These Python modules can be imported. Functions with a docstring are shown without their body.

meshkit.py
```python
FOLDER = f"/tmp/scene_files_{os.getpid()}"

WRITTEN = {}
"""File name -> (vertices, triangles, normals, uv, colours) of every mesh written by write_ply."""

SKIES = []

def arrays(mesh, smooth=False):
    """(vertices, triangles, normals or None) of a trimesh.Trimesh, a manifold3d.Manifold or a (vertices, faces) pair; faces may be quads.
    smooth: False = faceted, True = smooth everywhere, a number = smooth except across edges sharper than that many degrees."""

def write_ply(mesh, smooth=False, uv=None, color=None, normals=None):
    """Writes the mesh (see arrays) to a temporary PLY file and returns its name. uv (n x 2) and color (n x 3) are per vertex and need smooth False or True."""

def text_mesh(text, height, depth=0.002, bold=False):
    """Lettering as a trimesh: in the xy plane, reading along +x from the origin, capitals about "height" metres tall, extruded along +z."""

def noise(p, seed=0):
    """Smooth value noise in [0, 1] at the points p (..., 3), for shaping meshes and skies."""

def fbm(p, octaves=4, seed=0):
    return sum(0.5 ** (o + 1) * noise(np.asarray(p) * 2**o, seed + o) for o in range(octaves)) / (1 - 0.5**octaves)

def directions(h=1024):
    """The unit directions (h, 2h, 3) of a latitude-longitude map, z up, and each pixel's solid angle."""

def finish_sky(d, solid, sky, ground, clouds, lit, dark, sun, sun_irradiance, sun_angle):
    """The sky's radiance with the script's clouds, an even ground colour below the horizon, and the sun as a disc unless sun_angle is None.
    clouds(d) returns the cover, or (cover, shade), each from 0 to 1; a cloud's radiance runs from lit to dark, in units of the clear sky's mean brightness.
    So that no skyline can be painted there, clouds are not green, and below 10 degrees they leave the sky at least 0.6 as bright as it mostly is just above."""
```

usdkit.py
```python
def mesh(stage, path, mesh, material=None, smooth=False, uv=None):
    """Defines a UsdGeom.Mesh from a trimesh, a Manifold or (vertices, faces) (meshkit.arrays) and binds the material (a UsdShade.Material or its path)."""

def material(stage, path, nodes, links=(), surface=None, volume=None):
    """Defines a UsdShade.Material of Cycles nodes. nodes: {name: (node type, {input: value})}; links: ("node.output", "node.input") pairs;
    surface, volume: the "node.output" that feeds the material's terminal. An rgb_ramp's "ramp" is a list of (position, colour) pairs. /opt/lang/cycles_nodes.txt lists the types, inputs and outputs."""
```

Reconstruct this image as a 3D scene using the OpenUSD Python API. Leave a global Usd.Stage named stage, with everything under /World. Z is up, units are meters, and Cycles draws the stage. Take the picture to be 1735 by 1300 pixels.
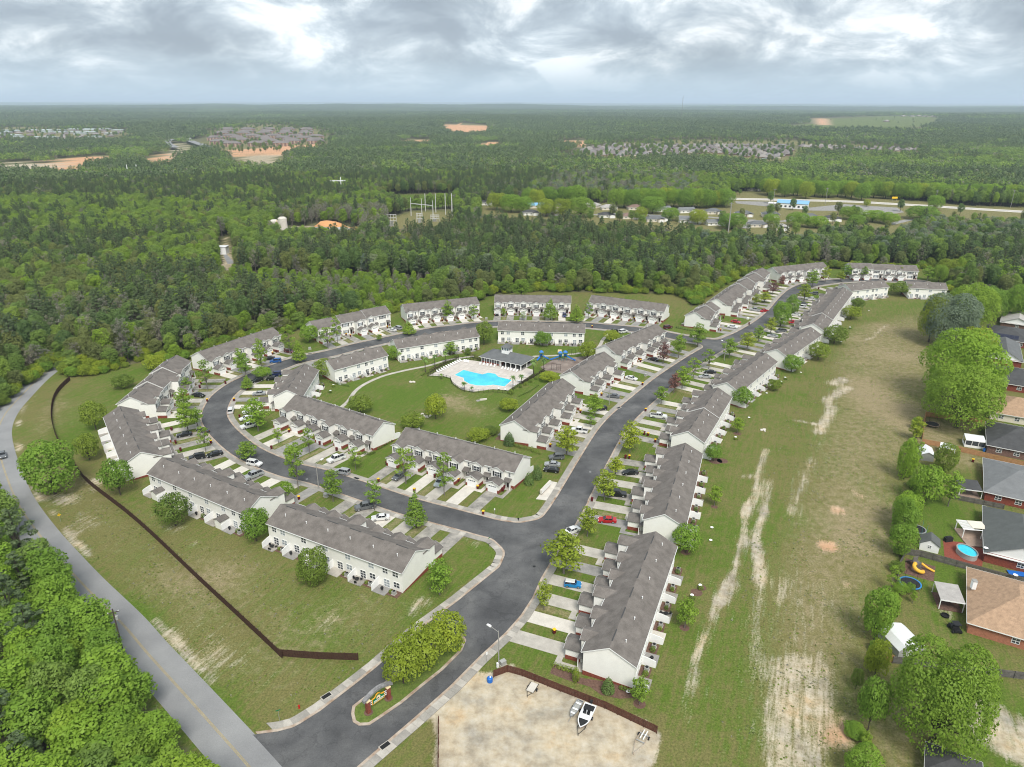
EXPOSURE, SKY_STRENGTH, CLOUD_K, SUN_I, SUN_ANGLE, HAZE = 1.3, 0.05, 8.0, 0.4, 22.0, 0.000065
import math, random, numpy as np, trimesh, usdkit, meshkit
from pxr import Gf, Sdf, Usd, UsdGeom, UsdLux, UsdShade, Vt
from shapely.geometry import Polygon, LineString, Point, box as sbox, MultiPolygon
from shapely.ops import unary_union
from shapely import affinity
import shapely, mapbox_earcut

# ------------------------------------------------------------------ camera, sky, sun, exposure
stage = Usd.Stage.CreateInMemory()
UsdGeom.SetStageUpAxis(stage, 'Z'); UsdGeom.SetStageMetersPerUnit(stage, 1.0)
UsdGeom.Xform.Define(stage, '/World'); UsdGeom.Scope.Define(stage, '/World/Looks')
FPX, CX, CY, CAMH, ROLL = 1205.0, 867.5, 650.0, 100.0, 0.0021
PITCH = math.atan((CY - 171.0) / FPX); SP, CP = math.sin(PITCH), math.cos(PITCH)
cam = UsdGeom.Camera.Define(stage, '/World/camera')
cam.CreateHorizontalApertureAttr(36.0); cam.CreateFocalLengthAttr(36.0 * FPX / 1735.0)
cam.CreateClippingRangeAttr(Gf.Vec2f(0.5, 200000.0)); cam.CreateExposureAttr(EXPOSURE)
_r, _u, _f = np.array([1., 0, 0]), np.array([0, SP, CP]), np.array([0, CP, -SP])
_r2, _u2 = _r * math.cos(ROLL) + _u * math.sin(ROLL), _u * math.cos(ROLL) - _r * math.sin(ROLL)
cam.AddTransformOp().Set(Gf.Matrix4d(*_r2, 0, *_u2, 0, *(-_f), 0, 0, 0, CAMH, 1))

SUN_ELEV, SUN_AZ = math.radians(52), math.radians(166)      # azimuth = atan2(x, y) of the direction towards the sun
sun = UsdLux.DistantLight.Define(stage, '/World/sun')
sun.CreateIntensityAttr(SUN_I); sun.CreateAngleAttr(SUN_ANGLE); sun.CreateColorAttr(Gf.Vec3f(1.0, 0.965, 0.90)); sun.CreateNormalizeAttr(True)
sun.AddRotateXYZOp().Set(Gf.Vec3f(math.degrees(math.pi / 2 - SUN_ELEV), 0, -math.degrees(SUN_AZ) + 180))
sky = UsdLux.DomeLight.Define(stage, '/World/sky'); sky.CreateIntensityAttr(1.0)
K = CLOUD_K
sky_mat = usdkit.material(stage, '/World/Looks/overcast_sky', {
    'tc': ('texture_coordinate', {}),
    'sep': ('separate_xyz', {}),
    'zmax': ('math', {'math_type': 'maximum', 'value2': 0.0}),
    'zadd': ('math', {'math_type': 'add', 'value2': 0.42}),
    'ux': ('math', {'math_type': 'divide'}), 'uy': ('math', {'math_type': 'divide'}),
    'uv': ('combine_xyz', {'z': 3.7}),
    'big': ('noise_texture', {'scale': 4.2, 'detail': 10.0, 'roughness': 0.60, 'distortion': 0.35}),
    'bigr': ('rgb_ramp', {'ramp': [(0.0, (0.36 * K, 0.425 * K, 0.50 * K)), (0.36, (0.43 * K, 0.505 * K, 0.585 * K)), (0.46, (0.56 * K, 0.65 * K, 0.73 * K)), (0.53, (0.76 * K, 0.85 * K, 0.92 * K)), (0.60, (1.12 * K, 1.18 * K, 1.22 * K)), (1.0, (1.35 * K, 1.38 * K, 1.40 * K))]}),
    'wide': ('noise_texture', {'scale': 1.5, 'detail': 3.0, 'roughness': 0.5}),
    'wider': ('rgb_ramp', {'ramp': [(0.3, (0.80, 0.80, 0.80)), (0.7, (1.18, 1.18, 1.18))]}),
    'wmul': ('mix', {'mix_type': 'multiply', 'fac': 1.0}),
    'st': ('sky_texture', {'sky_type': 'single_scattering', 'sun_disc': False, 'sun_elevation': SUN_ELEV, 'sun_rotation': SUN_AZ, 'air_density': 1.0, 'aerosol_density': 1.5}),
    'mixs': ('mix', {'mix_type': 'mix', 'fac': 0.93}),
    'hz': ('map_range', {'from_min': 0.0, 'from_max': 0.066, 'to_min': 0.92, 'to_max': 0.0, 'clamp': True, 'range_type': 'smoothstep'}),
    'mixh': ('mix', {'mix_type': 'mix', 'color2': (0.58 * K, 0.73 * K, 0.84 * K)}),
    'bg': ('background_shader', {'strength': SKY_STRENGTH})},
    [('tc.generated', 'sep.vector'), ('sep.z', 'zmax.value1'), ('zmax.value', 'zadd.value1'),
     ('sep.x', 'ux.value1'), ('zadd.value', 'ux.value2'), ('sep.y', 'uy.value1'), ('zadd.value', 'uy.value2'),
     ('ux.value', 'uv.x'), ('uy.value', 'uv.y'), ('uv.vector', 'big.vector'), ('uv.vector', 'wide.vector'),
     ('big.fac', 'bigr.fac'), ('wide.fac', 'wider.fac'), ('bigr.color', 'wmul.color1'), ('wider.color', 'wmul.color2'),
     ('st.color', 'mixs.color1'), ('wmul.color', 'mixs.color2'), ('mixs.color', 'mixh.color1'),
     ('sep.z', 'hz.value'), ('hz.result', 'mixh.fac'), ('mixh.color', 'bg.color')], surface='bg.background')
UsdShade.MaterialBindingAPI.Apply(sky.GetPrim()).Bind(sky_mat)

# ------------------------------------------------------------------ helpers
def ground(px, py, z=0.0):
    """The world point at height z that a measured picture point (1735 x 1300) stands for."""
    u, v = (px - CX) / FPX, (py - CY) / FPX
    u, v = u + v * ROLL, v - u * ROLL
    d = (CAMH - z) / (SP + v * CP)
    return np.array([u * d, d * (CP - v * SP), z])
def g2(px, py, z=0.0): return ground(px, py, z)[:2]
def height_at(px, py, ptop):
    """Height of a thing whose base is at the picture point (px, py) and whose top reaches row ptop."""
    b = ground(px, py); v = (ptop - CY) / FPX - (px - CX) / FPX * ROLL
    t = (CP * v + SP)                     # dn = v f with f = Y CP - Z SP, dn = -Y SP - Z CP
    # -Y SP - Z CP = v (Y CP - Z SP)  ->  Z (v SP - CP) = Y (v CP + SP)
    return CAMH + b[1] * (v * CP + SP) / (v * SP - CP)
def scale_at(px, py):
    v = (py - CY) / FPX
    return FPX * (SP + v * CP) / CAMH     # reference pixels per metre

_count = {}
def numbered(path):
    n = _count.get(path, 0); _count[path] = n + 1
    return path if n == 0 else '%s_%03d' % (path, n)
def tag(prim, label=None, category=None, group=None, kind=None):
    for k, v in (('label', label), ('category', category), ('group', group), ('kind', kind)):
        if v: prim.SetCustomDataByKey(k, v)
    return prim
def path_of(parent):
    return '/World' if parent is None else (parent if isinstance(parent, str) else str(parent.GetPath()))
def thing(name, label=None, category=None, loc=(0, 0, 0), rotz=0.0, group=None, scale=None):
    x = UsdGeom.Xform.Define(stage, numbered('/World/' + name))
    x.AddTranslateOp().Set(Gf.Vec3d(*map(float, loc)))
    if rotz: x.AddRotateZOp().Set(float(math.degrees(rotz)))
    if scale is not None: x.AddScaleOp().Set(Gf.Vec3f(*map(float, scale)))
    return tag(x.GetPrim(), label, category, group)
PROTO = '/World/prototypes'
stage.CreateClassPrim(PROTO)
def proto(name):
    p = PROTO + '/' + name
    UsdGeom.Xform.Define(stage, p); return p
def copy_of(p, name, label, category, loc=(0, 0, 0), rotz=0.0, group=None, scale=None):
    x = thing(name, label, category, loc, rotz, group, scale)
    x.GetReferences().AddInternalReference(p); x.SetInstanceable(True)
    return x
def put(name, mb, material, parent=None, smooth=False):
    """Defines a builder's shape as one mesh."""
    v, f = mb.arrays() if hasattr(mb, 'arrays') else mb
    m = usdkit.mesh(stage, numbered(path_of(parent) + '/' + name), (v, f), M[material] if isinstance(material, str) else material, smooth=smooth)
    if getattr(mb, 'normals', None):
        m.CreateNormalsAttr(Vt.Vec3fArray.FromNumpy(np.vstack(mb.normals).astype(np.float32))); m.SetNormalsInterpolation('vertex')
    return m.GetPrim()
def structure(name, mb, material, parent=None, smooth=False):
    p = put(name, mb, material, parent, smooth)
    if parent is None: tag(p, kind='structure')
    return p

class MB:
    """Collects boxes, prisms, tubes and sheets into one mesh."""
    def __init__(s): s.v, s.f, s.n = [], [], 0
    def add(s, v, f):
        v = np.asarray(v, float).reshape(-1, 3); f = np.asarray(f, int)
        if f.shape[1] == 4: f = np.vstack([f[:, [0, 1, 2]], f[:, [0, 2, 3]]])
        s.v.append(v); s.f.append(f + s.n); s.n += len(v); return s
    def arrays(s): return np.vstack(s.v), np.vstack(s.f)
    def box(s, x0, x1, y0, y1, z0, z1):
        v = [(x, y, z) for z in (z0, z1) for y in (y0, y1) for x in (x0, x1)]
        return s.add(v, [(0, 2, 3, 1), (4, 5, 7, 6), (0, 1, 5, 4), (2, 6, 7, 3), (0, 4, 6, 2), (1, 3, 7, 5)])
    def rbox(s, c, ax, half, z0, z1):
        """A box about c = (x, y), its first half-size along angle ax."""
        ca, sa = math.cos(ax), math.sin(ax)
        v = [(c[0] + ca * i * half[0] - sa * j * half[1], c[1] + sa * i * half[0] + ca * j * half[1], z) for z in (z0, z1) for j in (-1, 1) for i in (-1, 1)]
        return s.add(v, [(0, 2, 3, 1), (4, 5, 7, 6), (0, 1, 5, 4), (2, 6, 7, 3), (0, 4, 6, 2), (1, 3, 7, 5)])
    def tube(s, pts, rad, sides=6, cap=True):
        pts = np.asarray(pts, float); rad = np.broadcast_to(np.asarray(rad, float), (len(pts),))
        d = np.gradient(pts, axis=0); d /= np.linalg.norm(d, axis=1, keepdims=True) + 1e-9
        ref = np.where(np.abs(d[:, 2:3]) > .9, np.array([[1., 0, 0]]), np.array([[0, 0, 1.]]))
        a = np.cross(d, ref); a /= np.linalg.norm(a, axis=1, keepdims=True) + 1e-9; b = np.cross(d, a)
        t = np.arange(sides) / sides * 2 * math.pi
        v = pts[:, None] + rad[:, None, None] * (np.cos(t)[None, :, None] * a[:, None] + np.sin(t)[None, :, None] * b[:, None])
        n = len(pts); i = np.arange(n - 1)[:, None] * sides; j = np.arange(sides)[None]; k = (j + 1) % sides
        s.add(v.reshape(-1, 3), np.stack([i + j, i + k, i + sides + k, i + sides + j], -1).reshape(-1, 4))
        if cap and sides > 2:
            for base, flip in ((0, 1), ((n - 1) * sides, 0)):
                o = s.n - n * sides + base
                fan = np.array([(o, o + q, o + q + 1) for q in range(1, sides - 1)])
                s.f.append(fan[:, ::-1] if not flip else fan)
        return s
    def lathe(s, c, prof, sides=12):
        t = np.arange(sides) / sides * 2 * math.pi
        v = np.array([[(c[0] + r * math.cos(q), c[1] + r * math.sin(q), c[2] + z) for q in t] for r, z in prof]); n = len(prof)
        i = np.arange(n - 1)[:, None] * sides; j = np.arange(sides)[None]; k = (j + 1) % sides
        return s.add(v.reshape(-1, 3), np.stack([i + j, i + k, i + sides + k, i + sides + j], -1).reshape(-1, 4))
    def sheet(s, geom, z):
        """A flat sheet from a shapely polygon."""
        for g in getattr(geom, 'geoms', [geom]):
            if g.is_empty or g.geom_type != 'Polygon' or g.area < 1e-3: continue
            rings = [np.asarray(g.exterior.coords)[:-1]] + [np.asarray(r.coords)[:-1] for r in g.interiors]
            v = np.vstack(rings); f = mapbox_earcut.triangulate_float64(v[:, :2].astype(np.float64), np.cumsum([len(r) for r in rings]).astype(np.uint32)).reshape(-1, 3)
            a = v[f]; neg = np.cross(a[:, 1, :2] - a[:, 0, :2], a[:, 2, :2] - a[:, 0, :2]) < 0
            f[neg] = f[neg][:, ::-1]
            s.add(np.column_stack([v[:, :2], np.full(len(v), z)]), f)
        return s
    def slab(s, geom, z0, z1):
        """A sheet with upright edges."""
        s.sheet(geom, z1)
        for g in getattr(geom, 'geoms', [geom]):
            if g.is_empty or g.geom_type != 'Polygon': continue
            for r in [g.exterior] + list(g.interiors):
                p = np.asarray(r.coords)[:, :2]; n = len(p)
                v = np.vstack([np.column_stack([p, np.full(n, z0)]), np.column_stack([p, np.full(n, z1)])])
                i = np.arange(n - 1)
                s.add(v, np.stack([i, i + 1, i + 1 + n, i + n], 1))
        return s
    def prism(s, poly, axis, a0, a1):
        """Extrudes a 2-D outline: axis 'x' takes (y, z), axis 'y' takes (x, z), axis 'z' takes (x, y)."""
        p = np.asarray(poly, float); n = len(p)
        f = mapbox_earcut.triangulate_float64(p, np.array([n], np.uint32)).reshape(-1, 3)
        def lift(a):
            q = np.full(n, a)
            return {'x': np.column_stack([q, p]), 'y': np.column_stack([p[:, 0], q, p[:, 1]]), 'z': np.column_stack([p, q])}[axis]
        i = np.arange(n); j = (i + 1) % n
        s.add(np.vstack([lift(a0), lift(a1)]), np.vstack([f[:, ::-1], f + n, np.stack([i, j, j + n], 1), np.stack([i, j + n, i + n], 1)]))
        return s
    def moved(s, loc=(0, 0, 0), rotz=0.0, scale=1.0):
        v, f = s.arrays(); c, q = math.cos(rotz), math.sin(rotz)
        v = v * scale; v = np.column_stack([v[:, 0] * c - v[:, 1] * q, v[:, 0] * q + v[:, 1] * c, v[:, 2]]) + np.asarray(loc)
        o = MB(); o.add(v, f); return o

def ordinal(i, n):
    w = ['first', 'second', 'third', 'fourth', 'fifth', 'sixth', 'seventh', 'eighth', 'ninth', 'tenth', 'eleventh', 'twelfth', 'thirteenth', 'fourteenth', 'fifteenth', 'sixteenth', 'seventeenth', 'eighteenth', 'nineteenth', 'twentieth']
    if n == 1: return ''
    if i == 0: return 'leftmost'
    if i == n - 1: return 'rightmost'
    return (w[i] if i < len(w) else 'number %d' % (i + 1)) + ' from left'

# ------------------------------------------------------------------ materials
M = {}
def look(name, col, rough=0.7, var=0.12, scale=2.0, col2=None, detail=4.0, metallic=0.0, spec=0.3, coat=0.0, bump=0.0, streak=None, fine=None):
    """A principled material whose colour wanders between two tones with noise over the world."""
    c = np.array(col, float); a, b = (c * (1 - var), c * (1 + var)) if col2 is None else (c, np.array(col2, float))
    nodes = {'g': ('geometry', {}), 'm': ('mapping', {'scale': streak or (1, 1, 1)}), 'n': ('noise_texture', {'scale': scale, 'detail': detail, 'roughness': 0.6}),
             'r': ('rgb_ramp', {'ramp': [(0.3, a), (0.7, b)]}),
             'p': ('principled_bsdf', {'roughness': rough, 'metallic': metallic, 'specular_ior_level': spec, 'coat_weight': coat})}
    links = [('g.position', 'm.vector'), ('m.vector', 'n.vector'), ('n.fac', 'r.fac')]
    last = 'r.color'
    if fine:
        nodes['n2'] = ('noise_texture', {'scale': fine[0], 'detail': 2.0, 'roughness': 0.7})
        nodes['r2'] = ('rgb_ramp', {'ramp': [(0.25, (1 - fine[1],) * 3), (0.75, (1 + fine[1],) * 3)]})
        nodes['mx'] = ('mix', {'mix_type': 'multiply', 'fac': 1.0})
        links += [('g.position', 'n2.vector'), ('n2.fac', 'r2.fac'), ('r.color', 'mx.color1'), ('r2.color', 'mx.color2')]; last = 'mx.color'
    links.append((last, 'p.base_color'))
    if bump:
        nodes['b'] = ('bump', {'strength': 0.6, 'distance': bump}); links += [('n.fac', 'b.height'), ('b.normal', 'p.normal')]
    M[name] = usdkit.material(stage, '/World/Looks/' + name, nodes, links, surface='p.BSDF'); return M[name]
def leaf_look(name, dark, mid, light, trans=0.25, tint=0.25):
    """Leaves: each clump and each tree a little different in tone."""
    d, m_, l = (np.array(x, float) for x in (dark, mid, light))
    nodes = {'g': ('geometry', {}), 'o': ('object_info', {}),
             'pn': ('noise_texture', {'scale': 0.35, 'detail': 2.0}),
             'mx': ('math', {'math_type': 'multiply_add', 'value2': 0.55, 'value3': 0.0}),
             'ad': ('math', {'math_type': 'multiply_add', 'value2': 0.45}),
             'r': ('rgb_ramp', {'ramp': [(0.1, d), (0.5, m_), (0.9, l)]}),
             'or': ('rgb_ramp', {'ramp': [(0.0, (1 - tint, 1 - tint * .8, 1 - tint * .4)), (0.5, (1, 1, 1)), (1.0, (1 + tint, 1 + tint * .7, 1 - tint * .2))]}),
             'mm': ('mix', {'mix_type': 'multiply', 'fac': 1.0}),
             'df': ('principled_bsdf', {'roughness': 0.55, 'specular_ior_level': 0.25}), 'tr': ('translucent_bsdf', {}), 'mc': ('mix_closure', {'fac': trans})}
    links = [('g.random_per_island', 'mx.value1'), ('g.position', 'pn.vector'), ('pn.fac', 'ad.value1'), ('mx.value', 'ad.value3'), ('ad.value', 'r.fac'),
             ('o.random', 'or.fac'), ('r.color', 'mm.color1'), ('or.color', 'mm.color2'), ('mm.color', 'df.base_color'), ('mm.color', 'tr.color'),
             ('df.BSDF', 'mc.closure1'), ('tr.BSDF', 'mc.closure2')]
    M[name] = usdkit.material(stage, '/World/Looks/' + name, nodes, links, surface='mc.closure'); return M[name]
def glass_look(name, tint=(0.02, 0.025, 0.03), rough=0.05):
    M[name] = usdkit.material(stage, '/World/Looks/' + name, {'p': ('principled_bsdf', {'base_color': tint, 'roughness': rough, 'specular_ior_level': 0.6})}, [], surface='p.BSDF')

look('siding', (0.80, 0.785, 0.735), 0.55, 0.03, 0.6, fine=(6.0, 0.03))
look('white_trim', (0.80, 0.80, 0.78), 0.5, 0.03, 1.0)
look('shingle', (0.122, 0.108, 0.097), 0.9, col2=(0.196, 0.175, 0.158), scale=0.55, detail=6.0, fine=(7.0, 0.22), spec=0.15)
look('shingle_porch', (0.110, 0.100, 0.092), 0.9, col2=(0.172, 0.156, 0.143), scale=0.6, detail=6.0, fine=(7.0, 0.22), spec=0.15)
look('brick_red', (0.21, 0.055, 0.035), 0.85, 0.25, 3.0, fine=(9.0, 0.25))
look('brick_orange', (0.36, 0.15, 0.09), 0.85, 0.18, 2.0, fine=(9.0, 0.2))
look('brick_brown', (0.17, 0.10, 0.08), 0.85, 0.3, 3.0, fine=(8.0, 0.35))
look('shutter_dark', (0.018, 0.018, 0.02), 0.5)
look('door_dark', (0.035, 0.02, 0.018), 0.4)
glass_look('window_glass', (0.055, 0.062, 0.07)); glass_look('blind_glass', (0.30, 0.33, 0.35), 0.12)
M['asphalt_new'] = usdkit.material(stage, '/World/Looks/asphalt_new', {
    'g': ('geometry', {}), 'n': ('noise_texture', {'scale': 0.16, 'detail': 9.0, 'roughness': 0.62}), 'n2': ('noise_texture', {'scale': 3.5, 'detail': 3.0, 'roughness': 0.7}), 'n3': ('noise_texture', {'scale': 0.05, 'detail': 4.0, 'distortion': 1.5}),
    'v': ('voronoi_texture', {'scale': 0.14, 'feature': 'distance_to_edge', 'randomness': 1.0}), 'wv': ('mix', {'mix_type': 'mix', 'fac': 0.12}), 'nw': ('noise_texture', {'scale': 0.6, 'detail': 4.0}), 'wadd': ('vector_math', {'math_type': 'multiply_add', 'vector2': (5.0, 5.0, 0.0)}),
    'cr': ('rgb_ramp', {'ramp': [(0.0, (0.80, 0.80, 0.80)), (0.010, (0.84, 0.84, 0.84)), (0.018, (1.0, 1.0, 1.0))]}),
    'r': ('rgb_ramp', {'ramp': [(0.28, (0.062, 0.062, 0.063)), (0.5, (0.092, 0.092, 0.093)), (0.72, (0.128, 0.127, 0.126))]}),
    'r2': ('rgb_ramp', {'ramp': [(0.25, (0.82, 0.82, 0.82)), (0.75, (1.18, 1.18, 1.18))]}), 'r3': ('rgb_ramp', {'ramp': [(0.4, (0.86, 0.86, 0.87)), (0.52, (1.0, 1.0, 1.0)), (0.62, (1.22, 1.21, 1.19))]}),
    'a': ('mix', {'mix_type': 'multiply', 'fac': 1.0}), 'b': ('mix', {'mix_type': 'multiply', 'fac': 1.0}), 'c': ('mix', {'mix_type': 'multiply', 'fac': 1.0}), 'p': ('principled_bsdf', {'roughness': 0.85, 'specular_ior_level': 0.25})},
    [('g.position', 'n.vector'), ('g.position', 'n2.vector'), ('g.position', 'n3.vector'), ('g.position', 'nw.vector'), ('nw.color', 'wadd.vector1'), ('g.position', 'wadd.vector3'), ('wadd.vector', 'v.vector'), ('v.distance', 'cr.fac'),
     ('n.fac', 'r.fac'), ('n2.fac', 'r2.fac'), ('n3.fac', 'r3.fac'), ('r.color', 'a.color1'), ('r2.color', 'a.color2'), ('a.color', 'b.color1'), ('r3.color', 'b.color2'), ('b.color', 'c.color1'), ('cr.color', 'c.color2'), ('c.color', 'p.base_color')], surface='p.BSDF')
look('asphalt_old', (0.20, 0.20, 0.202), 0.9, col2=(0.275, 0.275, 0.272), scale=0.09, detail=6.0, fine=(4.0, 0.10), spec=0.2)
look('yellow_paint', (0.36, 0.28, 0.12), 0.8, 0.3, 1.5)
look('concrete', (0.33, 0.305, 0.265), 0.9, col2=(0.50, 0.465, 0.41), scale=0.35, detail=7.0, fine=(4.0, 0.08))
look('walk_concrete', (0.225, 0.212, 0.19), 0.9, col2=(0.36, 0.335, 0.295), scale=0.3, detail=7.0, fine=(4.0, 0.10))
look('concrete_light', (0.50, 0.465, 0.41), 0.9, col2=(0.62, 0.58, 0.515), scale=0.5, detail=6.0, fine=(4.0, 0.06))
look('concrete_stained', (0.155, 0.148, 0.135), 0.9, col2=(0.40, 0.37, 0.325), scale=0.42, detail=7.0, fine=(4.0, 0.12))
look('concrete_grey', (0.20, 0.193, 0.183), 0.9, col2=(0.33, 0.315, 0.295), scale=0.4, detail=6.0, fine=(4.0, 0.10))
look('curb_clay', (0.26, 0.17, 0.11), 0.9, col2=(0.50, 0.44, 0.37), scale=0.5, detail=5.0)
look('black_iron', (0.012, 0.012, 0.012), 0.6)
look('sand', (0.38, 0.32, 0.25), 0.95, col2=(0.50, 0.45, 0.37), scale=0.25, detail=8.0, fine=(5.0, 0.12))
look('mulch', (0.09, 0.05, 0.035), 0.95, col2=(0.17, 0.10, 0.075), scale=2.0, detail=5.0, fine=(9.0, 0.3))
look('play_mulch', (0.12, 0.085, 0.07), 0.95, col2=(0.30, 0.25, 0.215), scale=0.25, detail=6.0, fine=(7.0, 0.2))
look('fence_brown', (0.055, 0.026, 0.018), 0.8, 0.25, 2.0, fine=(8.0, 0.2))
look('fence_redbrown', (0.10, 0.04, 0.025), 0.8, 0.25, 2.0, fine=(8.0, 0.2))
look('fence_grey', (0.13, 0.12, 0.11), 0.9, 0.3, 1.5, fine=(8.0, 0.25))
look('fence_cedar', (0.40, 0.21, 0.10), 0.8, 0.2, 1.5, fine=(8.0, 0.2))
look('bark', (0.075, 0.06, 0.048), 0.95, 0.3, 4.0)
look('bark_pale', (0.17, 0.15, 0.13), 0.95, 0.25, 4.0)
look('steel', (0.42, 0.43, 0.44), 0.45, 0.06, 2.0, metallic=0.6)
look('pole_grey', (0.30, 0.29, 0.27), 0.7, 0.1, 2.0)
look('rubber', (0.014, 0.014, 0.015), 0.8)
look('white_vinyl', (0.80, 0.80, 0.79), 0.45, 0.03, 1.5)
look('black_plastic', (0.015, 0.015, 0.016), 0.5)
look('bin_maroon', (0.10, 0.008, 0.010), 0.45, 0.1)
look('bin_yellow', (0.78, 0.48, 0.015), 0.45, 0.05)
look('sign_yellow', (0.80, 0.50, 0.02), 0.5, 0.03); look('sign_green', (0.005, 0.16, 0.055), 0.5, 0.05); look('sign_orange', (0.78, 0.36, 0.02), 0.5, 0.05)
look('sign_peach', (0.80, 0.66, 0.40), 0.5, 0.03); look('blue_paint', (0.015, 0.13, 0.48), 0.45, 0.08); look('slide_blue', (0.02, 0.17, 0.55), 0.4, 0.06); look('teal_paint', (0.02, 0.25, 0.28), 0.45, 0.06)
look('slide_yellow', (0.75, 0.42, 0.05), 0.4, 0.06); look('red_paint', (0.42, 0.015, 0.012), 0.45, 0.06); look('stone_grey', (0.15, 0.147, 0.147), 0.9, col2=(0.30, 0.295, 0.295), scale=1.6, detail=4.0)
look('ac_grey', (0.34, 0.34, 0.32), 0.6, 0.1); look('canvas_black', (0.02, 0.02, 0.021), 0.85, 0.2); look('terracotta', (0.33, 0.10, 0.05), 0.8)
look('pool_tile', (0.07, 0.50, 0.66), 0.3, col2=(0.20, 0.72, 0.80), scale=0.13, detail=3.0, fine=(1.6, 0.10))
M['pool_deck'] = usdkit.material(stage, '/World/Looks/pool_deck', {'g': ('geometry', {}), 'm': ('mapping', {'rotation': (0, 0, 0.42)}), 'n': ('noise_texture', {'scale': 0.35, 'detail': 6.0, 'roughness': 0.65}), 'r': ('rgb_ramp', {'ramp': [(0.3, (0.46, 0.415, 0.37)), (0.7, (0.60, 0.55, 0.495))]}),
    'bk': ('brick_texture', {'scale': 1.0, 'brick_width': 2.4, 'row_height': 2.4, 'mortar_size': 0.05, 'offset': 0.0, 'color1': (1, 1, 1), 'color2': (0.94, 0.94, 0.94), 'mortar': (0.70, 0.69, 0.68)}), 'mx': ('mix', {'mix_type': 'multiply', 'fac': 1.0}), 'p': ('principled_bsdf', {'roughness': 0.85})},
    [('g.position', 'm.vector'), ('m.vector', 'bk.vector'), ('g.position', 'n.vector'), ('n.fac', 'r.fac'), ('r.color', 'mx.color1'), ('bk.color', 'mx.color2'), ('mx.color', 'p.base_color')], surface='p.BSDF'); look('coping', (0.66, 0.55, 0.47), 0.8, 0.06)
look('roof_metal_white', (0.70, 0.71, 0.71), 0.4, 0.04, 0.6, streak=(1, 6, 1)); look('roof_blue', (0.20, 0.40, 0.62), 0.5, 0.06)
look('roof_dark', (0.066, 0.066, 0.067), 0.9, 0.2, 0.5, fine=(6, 0.2)); look('roof_grey', (0.125, 0.13, 0.132), 0.9, 0.15, 0.5, fine=(6, 0.18)); look('roof_greengrey', (0.105, 0.112, 0.108), 0.9, 0.12, 0.5, fine=(6, 0.18))
look('roof_tan', (0.36, 0.24, 0.155), 0.9, 0.2, 1.2, fine=(7, 0.18)); look('roof_pale', (0.36, 0.34, 0.32), 0.9, 0.12, 0.8, fine=(6, 0.12)); look('roof_bluegrey', (0.165, 0.170, 0.172), 0.9, 0.12, 0.5, fine=(6, 0.15))
look('roof_brownred', (0.20, 0.135, 0.11), 0.9, 0.15, 0.5); look('roof_farbrown', (0.165, 0.145, 0.135), 0.9, 0.15, 0.05)
look('wall_cream', (0.68, 0.62, 0.52), 0.7, 0.05); look('wall_tan', (0.42, 0.30, 0.22), 0.8, 0.15, 0.2); look('solar_panel', (0.012, 0.014, 0.035), 0.25, 0.2, 2.0); look('wood_deck', (0.30, 0.22, 0.17), 0.85, 0.2, 1.5)
glass_look('car_glass', (0.012, 0.014, 0.016), 0.05)
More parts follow.
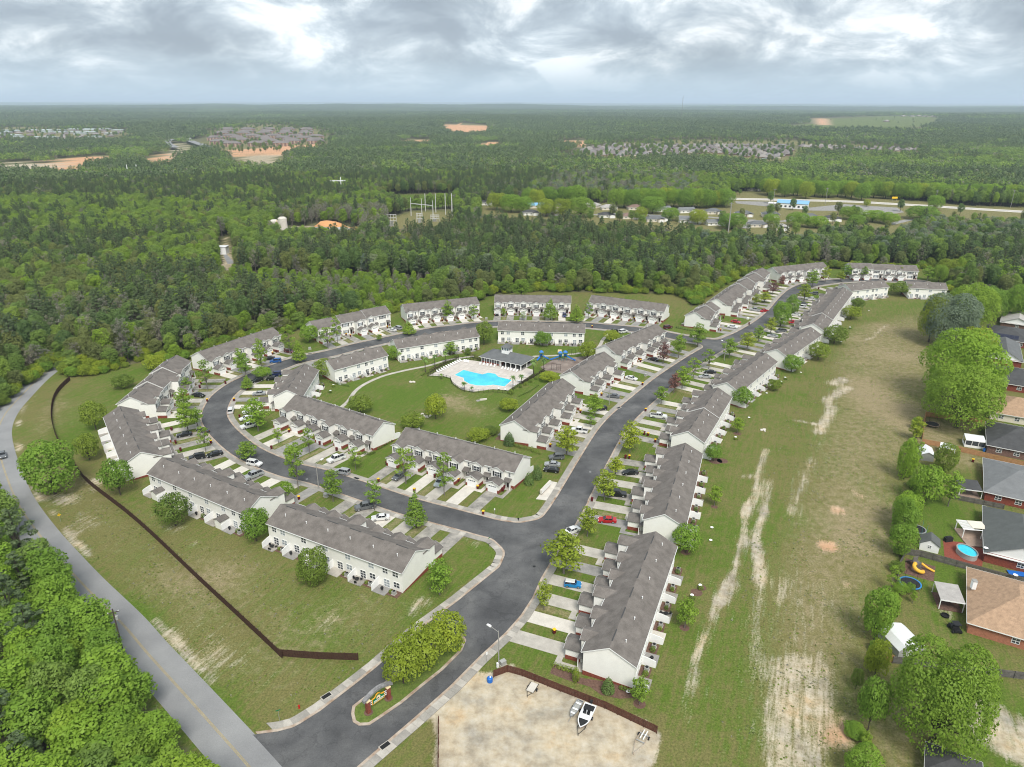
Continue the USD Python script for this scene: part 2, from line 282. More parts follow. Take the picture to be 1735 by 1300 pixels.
M['pool_water'] = usdkit.material(stage, '/World/Looks/pool_water', {
    'g': ('geometry', {}), 'n': ('noise_texture', {'scale': 2.2, 'detail': 3.0}), 'b': ('bump', {'strength': 0.25, 'distance': 0.05}),
    't': ('transparent_bsdf', {'color': (0.62, 0.94, 0.97)}), 'gl': ('glossy_bsdf', {'roughness': 0.06, 'color': (1, 1, 1)}), 'fr': ('fresnel', {'IOR': 1.33}), 'mc': ('mix_closure', {})},
    [('g.position', 'n.vector'), ('n.fac', 'b.height'), ('b.normal', 'gl.normal'), ('b.normal', 'fr.normal'), ('fr.fac', 'mc.fac'), ('t.BSDF', 'mc.closure1'), ('gl.BSDF', 'mc.closure2')], surface='mc.closure')
leaf_look('leaf_spring', (0.205, 0.325, 0.034), (0.335, 0.470, 0.060), (0.51, 0.63, 0.12), 0.42, 0.15)
leaf_look('leaf_lime', (0.26, 0.335, 0.030), (0.42, 0.50, 0.054), (0.60, 0.66, 0.12), 0.42, 0.15)
leaf_look('leaf_green', (0.185, 0.315, 0.036), (0.31, 0.47, 0.060), (0.49, 0.65, 0.11), 0.42, 0.18)
leaf_look('leaf_wood', (0.189, 0.284, 0.053), (0.311, 0.436, 0.085), (0.472, 0.605, 0.151), 0.4, 0.2)
leaf_look('leaf_dark', (0.124, 0.198, 0.053), (0.211, 0.319, 0.084), (0.333, 0.454, 0.141), 0.35)
leaf_look('leaf_bush', (0.158, 0.232, 0.033), (0.277, 0.367, 0.054), (0.420, 0.503, 0.099), 0.4)
leaf_look('leaf_olive', (0.165, 0.200, 0.058), (0.265, 0.300, 0.094), (0.380, 0.405, 0.150), 0.35, 0.14)
leaf_look('leaf_silver', (0.179, 0.232, 0.135), (0.284, 0.351, 0.217), (0.404, 0.471, 0.314), 0.35)
leaf_look('leaf_pine', (0.105, 0.150, 0.062), (0.180, 0.245, 0.100), (0.275, 0.350, 0.150), 0.3, 0.15)
leaf_look('leaf_grey', (0.234, 0.227, 0.165), (0.343, 0.330, 0.248), (0.468, 0.440, 0.343), 0.3, 0.12)
leaf_look('leaf_purple', (0.156, 0.075, 0.065), (0.260, 0.130, 0.111), (0.377, 0.208, 0.169))
leaf_look('leaf_burgundy', (0.035, 0.014, 0.018), (0.065, 0.028, 0.034), (0.100, 0.048, 0.052))
leaf_look('leaf_palm', (0.130, 0.221, 0.058), (0.221, 0.338, 0.091), (0.338, 0.468, 0.156))
# ------------------------------------------------------------------ roads, laid out as plan polygons in metres
def spline(pts, step=2.0):
    p = np.asarray(pts, float); p = np.vstack([2 * p[0] - p[1], p, 2 * p[-1] - p[-2]]); out = []
    for i in range(1, len(p) - 2):
        n = max(2, int(np.linalg.norm(p[i + 1] - p[i]) / step)); t = (np.arange(n) / n)[:, None]
        a, b, c, d = p[i - 1], p[i], p[i + 1], p[i + 2]
        out.append(0.5 * (2 * b + (c - a) * t + (2 * a - 5 * b + 4 * c - d) * t ** 2 + (3 * b - a - 3 * c + d) * t ** 3))
    return np.vstack(out + [p[-2][None]])
def px_line(pts, step=2.0): return spline([g2(*q) for q in pts], step)
def px_poly(pts): return Polygon([g2(*q) for q in pts]).buffer(0)

county_line = px_line([(175, 583), (130, 602), (97, 619), (65.8, 641.4), (32.9, 674), (8.7, 702), (-4, 733), (0, 771), (17, 823), (34.6, 860.4), (69, 909), (104, 950), (145, 995), (207.8, 1057.8), (249, 1106), (296, 1158), (346, 1213.6), (401.7, 1276), (425, 1303), (500, 1390), (600, 1500)])
county = LineString(county_line).buffer(3.9, cap_style=2)
ring_line = px_line([(890, 903), (840, 897), (805, 888), (740, 871), (690, 857.5), (640, 841), (590, 824), (540, 808), (489, 796), (440, 777), (410, 760), (385, 739), (370, 722), (363, 706), (367, 688), (380, 669), (406, 650), (443, 633), (474, 621), (503, 611), (560, 599), (600, 588.5), (645, 578.5), (690, 569), (735, 560), (772, 555.5), (805, 551.5), (843, 549), (899, 549.3), (986, 551), (1018, 553.5), (1066, 557.5), (1100, 561.5), (1131, 568), (1165, 574.5), (1205, 580), (1228, 582)])
spine_line = px_line([(895, 935), (930, 905), (968, 848), (1006, 780), (1046, 717.5), (1112, 657), (1146, 631), (1190, 602), (1228, 581), (1262, 566), (1295, 546), (1316, 528), (1331, 509.5), (1347, 494), (1365, 485), (1390, 480), (1425, 476), (1480, 474), (1560, 478)])
entrance = px_poly([(405, 1250), (429, 1245), (470, 1240), (498.6, 1232.6), (540, 1207), (570, 1184), (600, 1161), (639, 1130), (708.5, 1068), (743, 1043), (777.7, 1017), (812, 989), (847, 961), (858, 935), (833, 911), (865, 889.5), (917, 880), (940, 850.6), (995, 852), (976, 886), (952, 925), (933, 952), (916, 981), (902, 1012.7), (881.6, 1044), (857, 1071.6), (812, 1113), (764, 1161.6), (701.6, 1217), (653, 1258.6), (604.6, 1300), (560, 1345), (480, 1370)])
island = px_poly([(595, 1210), (597, 1197), (615, 1183), (660, 1150), (720, 1105), (765, 1077), (783, 1073), (790, 1085), (783, 1103), (750, 1136), (716, 1163), (681, 1192), (643, 1218), (626, 1229), (608, 1230), (598, 1224)]).buffer(1.0).buffer(-1.0)
streets = unary_union([LineString(ring_line).buffer(4.0, cap_style=2), LineString(spine_line).buffer(4.1, cap_style=1), entrance])
streets = streets.buffer(5).buffer(-5).simplify(0.05).difference(county.buffer(-0.3))
streets_open = streets.difference(island)
curb = streets.buffer(0.5).difference(streets).difference(county.buffer(0.3))
curb = unary_union([curb, island.difference(island.buffer(-0.55))])
walk = streets.buffer(2.1).difference(streets.buffer(0.51)).difference(county.buffer(2.5))
walk_shape = walk
structure('road', MB().sheet(streets_open, 0.022), 'asphalt_new')
structure('road', MB().sheet(county, 0.014), 'asphalt_old')
for mx_, my_, lab_ in ((700, 872, 0), (905, 960, 1), (1000, 800, 2), (390, 690, 3), (520, 812, 4), (760, 1085, 5)): structure('manhole_cover', MB().lathe((*g2(mx_, my_), .024), [(.36, 0), (.36, .012), (0, .014)], 14), 'black_iron' if mx_ % 2 else 'asphalt_old')
structure('curb', MB().slab(curb, -0.05, 0.11), 'curb_clay')
near_walk = []
for ring_ in [streets.buffer(0.51).exterior] + list(streets.buffer(0.51).interiors):
    n_ = int(ring_.length / 1.6)
    for i_ in range(n_):
        a_, b_ = ring_.interpolate(i_ / n_, True), ring_.interpolate((i_ + 1) / n_, True); m_ = np.array([(a_.x + b_.x) / 2, (a_.y + b_.y) / 2])
        if math.hypot(*m_) > 178: continue
        d_ = np.array([b_.x - a_.x, b_.y - a_.y]); d_ /= np.linalg.norm(d_); o_ = np.array([-d_[1], d_[0]])
        if streets.contains(Point(*(m_ + o_ * .8))): o_ = -o_
        q_ = Polygon([np.array([a_.x, a_.y]) + d_ * .025 - o_ * .05, np.array([b_.x, b_.y]) - d_ * .025 - o_ * .05, np.array([b_.x, b_.y]) - d_ * .025 + o_ * 1.7, np.array([a_.x, a_.y]) + d_ * .025 + o_ * 1.7]).buffer(0).intersection(walk)
        if not q_.is_empty and q_.area > .4: near_walk.append(q_)
near_walk = near_walk[:300]
sw = thing('sidewalk'); tag(sw, kind='structure')
for q_ in near_walk: put('slab', MB().slab(q_, -0.05, 0.098 + 0.004 * (int(q_.centroid.x * 7) % 3)), ('walk_concrete', 'concrete', 'walk_concrete')[int(q_.centroid.y * 3) % 3], sw)
structure('sidewalk', MB().slab(walk.difference(unary_union(near_walk).buffer(.03)), -0.05, 0.10), 'walk_concrete')
structure('sidewalk_bed', MB().slab(unary_union(near_walk).buffer(.03).intersection(walk), -0.06, 0.07), 'mulch' if False else 'concrete_grey')
yl = MB()
for o in (-0.12, 0.12):
    yl.sheet(LineString(county_line[:-8]).parallel_offset(abs(o), 'left' if o > 0 else 'right').buffer(0.055, cap_style=2), 0.020)
structure('road_marking', yl, 'yellow_paint')
rng = np.random.default_rng(5)
sandy_edge = unary_union([Point(*(p + rng.normal(0, .5, 2))).buffer(rng.uniform(.25, 1.0), 6) for p in county_line[::1] for _ in range(1)])
# walkway through the lawn round the pool
path_line = px_line([(572, 695), (590, 680), (601, 664), (618, 651), (650, 637), (690, 627), (725, 620), (760, 610), (800, 604)])
path2 = px_line([(905, 604), (950, 602), (985, 598), (1012, 590), (1022, 575), (1032, 566), (1046, 561)])
footpath = unary_union([LineString(path_line).buffer(0.75), LineString(path2).buffer(0.75)])
structure('path', MB().slab(footpath, -0.05, 0.03), 'concrete')

# ------------------------------------------------------------------ townhouse rows: measured roof ridges, left end and right end seen from the front
UNIT, DEP = 6.62, 4.85
ROWS = {  # name: (ridge left, ridge right, pattern, roof steps, label, short name used by what stands beside it)
 'A': ((703.9, 933.7), (475, 854.1), 'ABBABB', None, 'white townhouse row left of the entrance street, rear patios facing the fenced lawn', 'the row left of the entrance street'),
 'B': ((440.7, 841.3), (274.5, 775.1), 'ABBABB', None, 'white townhouse row with two rear storage sheds behind the brown fence', 'the row with rear storage sheds'),
 'C': ((237.9, 766.1), (202.4, 687.8), 'ABBABB', None, 'white townhouse row nearest the big round roadside tree', 'the row nearest the round roadside tree'),
 'D': ((220.2, 672.8), (299.9, 605.3), 'ABCABC', (0, 0, .45, .45, .9, .9), 'leftmost white townhouse row, stepped roof, beside the wide fenced lawn', 'the leftmost stepped-roof row'),
 'E': ((334.6, 596.5), (461.4, 554.5), 'ABBABB', None, 'white townhouse row in front of the left woods on the outer bend', 'the outer row before the left woods'),
 'F': ((524.2, 544.6), (653.1, 520.5), 'ABCABC', (0, 0, .45, .45, .8, .8), 'stepped-roof white townhouse row at the woods with two white cars', 'the stepped-roof row at the woods'),
 'G': ((681.3, 515.5), (807.3, 502.9), 'ABBABB', None, 'left one of three front-facing white townhouse rows at the rear woods', 'the left rear-woods row'),
 'H': ((838.5, 499.2), (967.7, 501), 'ABBABB', None, 'middle one of three front-facing white townhouse rows at the rear woods', 'the middle rear-woods row'),
 'I': ((1002.8, 499.8), (1131.1, 515.5), 'ABBABB', None, 'right one of three front-facing white townhouse rows at the rear woods', 'the right rear-woods row'),
 'J': ((687.6, 723.9), (886.7, 773.6), 'ABBABB', None, 'white townhouse row at the street junction beside the mailbox slab', 'the row beside the mailbox slab'),
 'K': ((500.6, 668.6), (650.3, 715.3), 'ABBABB', None, 'white townhouse row facing front on the inner side of the left bend', 'the row inside the left bend'),
 'L': ((516.1, 616.2), (485.6, 660.9), 'ABBA', None, 'short white townhouse row end-on inside the left bend, four homes', 'the short end-on row inside the bend'),
 'M': ((645.4, 586.6), (553.3, 610.8), 'ABBA', None, 'short white townhouse row, rear facing the winding lawn path', 'the short row on the winding path'),
 'N': ((805, 555), (665.4, 575.2), 'ABBABB', None, 'white townhouse row, rear facing the pool loungers', 'the row behind the pool loungers'),
 'O': ((991.7, 549.2), (844.9, 544.6), 'ABBABB', None, 'white townhouse row, rear facing the pool pavilion with cupola', 'the row behind the pool pavilion'),
 'P': ((1025.8, 584.7), (1112.5, 548.8), 'ABBABB', None, 'white townhouse row behind the purple street tree and playground', 'the row behind the purple tree'),
 'Q': ((968.7, 629.8), (1023.6, 595.8), 'ABBA', None, 'short white townhouse row between playground and straight street', 'the short row beside the playground'),
 'R': ((871.2, 712.6), (953, 640.9), 'ABBABB', None, 'white townhouse row right of the pool lawn with clipped end hedge', 'the row right of the pool lawn'),
 'S': ((1111.2, 900.7), (1032.4, 1098.2), 'ABBABB', None, 'nearest white townhouse row beside the sandy boat lot', 'the row beside the boat lot'),
 'T': ((1161.3, 750.5), (1126.4, 871.4), 'ABBABB', None, 'white townhouse row with the red car, second from the boat lot', 'the second row from the boat lot'),
 'U': ((1216, 658.1), (1165.8, 730.8), 'ABBABB', (.35, .35, .35, 0, 0, 0), 'white townhouse row with the white pickup, third from the boat lot', 'the third row from the boat lot'),
 'V': ((1297.3, 597.9), (1231.6, 648.1), 'ABBABB', None, 'white townhouse row, fourth from the boat lot along the open field', 'the fourth row from the boat lot'),
 'W': ((1374, 554), (1316.4, 591.5), 'ABBABB', None, 'white townhouse row, fifth from the boat lot along the open field', 'the fifth row from the boat lot'),
 'X': ((1405.8, 515), (1378.1, 548.5), 'ABBABB', (.35, .35, .35, 0, 0, 0), 'white townhouse row, sixth from the boat lot along the open field', 'the sixth row from the boat lot'),
 'Y': ((1428.9, 486.2), (1406.4, 513.9), 'ABBABB', None, 'white townhouse row, seventh from the boat lot, at the far bend', 'the seventh row from the boat lot'),
 'Z': ((1496.2, 474.8), (1432, 481.5), 'ABBA', None, 'short white townhouse row, left one of two closing the field end', 'the left row closing the field'),
 'AA': ((1602.3, 479.4), (1535.4, 476.5), 'ABB', None, 'short white townhouse row, right one of two closing the field end', 'the right row closing the field'),
 'BB': ((1178.1, 528.7), (1204.6, 512.5), 'ABC', (0, 0, .45), 'shortest white townhouse row, three homes at the upper street corner', 'the three-home corner row'),
 'CC': ((1215, 506.2), (1250.2, 480.7), 'ABBABB', None, 'white townhouse row behind the three-home corner row', 'the row behind the corner row'),
 'DD': ((1251.6, 479.6), (1291.5, 455.9), 'ABCABC', (0, 0, .45, .45, .9, .9), 'stepped-roof white townhouse row behind the purple bushes', 'the stepped-roof row by the purple bushes'),
 'EE': ((1308.9, 452.7), (1394.3, 444), 'ABBABB', None, 'farthest left white townhouse row at the far street bend', 'the far bend row'),
 'FF': ((1437.3, 446.5), (1552.7, 448.5), 'ABCBBC', (.4, .4, 0, 0, -.4, -.4), 'farthest right white townhouse row, roof stepping down to the right', 'the far row stepping down'),
}
RZ = 8.1
FRAME = {}
for k, (l, r, pat, st, lab, nick) in ROWS.items():
    a, b = ground(*l, RZ)[:2], ground(*r, RZ)[:2]
    n = len(pat); c = (a + b) / 2; ang = math.atan2(b[1] - a[1], b[0] - a[0]); Ln = float(np.linalg.norm(b - a)) - 0.5
    FRAME[k] = (c, ang, Ln / (n * UNIT), n)
def local(k, x, y):
    """Plan point of row k: x from its left end seen from the front, y towards the rear (front wall at -4.85)."""
    c, a, s, n = FRAME[k]; x = (x - n * UNIT / 2) * s
    return np.array([c[0] + x * math.cos(a) - y * math.sin(a), c[1] + x * math.sin(a) + y * math.cos(a)])
BAY = {'A': 2.7, 'B': 1.25, 'C': 0.0}; GAR = 3.0
footprints = {k: Polygon([local(k, 0, -DEP), local(k, f[3] * UNIT, -DEP), local(k, f[3] * UNIT, DEP), local(k, 0, DEP)]) for k, f in FRAME.items()}
all_houses = unary_union(list(footprints.values()))

# driveways and front walks
blocked = unary_union([streets.buffer(2.1)])
taken = unary_union([blocked, all_houses.buffer(0.05)])
drive_mats = ['concrete', 'concrete_stained', 'concrete_grey', 'concrete_light', 'concrete_stained', 'concrete_grey', 'concrete', 'concrete_light']
drive_union = []
rng = np.random.default_rng(11)
for k, (c, a, s, n) in FRAME.items():
    for i, t in enumerate(ROWS[k][2]):
        x0 = i * UNIT + 0.05; yf = -DEP - BAY[t] - (GAR if t != 'C' else 0)
        w0, w1 = (x0 + 0.1, x0 + 3.75)
        rect = Polygon([local(k, w0, yf), local(k, w1, yf), local(k, w1, yf - 13.5), local(k, w0, yf - 13.5)])
        yb = -DEP - .05
        stub = Polygon([local(k, w1 - .05, yf - 1.6), local(k, w1 - .05, yf - 0.4), local(k, w1 + 1.3, yf - .4 ), local(k, w1 + 1.3, yb), local(k, w1 + 2.4, yb), local(k, w1 + 2.4, yf - 1.6)])
        g = unary_union([rect, stub.buffer(.3).buffer(-.3)]).difference(taken)
        start = Point(*local(k, (w0 + w1) / 2, yf - 0.6))
        parts = [q for q in getattr(g, 'geoms', [g]) if q.geom_type == 'Polygon' and q.distance(start) < 0.8]
        if not parts: continue
        g = max(parts, key=lambda q: q.area).simplify(0.03)
        structure('driveway', MB().slab(g, -0.05, 0.065 + 0.002 * (i % 3)), drive_mats[int(rng.integers(len(drive_mats)))])
        drive_union.append(g); taken = unary_union([taken, g.buffer(0.02)])
drive_union = unary_union(drive_union)
brown_strips = []
for k in FRAME:
    for i, t in enumerate(ROWS[k][2]):
        if rng.random() < .38: yf = -DEP - BAY[t] - GAR; brown_strips.append(Polygon([local(k, i * UNIT + 3.9, yf), local(k, (i + 1) * UNIT + .1, yf), local(k, (i + 1) * UNIT + .1, yf - 12), local(k, i * UNIT + 3.9, yf - 12)]))

# ------------------------------------------------------------------ the ground: one sheet to the horizon, with cover weights at its points
clear_px = [(-260, 790), (0, 692), (60, 640), (100, 612), (120, 640), (165, 634), (255, 609), (300, 616), (432, 573), (500, 561), (634, 536), (672, 529), (794, 516), (815, 508), (835, 499), (912, 494), (1140, 498), (1168, 508), (1170, 522), (1205, 497), (1250, 470), (1283, 463), (1366, 455), (1422, 456), (1540, 458), (1580, 452), (1605, 456), (1608, 500), (1735, 520), (2100, 540), (2600, 1500), (-900, 1500), (-420, 900)]
clear_zone = px_poly(clear_px)
near_wood = Polygon([g2(*q) for q in [(-420, 800), (-40, 842), (5, 876), (38, 915), (74, 968), (112, 1016), (152, 1070), (190, 1118), (232, 1172), (278, 1226), (318, 1276), (350, 1320), (460, 1450), (200, 1700), (-900, 1500)]]).buffer(0)
clear_zone = clear_zone.difference(near_wood)
far_open = {}   # open patches far off: name -> (polygon, cover)
seen_open = {}
def patch(name, pts, cover):
    """An open patch as seen over the trees before it: its ground runs on towards the camera as far as those trees hide it."""
    seen_open[name] = px_poly(pts); ybot = max(q[1] for q in pts)
    if name in ('housing', 'oak_yard', 'quarry', 'substation', 'mill_road'):
        sh = (9.0 if name == 'quarry' else 17.0) * scale_at(868, ybot); far_open[name] = (unary_union([px_poly([(x, y + sh * k / 4) for x, y in pts]) for k in range(5)]), cover)
    elif ybot < 300 and name not in ('apart', 'roofs_left', 'grass_apart', 'field'):
        sh = 14.0 * scale_at(868, ybot)
        far_open[name] = (unary_union([px_poly([(x, y + sh * k / 4) for x, y in pts]) for k in range(5)]), cover)
    elif ybot < 300:
        sh = 14.0 * scale_at(868, ybot); far_open[name] = (unary_union([px_poly([(x, y + sh * k / 2) for x, y in pts]) for k in range(3)]), cover)
    else: far_open[name] = (px_poly(pts), cover)
patch('clay_bend', [(245, 272), (252, 266), (270, 260), (298, 254), (296, 262), (282, 273), (262, 276)], 'clay')
patch('clay_strip', [(90, 268), (130, 264), (190, 259), (190, 264), (150, 272), (100, 274)], 'clay')
patch('sand_left', [(0, 273), (28, 271), (50, 275), (100, 274), (150, 274), (120, 284), (40, 284), (0, 283)], 'sand')
patch('clay_apart', [(374, 250), (440, 247), (520, 241), (556, 239), (556, 242), (500, 249), (400, 254), (372, 254)], 'clay')
patch('grass_apart', [(330, 232), (352, 240), (356, 246), (338, 244), (328, 238)], 'dry')
patch('apart', [(352, 226), (440, 211), (550, 222), (552, 240), (440, 247), (360, 248)], 'dry')
patch('lot_dark', [(386, 256), (420, 255), (450, 258), (487, 262), (470, 272), (440, 276), (400, 270)], 'paved')
patch('lot_pale', [(285, 236), (300, 238), (330, 246), (316, 254), (292, 250)], 'sand')
patch('roofs_left', [(-40, 214), (60, 213), (120, 219), (215, 223), (215, 230), (120, 233), (60, 235), (-40, 234)], 'dry')
patch('clay_a', [(676, 234), (700, 231), (731, 232), (731, 238), (690, 239)], 'clay')
patch('clay_b', [(750, 213), (780, 211), (826, 212), (826, 218), (790, 221), (760, 217)], 'clay')
patch('clay_c', [(814, 238), (846, 236), (847, 241), (820, 243)], 'clay')
patch('clay_d', [(942, 234), (990, 232), (992, 239), (965, 239)], 'clay')
patch('suburb', [(958, 262), (985, 250), (1060, 237), (1130, 234), (1346, 236), (1346, 258), (1318, 272), (1285, 268), (1200, 258), (1150, 262), (1050, 264)], 'dry')
patch('suburb_b', [(1352, 238), (1480, 242), (1570, 250), (1570, 257), (1400, 252), (1352, 249)], 'dry')
patch('field', [(1336, 213), (1380, 208), (1400, 203), (1500, 199), (1588, 199), (1588, 206), (1560, 212), (1560, 221), (1470, 217), (1400, 217), (1340, 217)], 'meadow')
patch('clay_field', [(1368, 205), (1395, 202), (1400, 206), (1380, 210)], 'clay')
patch('housing', [(990, 372), (1000, 346), (1060, 343), (1150, 343), (1236, 352), (1236, 326), (1400, 326.5), (1500, 334), (1580, 344), (1660, 351), (1900, 357), (1900, 366), (1640, 362), (1560, 353), (1532, 374), (1500, 384), (1440, 372), (1400, 378), (1340, 394), (1262, 388), (1150, 384), (1080, 376)], 'dry')
patch('oak_yard', [(815, 350), (880, 345), (1000, 346), (1000, 366), (900, 367), (820, 360)], 'dry')
patch('quarry', [(470, 386), (520, 384), (545, 380), (610, 388), (600, 396), (540, 398), (480, 396)], 'sand')
patch('substation', [(655, 372), (700, 358), (760, 356), (775, 362), (740, 376), (680, 384)], 'dry')
patch('mill_road', [(374, 404), (386, 402), (398, 444), (384, 446)], 'paved')
patch('cleared', [(376, 470), (440, 468), (520, 474), (620, 474), (745, 484), (720, 516), (640, 530), (560, 524), (440, 512), (380, 492)], 'brush')
patch('pond_gap', [(440, 509), (500, 505), (530, 509), (470, 516)], 'brush')
patch('line_cut', [(640, 330), (700, 330), (760, 328), (790, 336), (760, 350), (680, 356)], 'brush')
open_union = unary_union([p for p, c in far_open.values()])

def graded(lo, hi, step, far_lo, far_hi, q=1.07):
    x = list(np.arange(lo, hi + step / 2, step)); d = step
    while x[-1] < far_hi: d *= q; x.append(x[-1] + d)
    d = step; y = []
    p = lo
    while p > far_lo: d *= q; p -= d; y.append(p)
    return np.array(y[::-1] + x)
gx, gy = graded(-175, 265, 1.0, -42000, 42000), graded(40, 450, 1.0, -1500, 52000)
XX, YY = np.meshgrid(gx, gy); P2 = np.column_stack([XX.ravel(), YY.ravel()])
def terrain(x, y):
    x, y = np.asarray(x, float), np.asarray(y, float); r = np.hypot(x, y)
    w = np.clip((r - 700) / 1500, 0, 1) ** 2; w2 = np.clip((r - 3000) / 9000, 0, 1)
    p = np.stack([x, y, np.zeros_like(x)], -1)
    return w * ((meshkit.fbm(p / 900.0, 3, 3) - 0.5) * 34 + (meshkit.fbm(p / 4200.0, 2, 8) - 0.5) * 70 * w2 - 2 * w) + w2 * (meshkit.fbm(p / 9000.0, 2, 21) - 0.45) * 60
GZ = terrain(P2[:, 0], P2[:, 1])
from scipy.ndimage import gaussian_filter
inner = (P2[:, 0] > -180) & (P2[:, 0] < 270) & (P2[:, 1] > 35) & (P2[:, 1] < 455)
def mask(geom, sub=None):
    o = np.zeros(len(P2)); s = inner if sub is None else sub
    o[s] = shapely.contains_xy(geom, P2[s, 0], P2[s, 1]); return o
def soft(m, sig): return gaussian_filter(m.reshape(XX.shape), sig).ravel() if sig else m
lush, dry, bare, clay, wood = (np.zeros(len(P2)) for _ in range(5))
lush += 0.42
def paint(ch, geom, val, sig=2.0):
    m = soft(mask(geom), sig); ch[:] = ch * (1 - m) + val * m
paint(lush, px_poly([(90, 700), (110, 655), (165, 638), (258, 618), (300, 600), (215, 668), (180, 700), (150, 770), (112, 748)]), 0.80, 4)
paint(lush, px_poly([(500, 690), (560, 655), (700, 612), (820, 590), (1010, 585), (1010, 640), (940, 680), (860, 740), (800, 752), (700, 730), (620, 690)]), 0.78, 4)
paint(lush, streets.buffer(24).difference(streets.buffer(1)).difference(px_poly([(0, 850), (400, 1300), (900, 1300), (905, 1190), (600, 1130), (250, 900)])), 0.70, 2)
paint(lush, px_poly([(880, 1130), (1180, 1300), (1260, 1300), (1290, 1000), (1340, 740), (1390, 650), (1440, 585), (1480, 560), (1575, 520), (1570, 505), (1400, 505), (1330, 580), (1200, 690), (1150, 850), (1000, 1110)]), 0.56, 5)
paint(lush, px_poly([(1530, 945), (1640, 945), (1640, 1130), (1735, 1140), (1760, 1330), (1560, 1330), (1560, 1050)]), 0.85, 3)
paint(lush, px_poly([(1550, 850), (1650, 850), (1640, 935), (1540, 930)]), 0.8, 3)
paint(lush, px_poly([(205, 1005), (245, 1030), (292, 1080), (276, 1086), (235, 1052)]), 1.5, 1.5)
paint(lush, LineString([g2(*q) for q in [(120, 935), (180, 1005), (240, 1062), (300, 1120), (360, 1185), (420, 1235)]]).buffer(1.3), 0.95, 1.2)
paint(dry, px_poly([(1440, 560), (1575, 520), (1590, 640), (1555, 760), (1505, 900), (1485, 1000), (1450, 1330), (1280, 1330), (1300, 1000), (1370, 760), (1410, 650)]), 0.62, 6)
paint(dry, px_poly([(60, 830), (110, 890), (250, 1050), (440, 1240), (520, 1215), (640, 1115), (800, 985), (620, 1000), (480, 960), (300, 900), (150, 810)]), 0.36, 5)
for q_ in brown_strips: paint(dry, q_, 0.66, 0.6)
paint(dry, px_poly([(20, 790), (100, 650), (118, 660), (95, 720), (100, 760), (145, 810), (80, 840)]), 0.38, 3)
paint(dry, px_poly([(1480, 1130), (1560, 1130), (1600, 1330), (1440, 1330)]), 0.55, 3)
paint(dry, px_poly([(1550, 700), (1680, 725), (1660, 800), (1550, 790)]), 0.5, 3)
def strip(pts, w, val, sig=1.0, ch=None):
    paint(bare if ch is None else ch, LineString([g2(*q) for q in pts]).buffer(w), val, sig)
Tq = lambda pts: [(1135 + x / 2.888, 425 + y / 2.888) for x, y in pts]
Bq = lambda pts: [(1135 + x / 2.888, 850 + y / 2.888) for x, y in pts]
strip(Tq([(470, 970), (440, 1060), (430, 1130), (415, 1200), (380, 1260), (360, 1300)]), .95, 1.0)
strip(Tq([(330, 1110), (390, 1100), (430, 1120)]), 1.2, 0.6)
strip(Bq([(385, 10), (370, 80), (365, 170), (345, 230), (325, 320), (290, 400), (250, 470), (210, 560)]), .75, 1.0, 0.8)
strip(Bq([(210, 560), (180, 640), (140, 740), (115, 850), (105, 930)]), 0.8, 1.0, 0.8)
strip(Bq([(300, 390), (250, 490)]), 1.6, 0.9); strip(Bq([(105, 930), (80, 1010), (70, 1080)]), .7, .6); strip(Bq([(415, 740), (405, 860), (395, 960)]), .6, .5); strip(Bq([(435, 380), (440, 470), (425, 620), (430, 760)]), .9, .75)
strip(Tq([(500, 1110), (475, 1180), (465, 1280)]), .9, .95)
strip(Bq([(465, 30), (440, 120), (415, 210)]), 0.85, 1.1, 0.8)
strip(Bq([(415, 210), (440, 300), (440, 390)]), 1.5, 1.0)
strip(Bq([(435, 390), (415, 500), (405, 600), (415, 740)]), 0.6, 0.62)
strip(Tq([(850, 630), (800, 650)]), 3.0, 0.8, 1.5)
strip(Tq([(870, 670), (770, 730), (790, 780), (750, 850), (730, 890)]), 2.2, 0.8, 1.2)
strip(Tq([(700, 1020), (660, 1090), (640, 1150), (610, 1230), (600, 1300)]), 1.6, 0.72, 1.5)
strip(Tq([(430, 795), (510, 810)]), .5, 0.8, 0.7); strip(Tq([(610, 830), (730, 850)]), .8, 0.85, 0.8)
strip(Tq([(1070, 360), (1030, 385), (1000, 420), (960, 437)]), 1.2, 0.7)
strip(Tq([(700, 945), (770, 950)]), .9, 0.6)
strip(Bq([(550, 380), (560, 470), (530, 490)]), 2.2, 0.6, 1.5)
strip(Bq([(560, 800), (640, 830), (660, 900), (590, 930)]), 2.0, 0.62, 2)
for a in range(7):
    x = 470 + a * 42; strip(Bq([(x + 55, 820 - 40 * (a % 3)), (x + 40, 930), (x, 1300)]), 1.2, 0.72, 1.1)
for a in range(5):
    x = 120 + a * 75; strip(Bq([(x + 90, 560 + 90 * (a % 2)), (x + 20, 900), (x - 30, 1290)]), .5, 0.42, .8)
strip(Bq([(470, 770), (470, 880)]), 1.2, 0.6)
strip(Bq([(660, 780), (690, 840), (660, 940)]), 1.3, 0.58)
for (x, y, r) in ((825, 45, 2.0), (770, 215, 3.2), (870, 410, 1.6), (835, 1130, 2.3), (815, 1175, 2.0), (835, 1060, 1.4), (735, 530, .9), (795, 575, .8), (805, 470, 1.0), (940, 180, 1.2)):
    c = g2(*Bq([(x, y)])[0]); paint(bare, Point(*c).buffer(r), 0.85, 1.2); paint(clay, Point(*c).buffer(r), 0.85, 1.2)
for (x, y, r) in ((820, 1270, 2.5), (930, 1200, 2.2), (840, 1195, 1.4), (880, 1160, 1.8), (1080, 880, 1.5)):
    c = g2(*Tq([(x, y)])[0]); paint(bare, Point(*c).buffer(r), 0.7, 1.2); paint(clay, Point(*c).buffer(r), 0.6, 1.2)
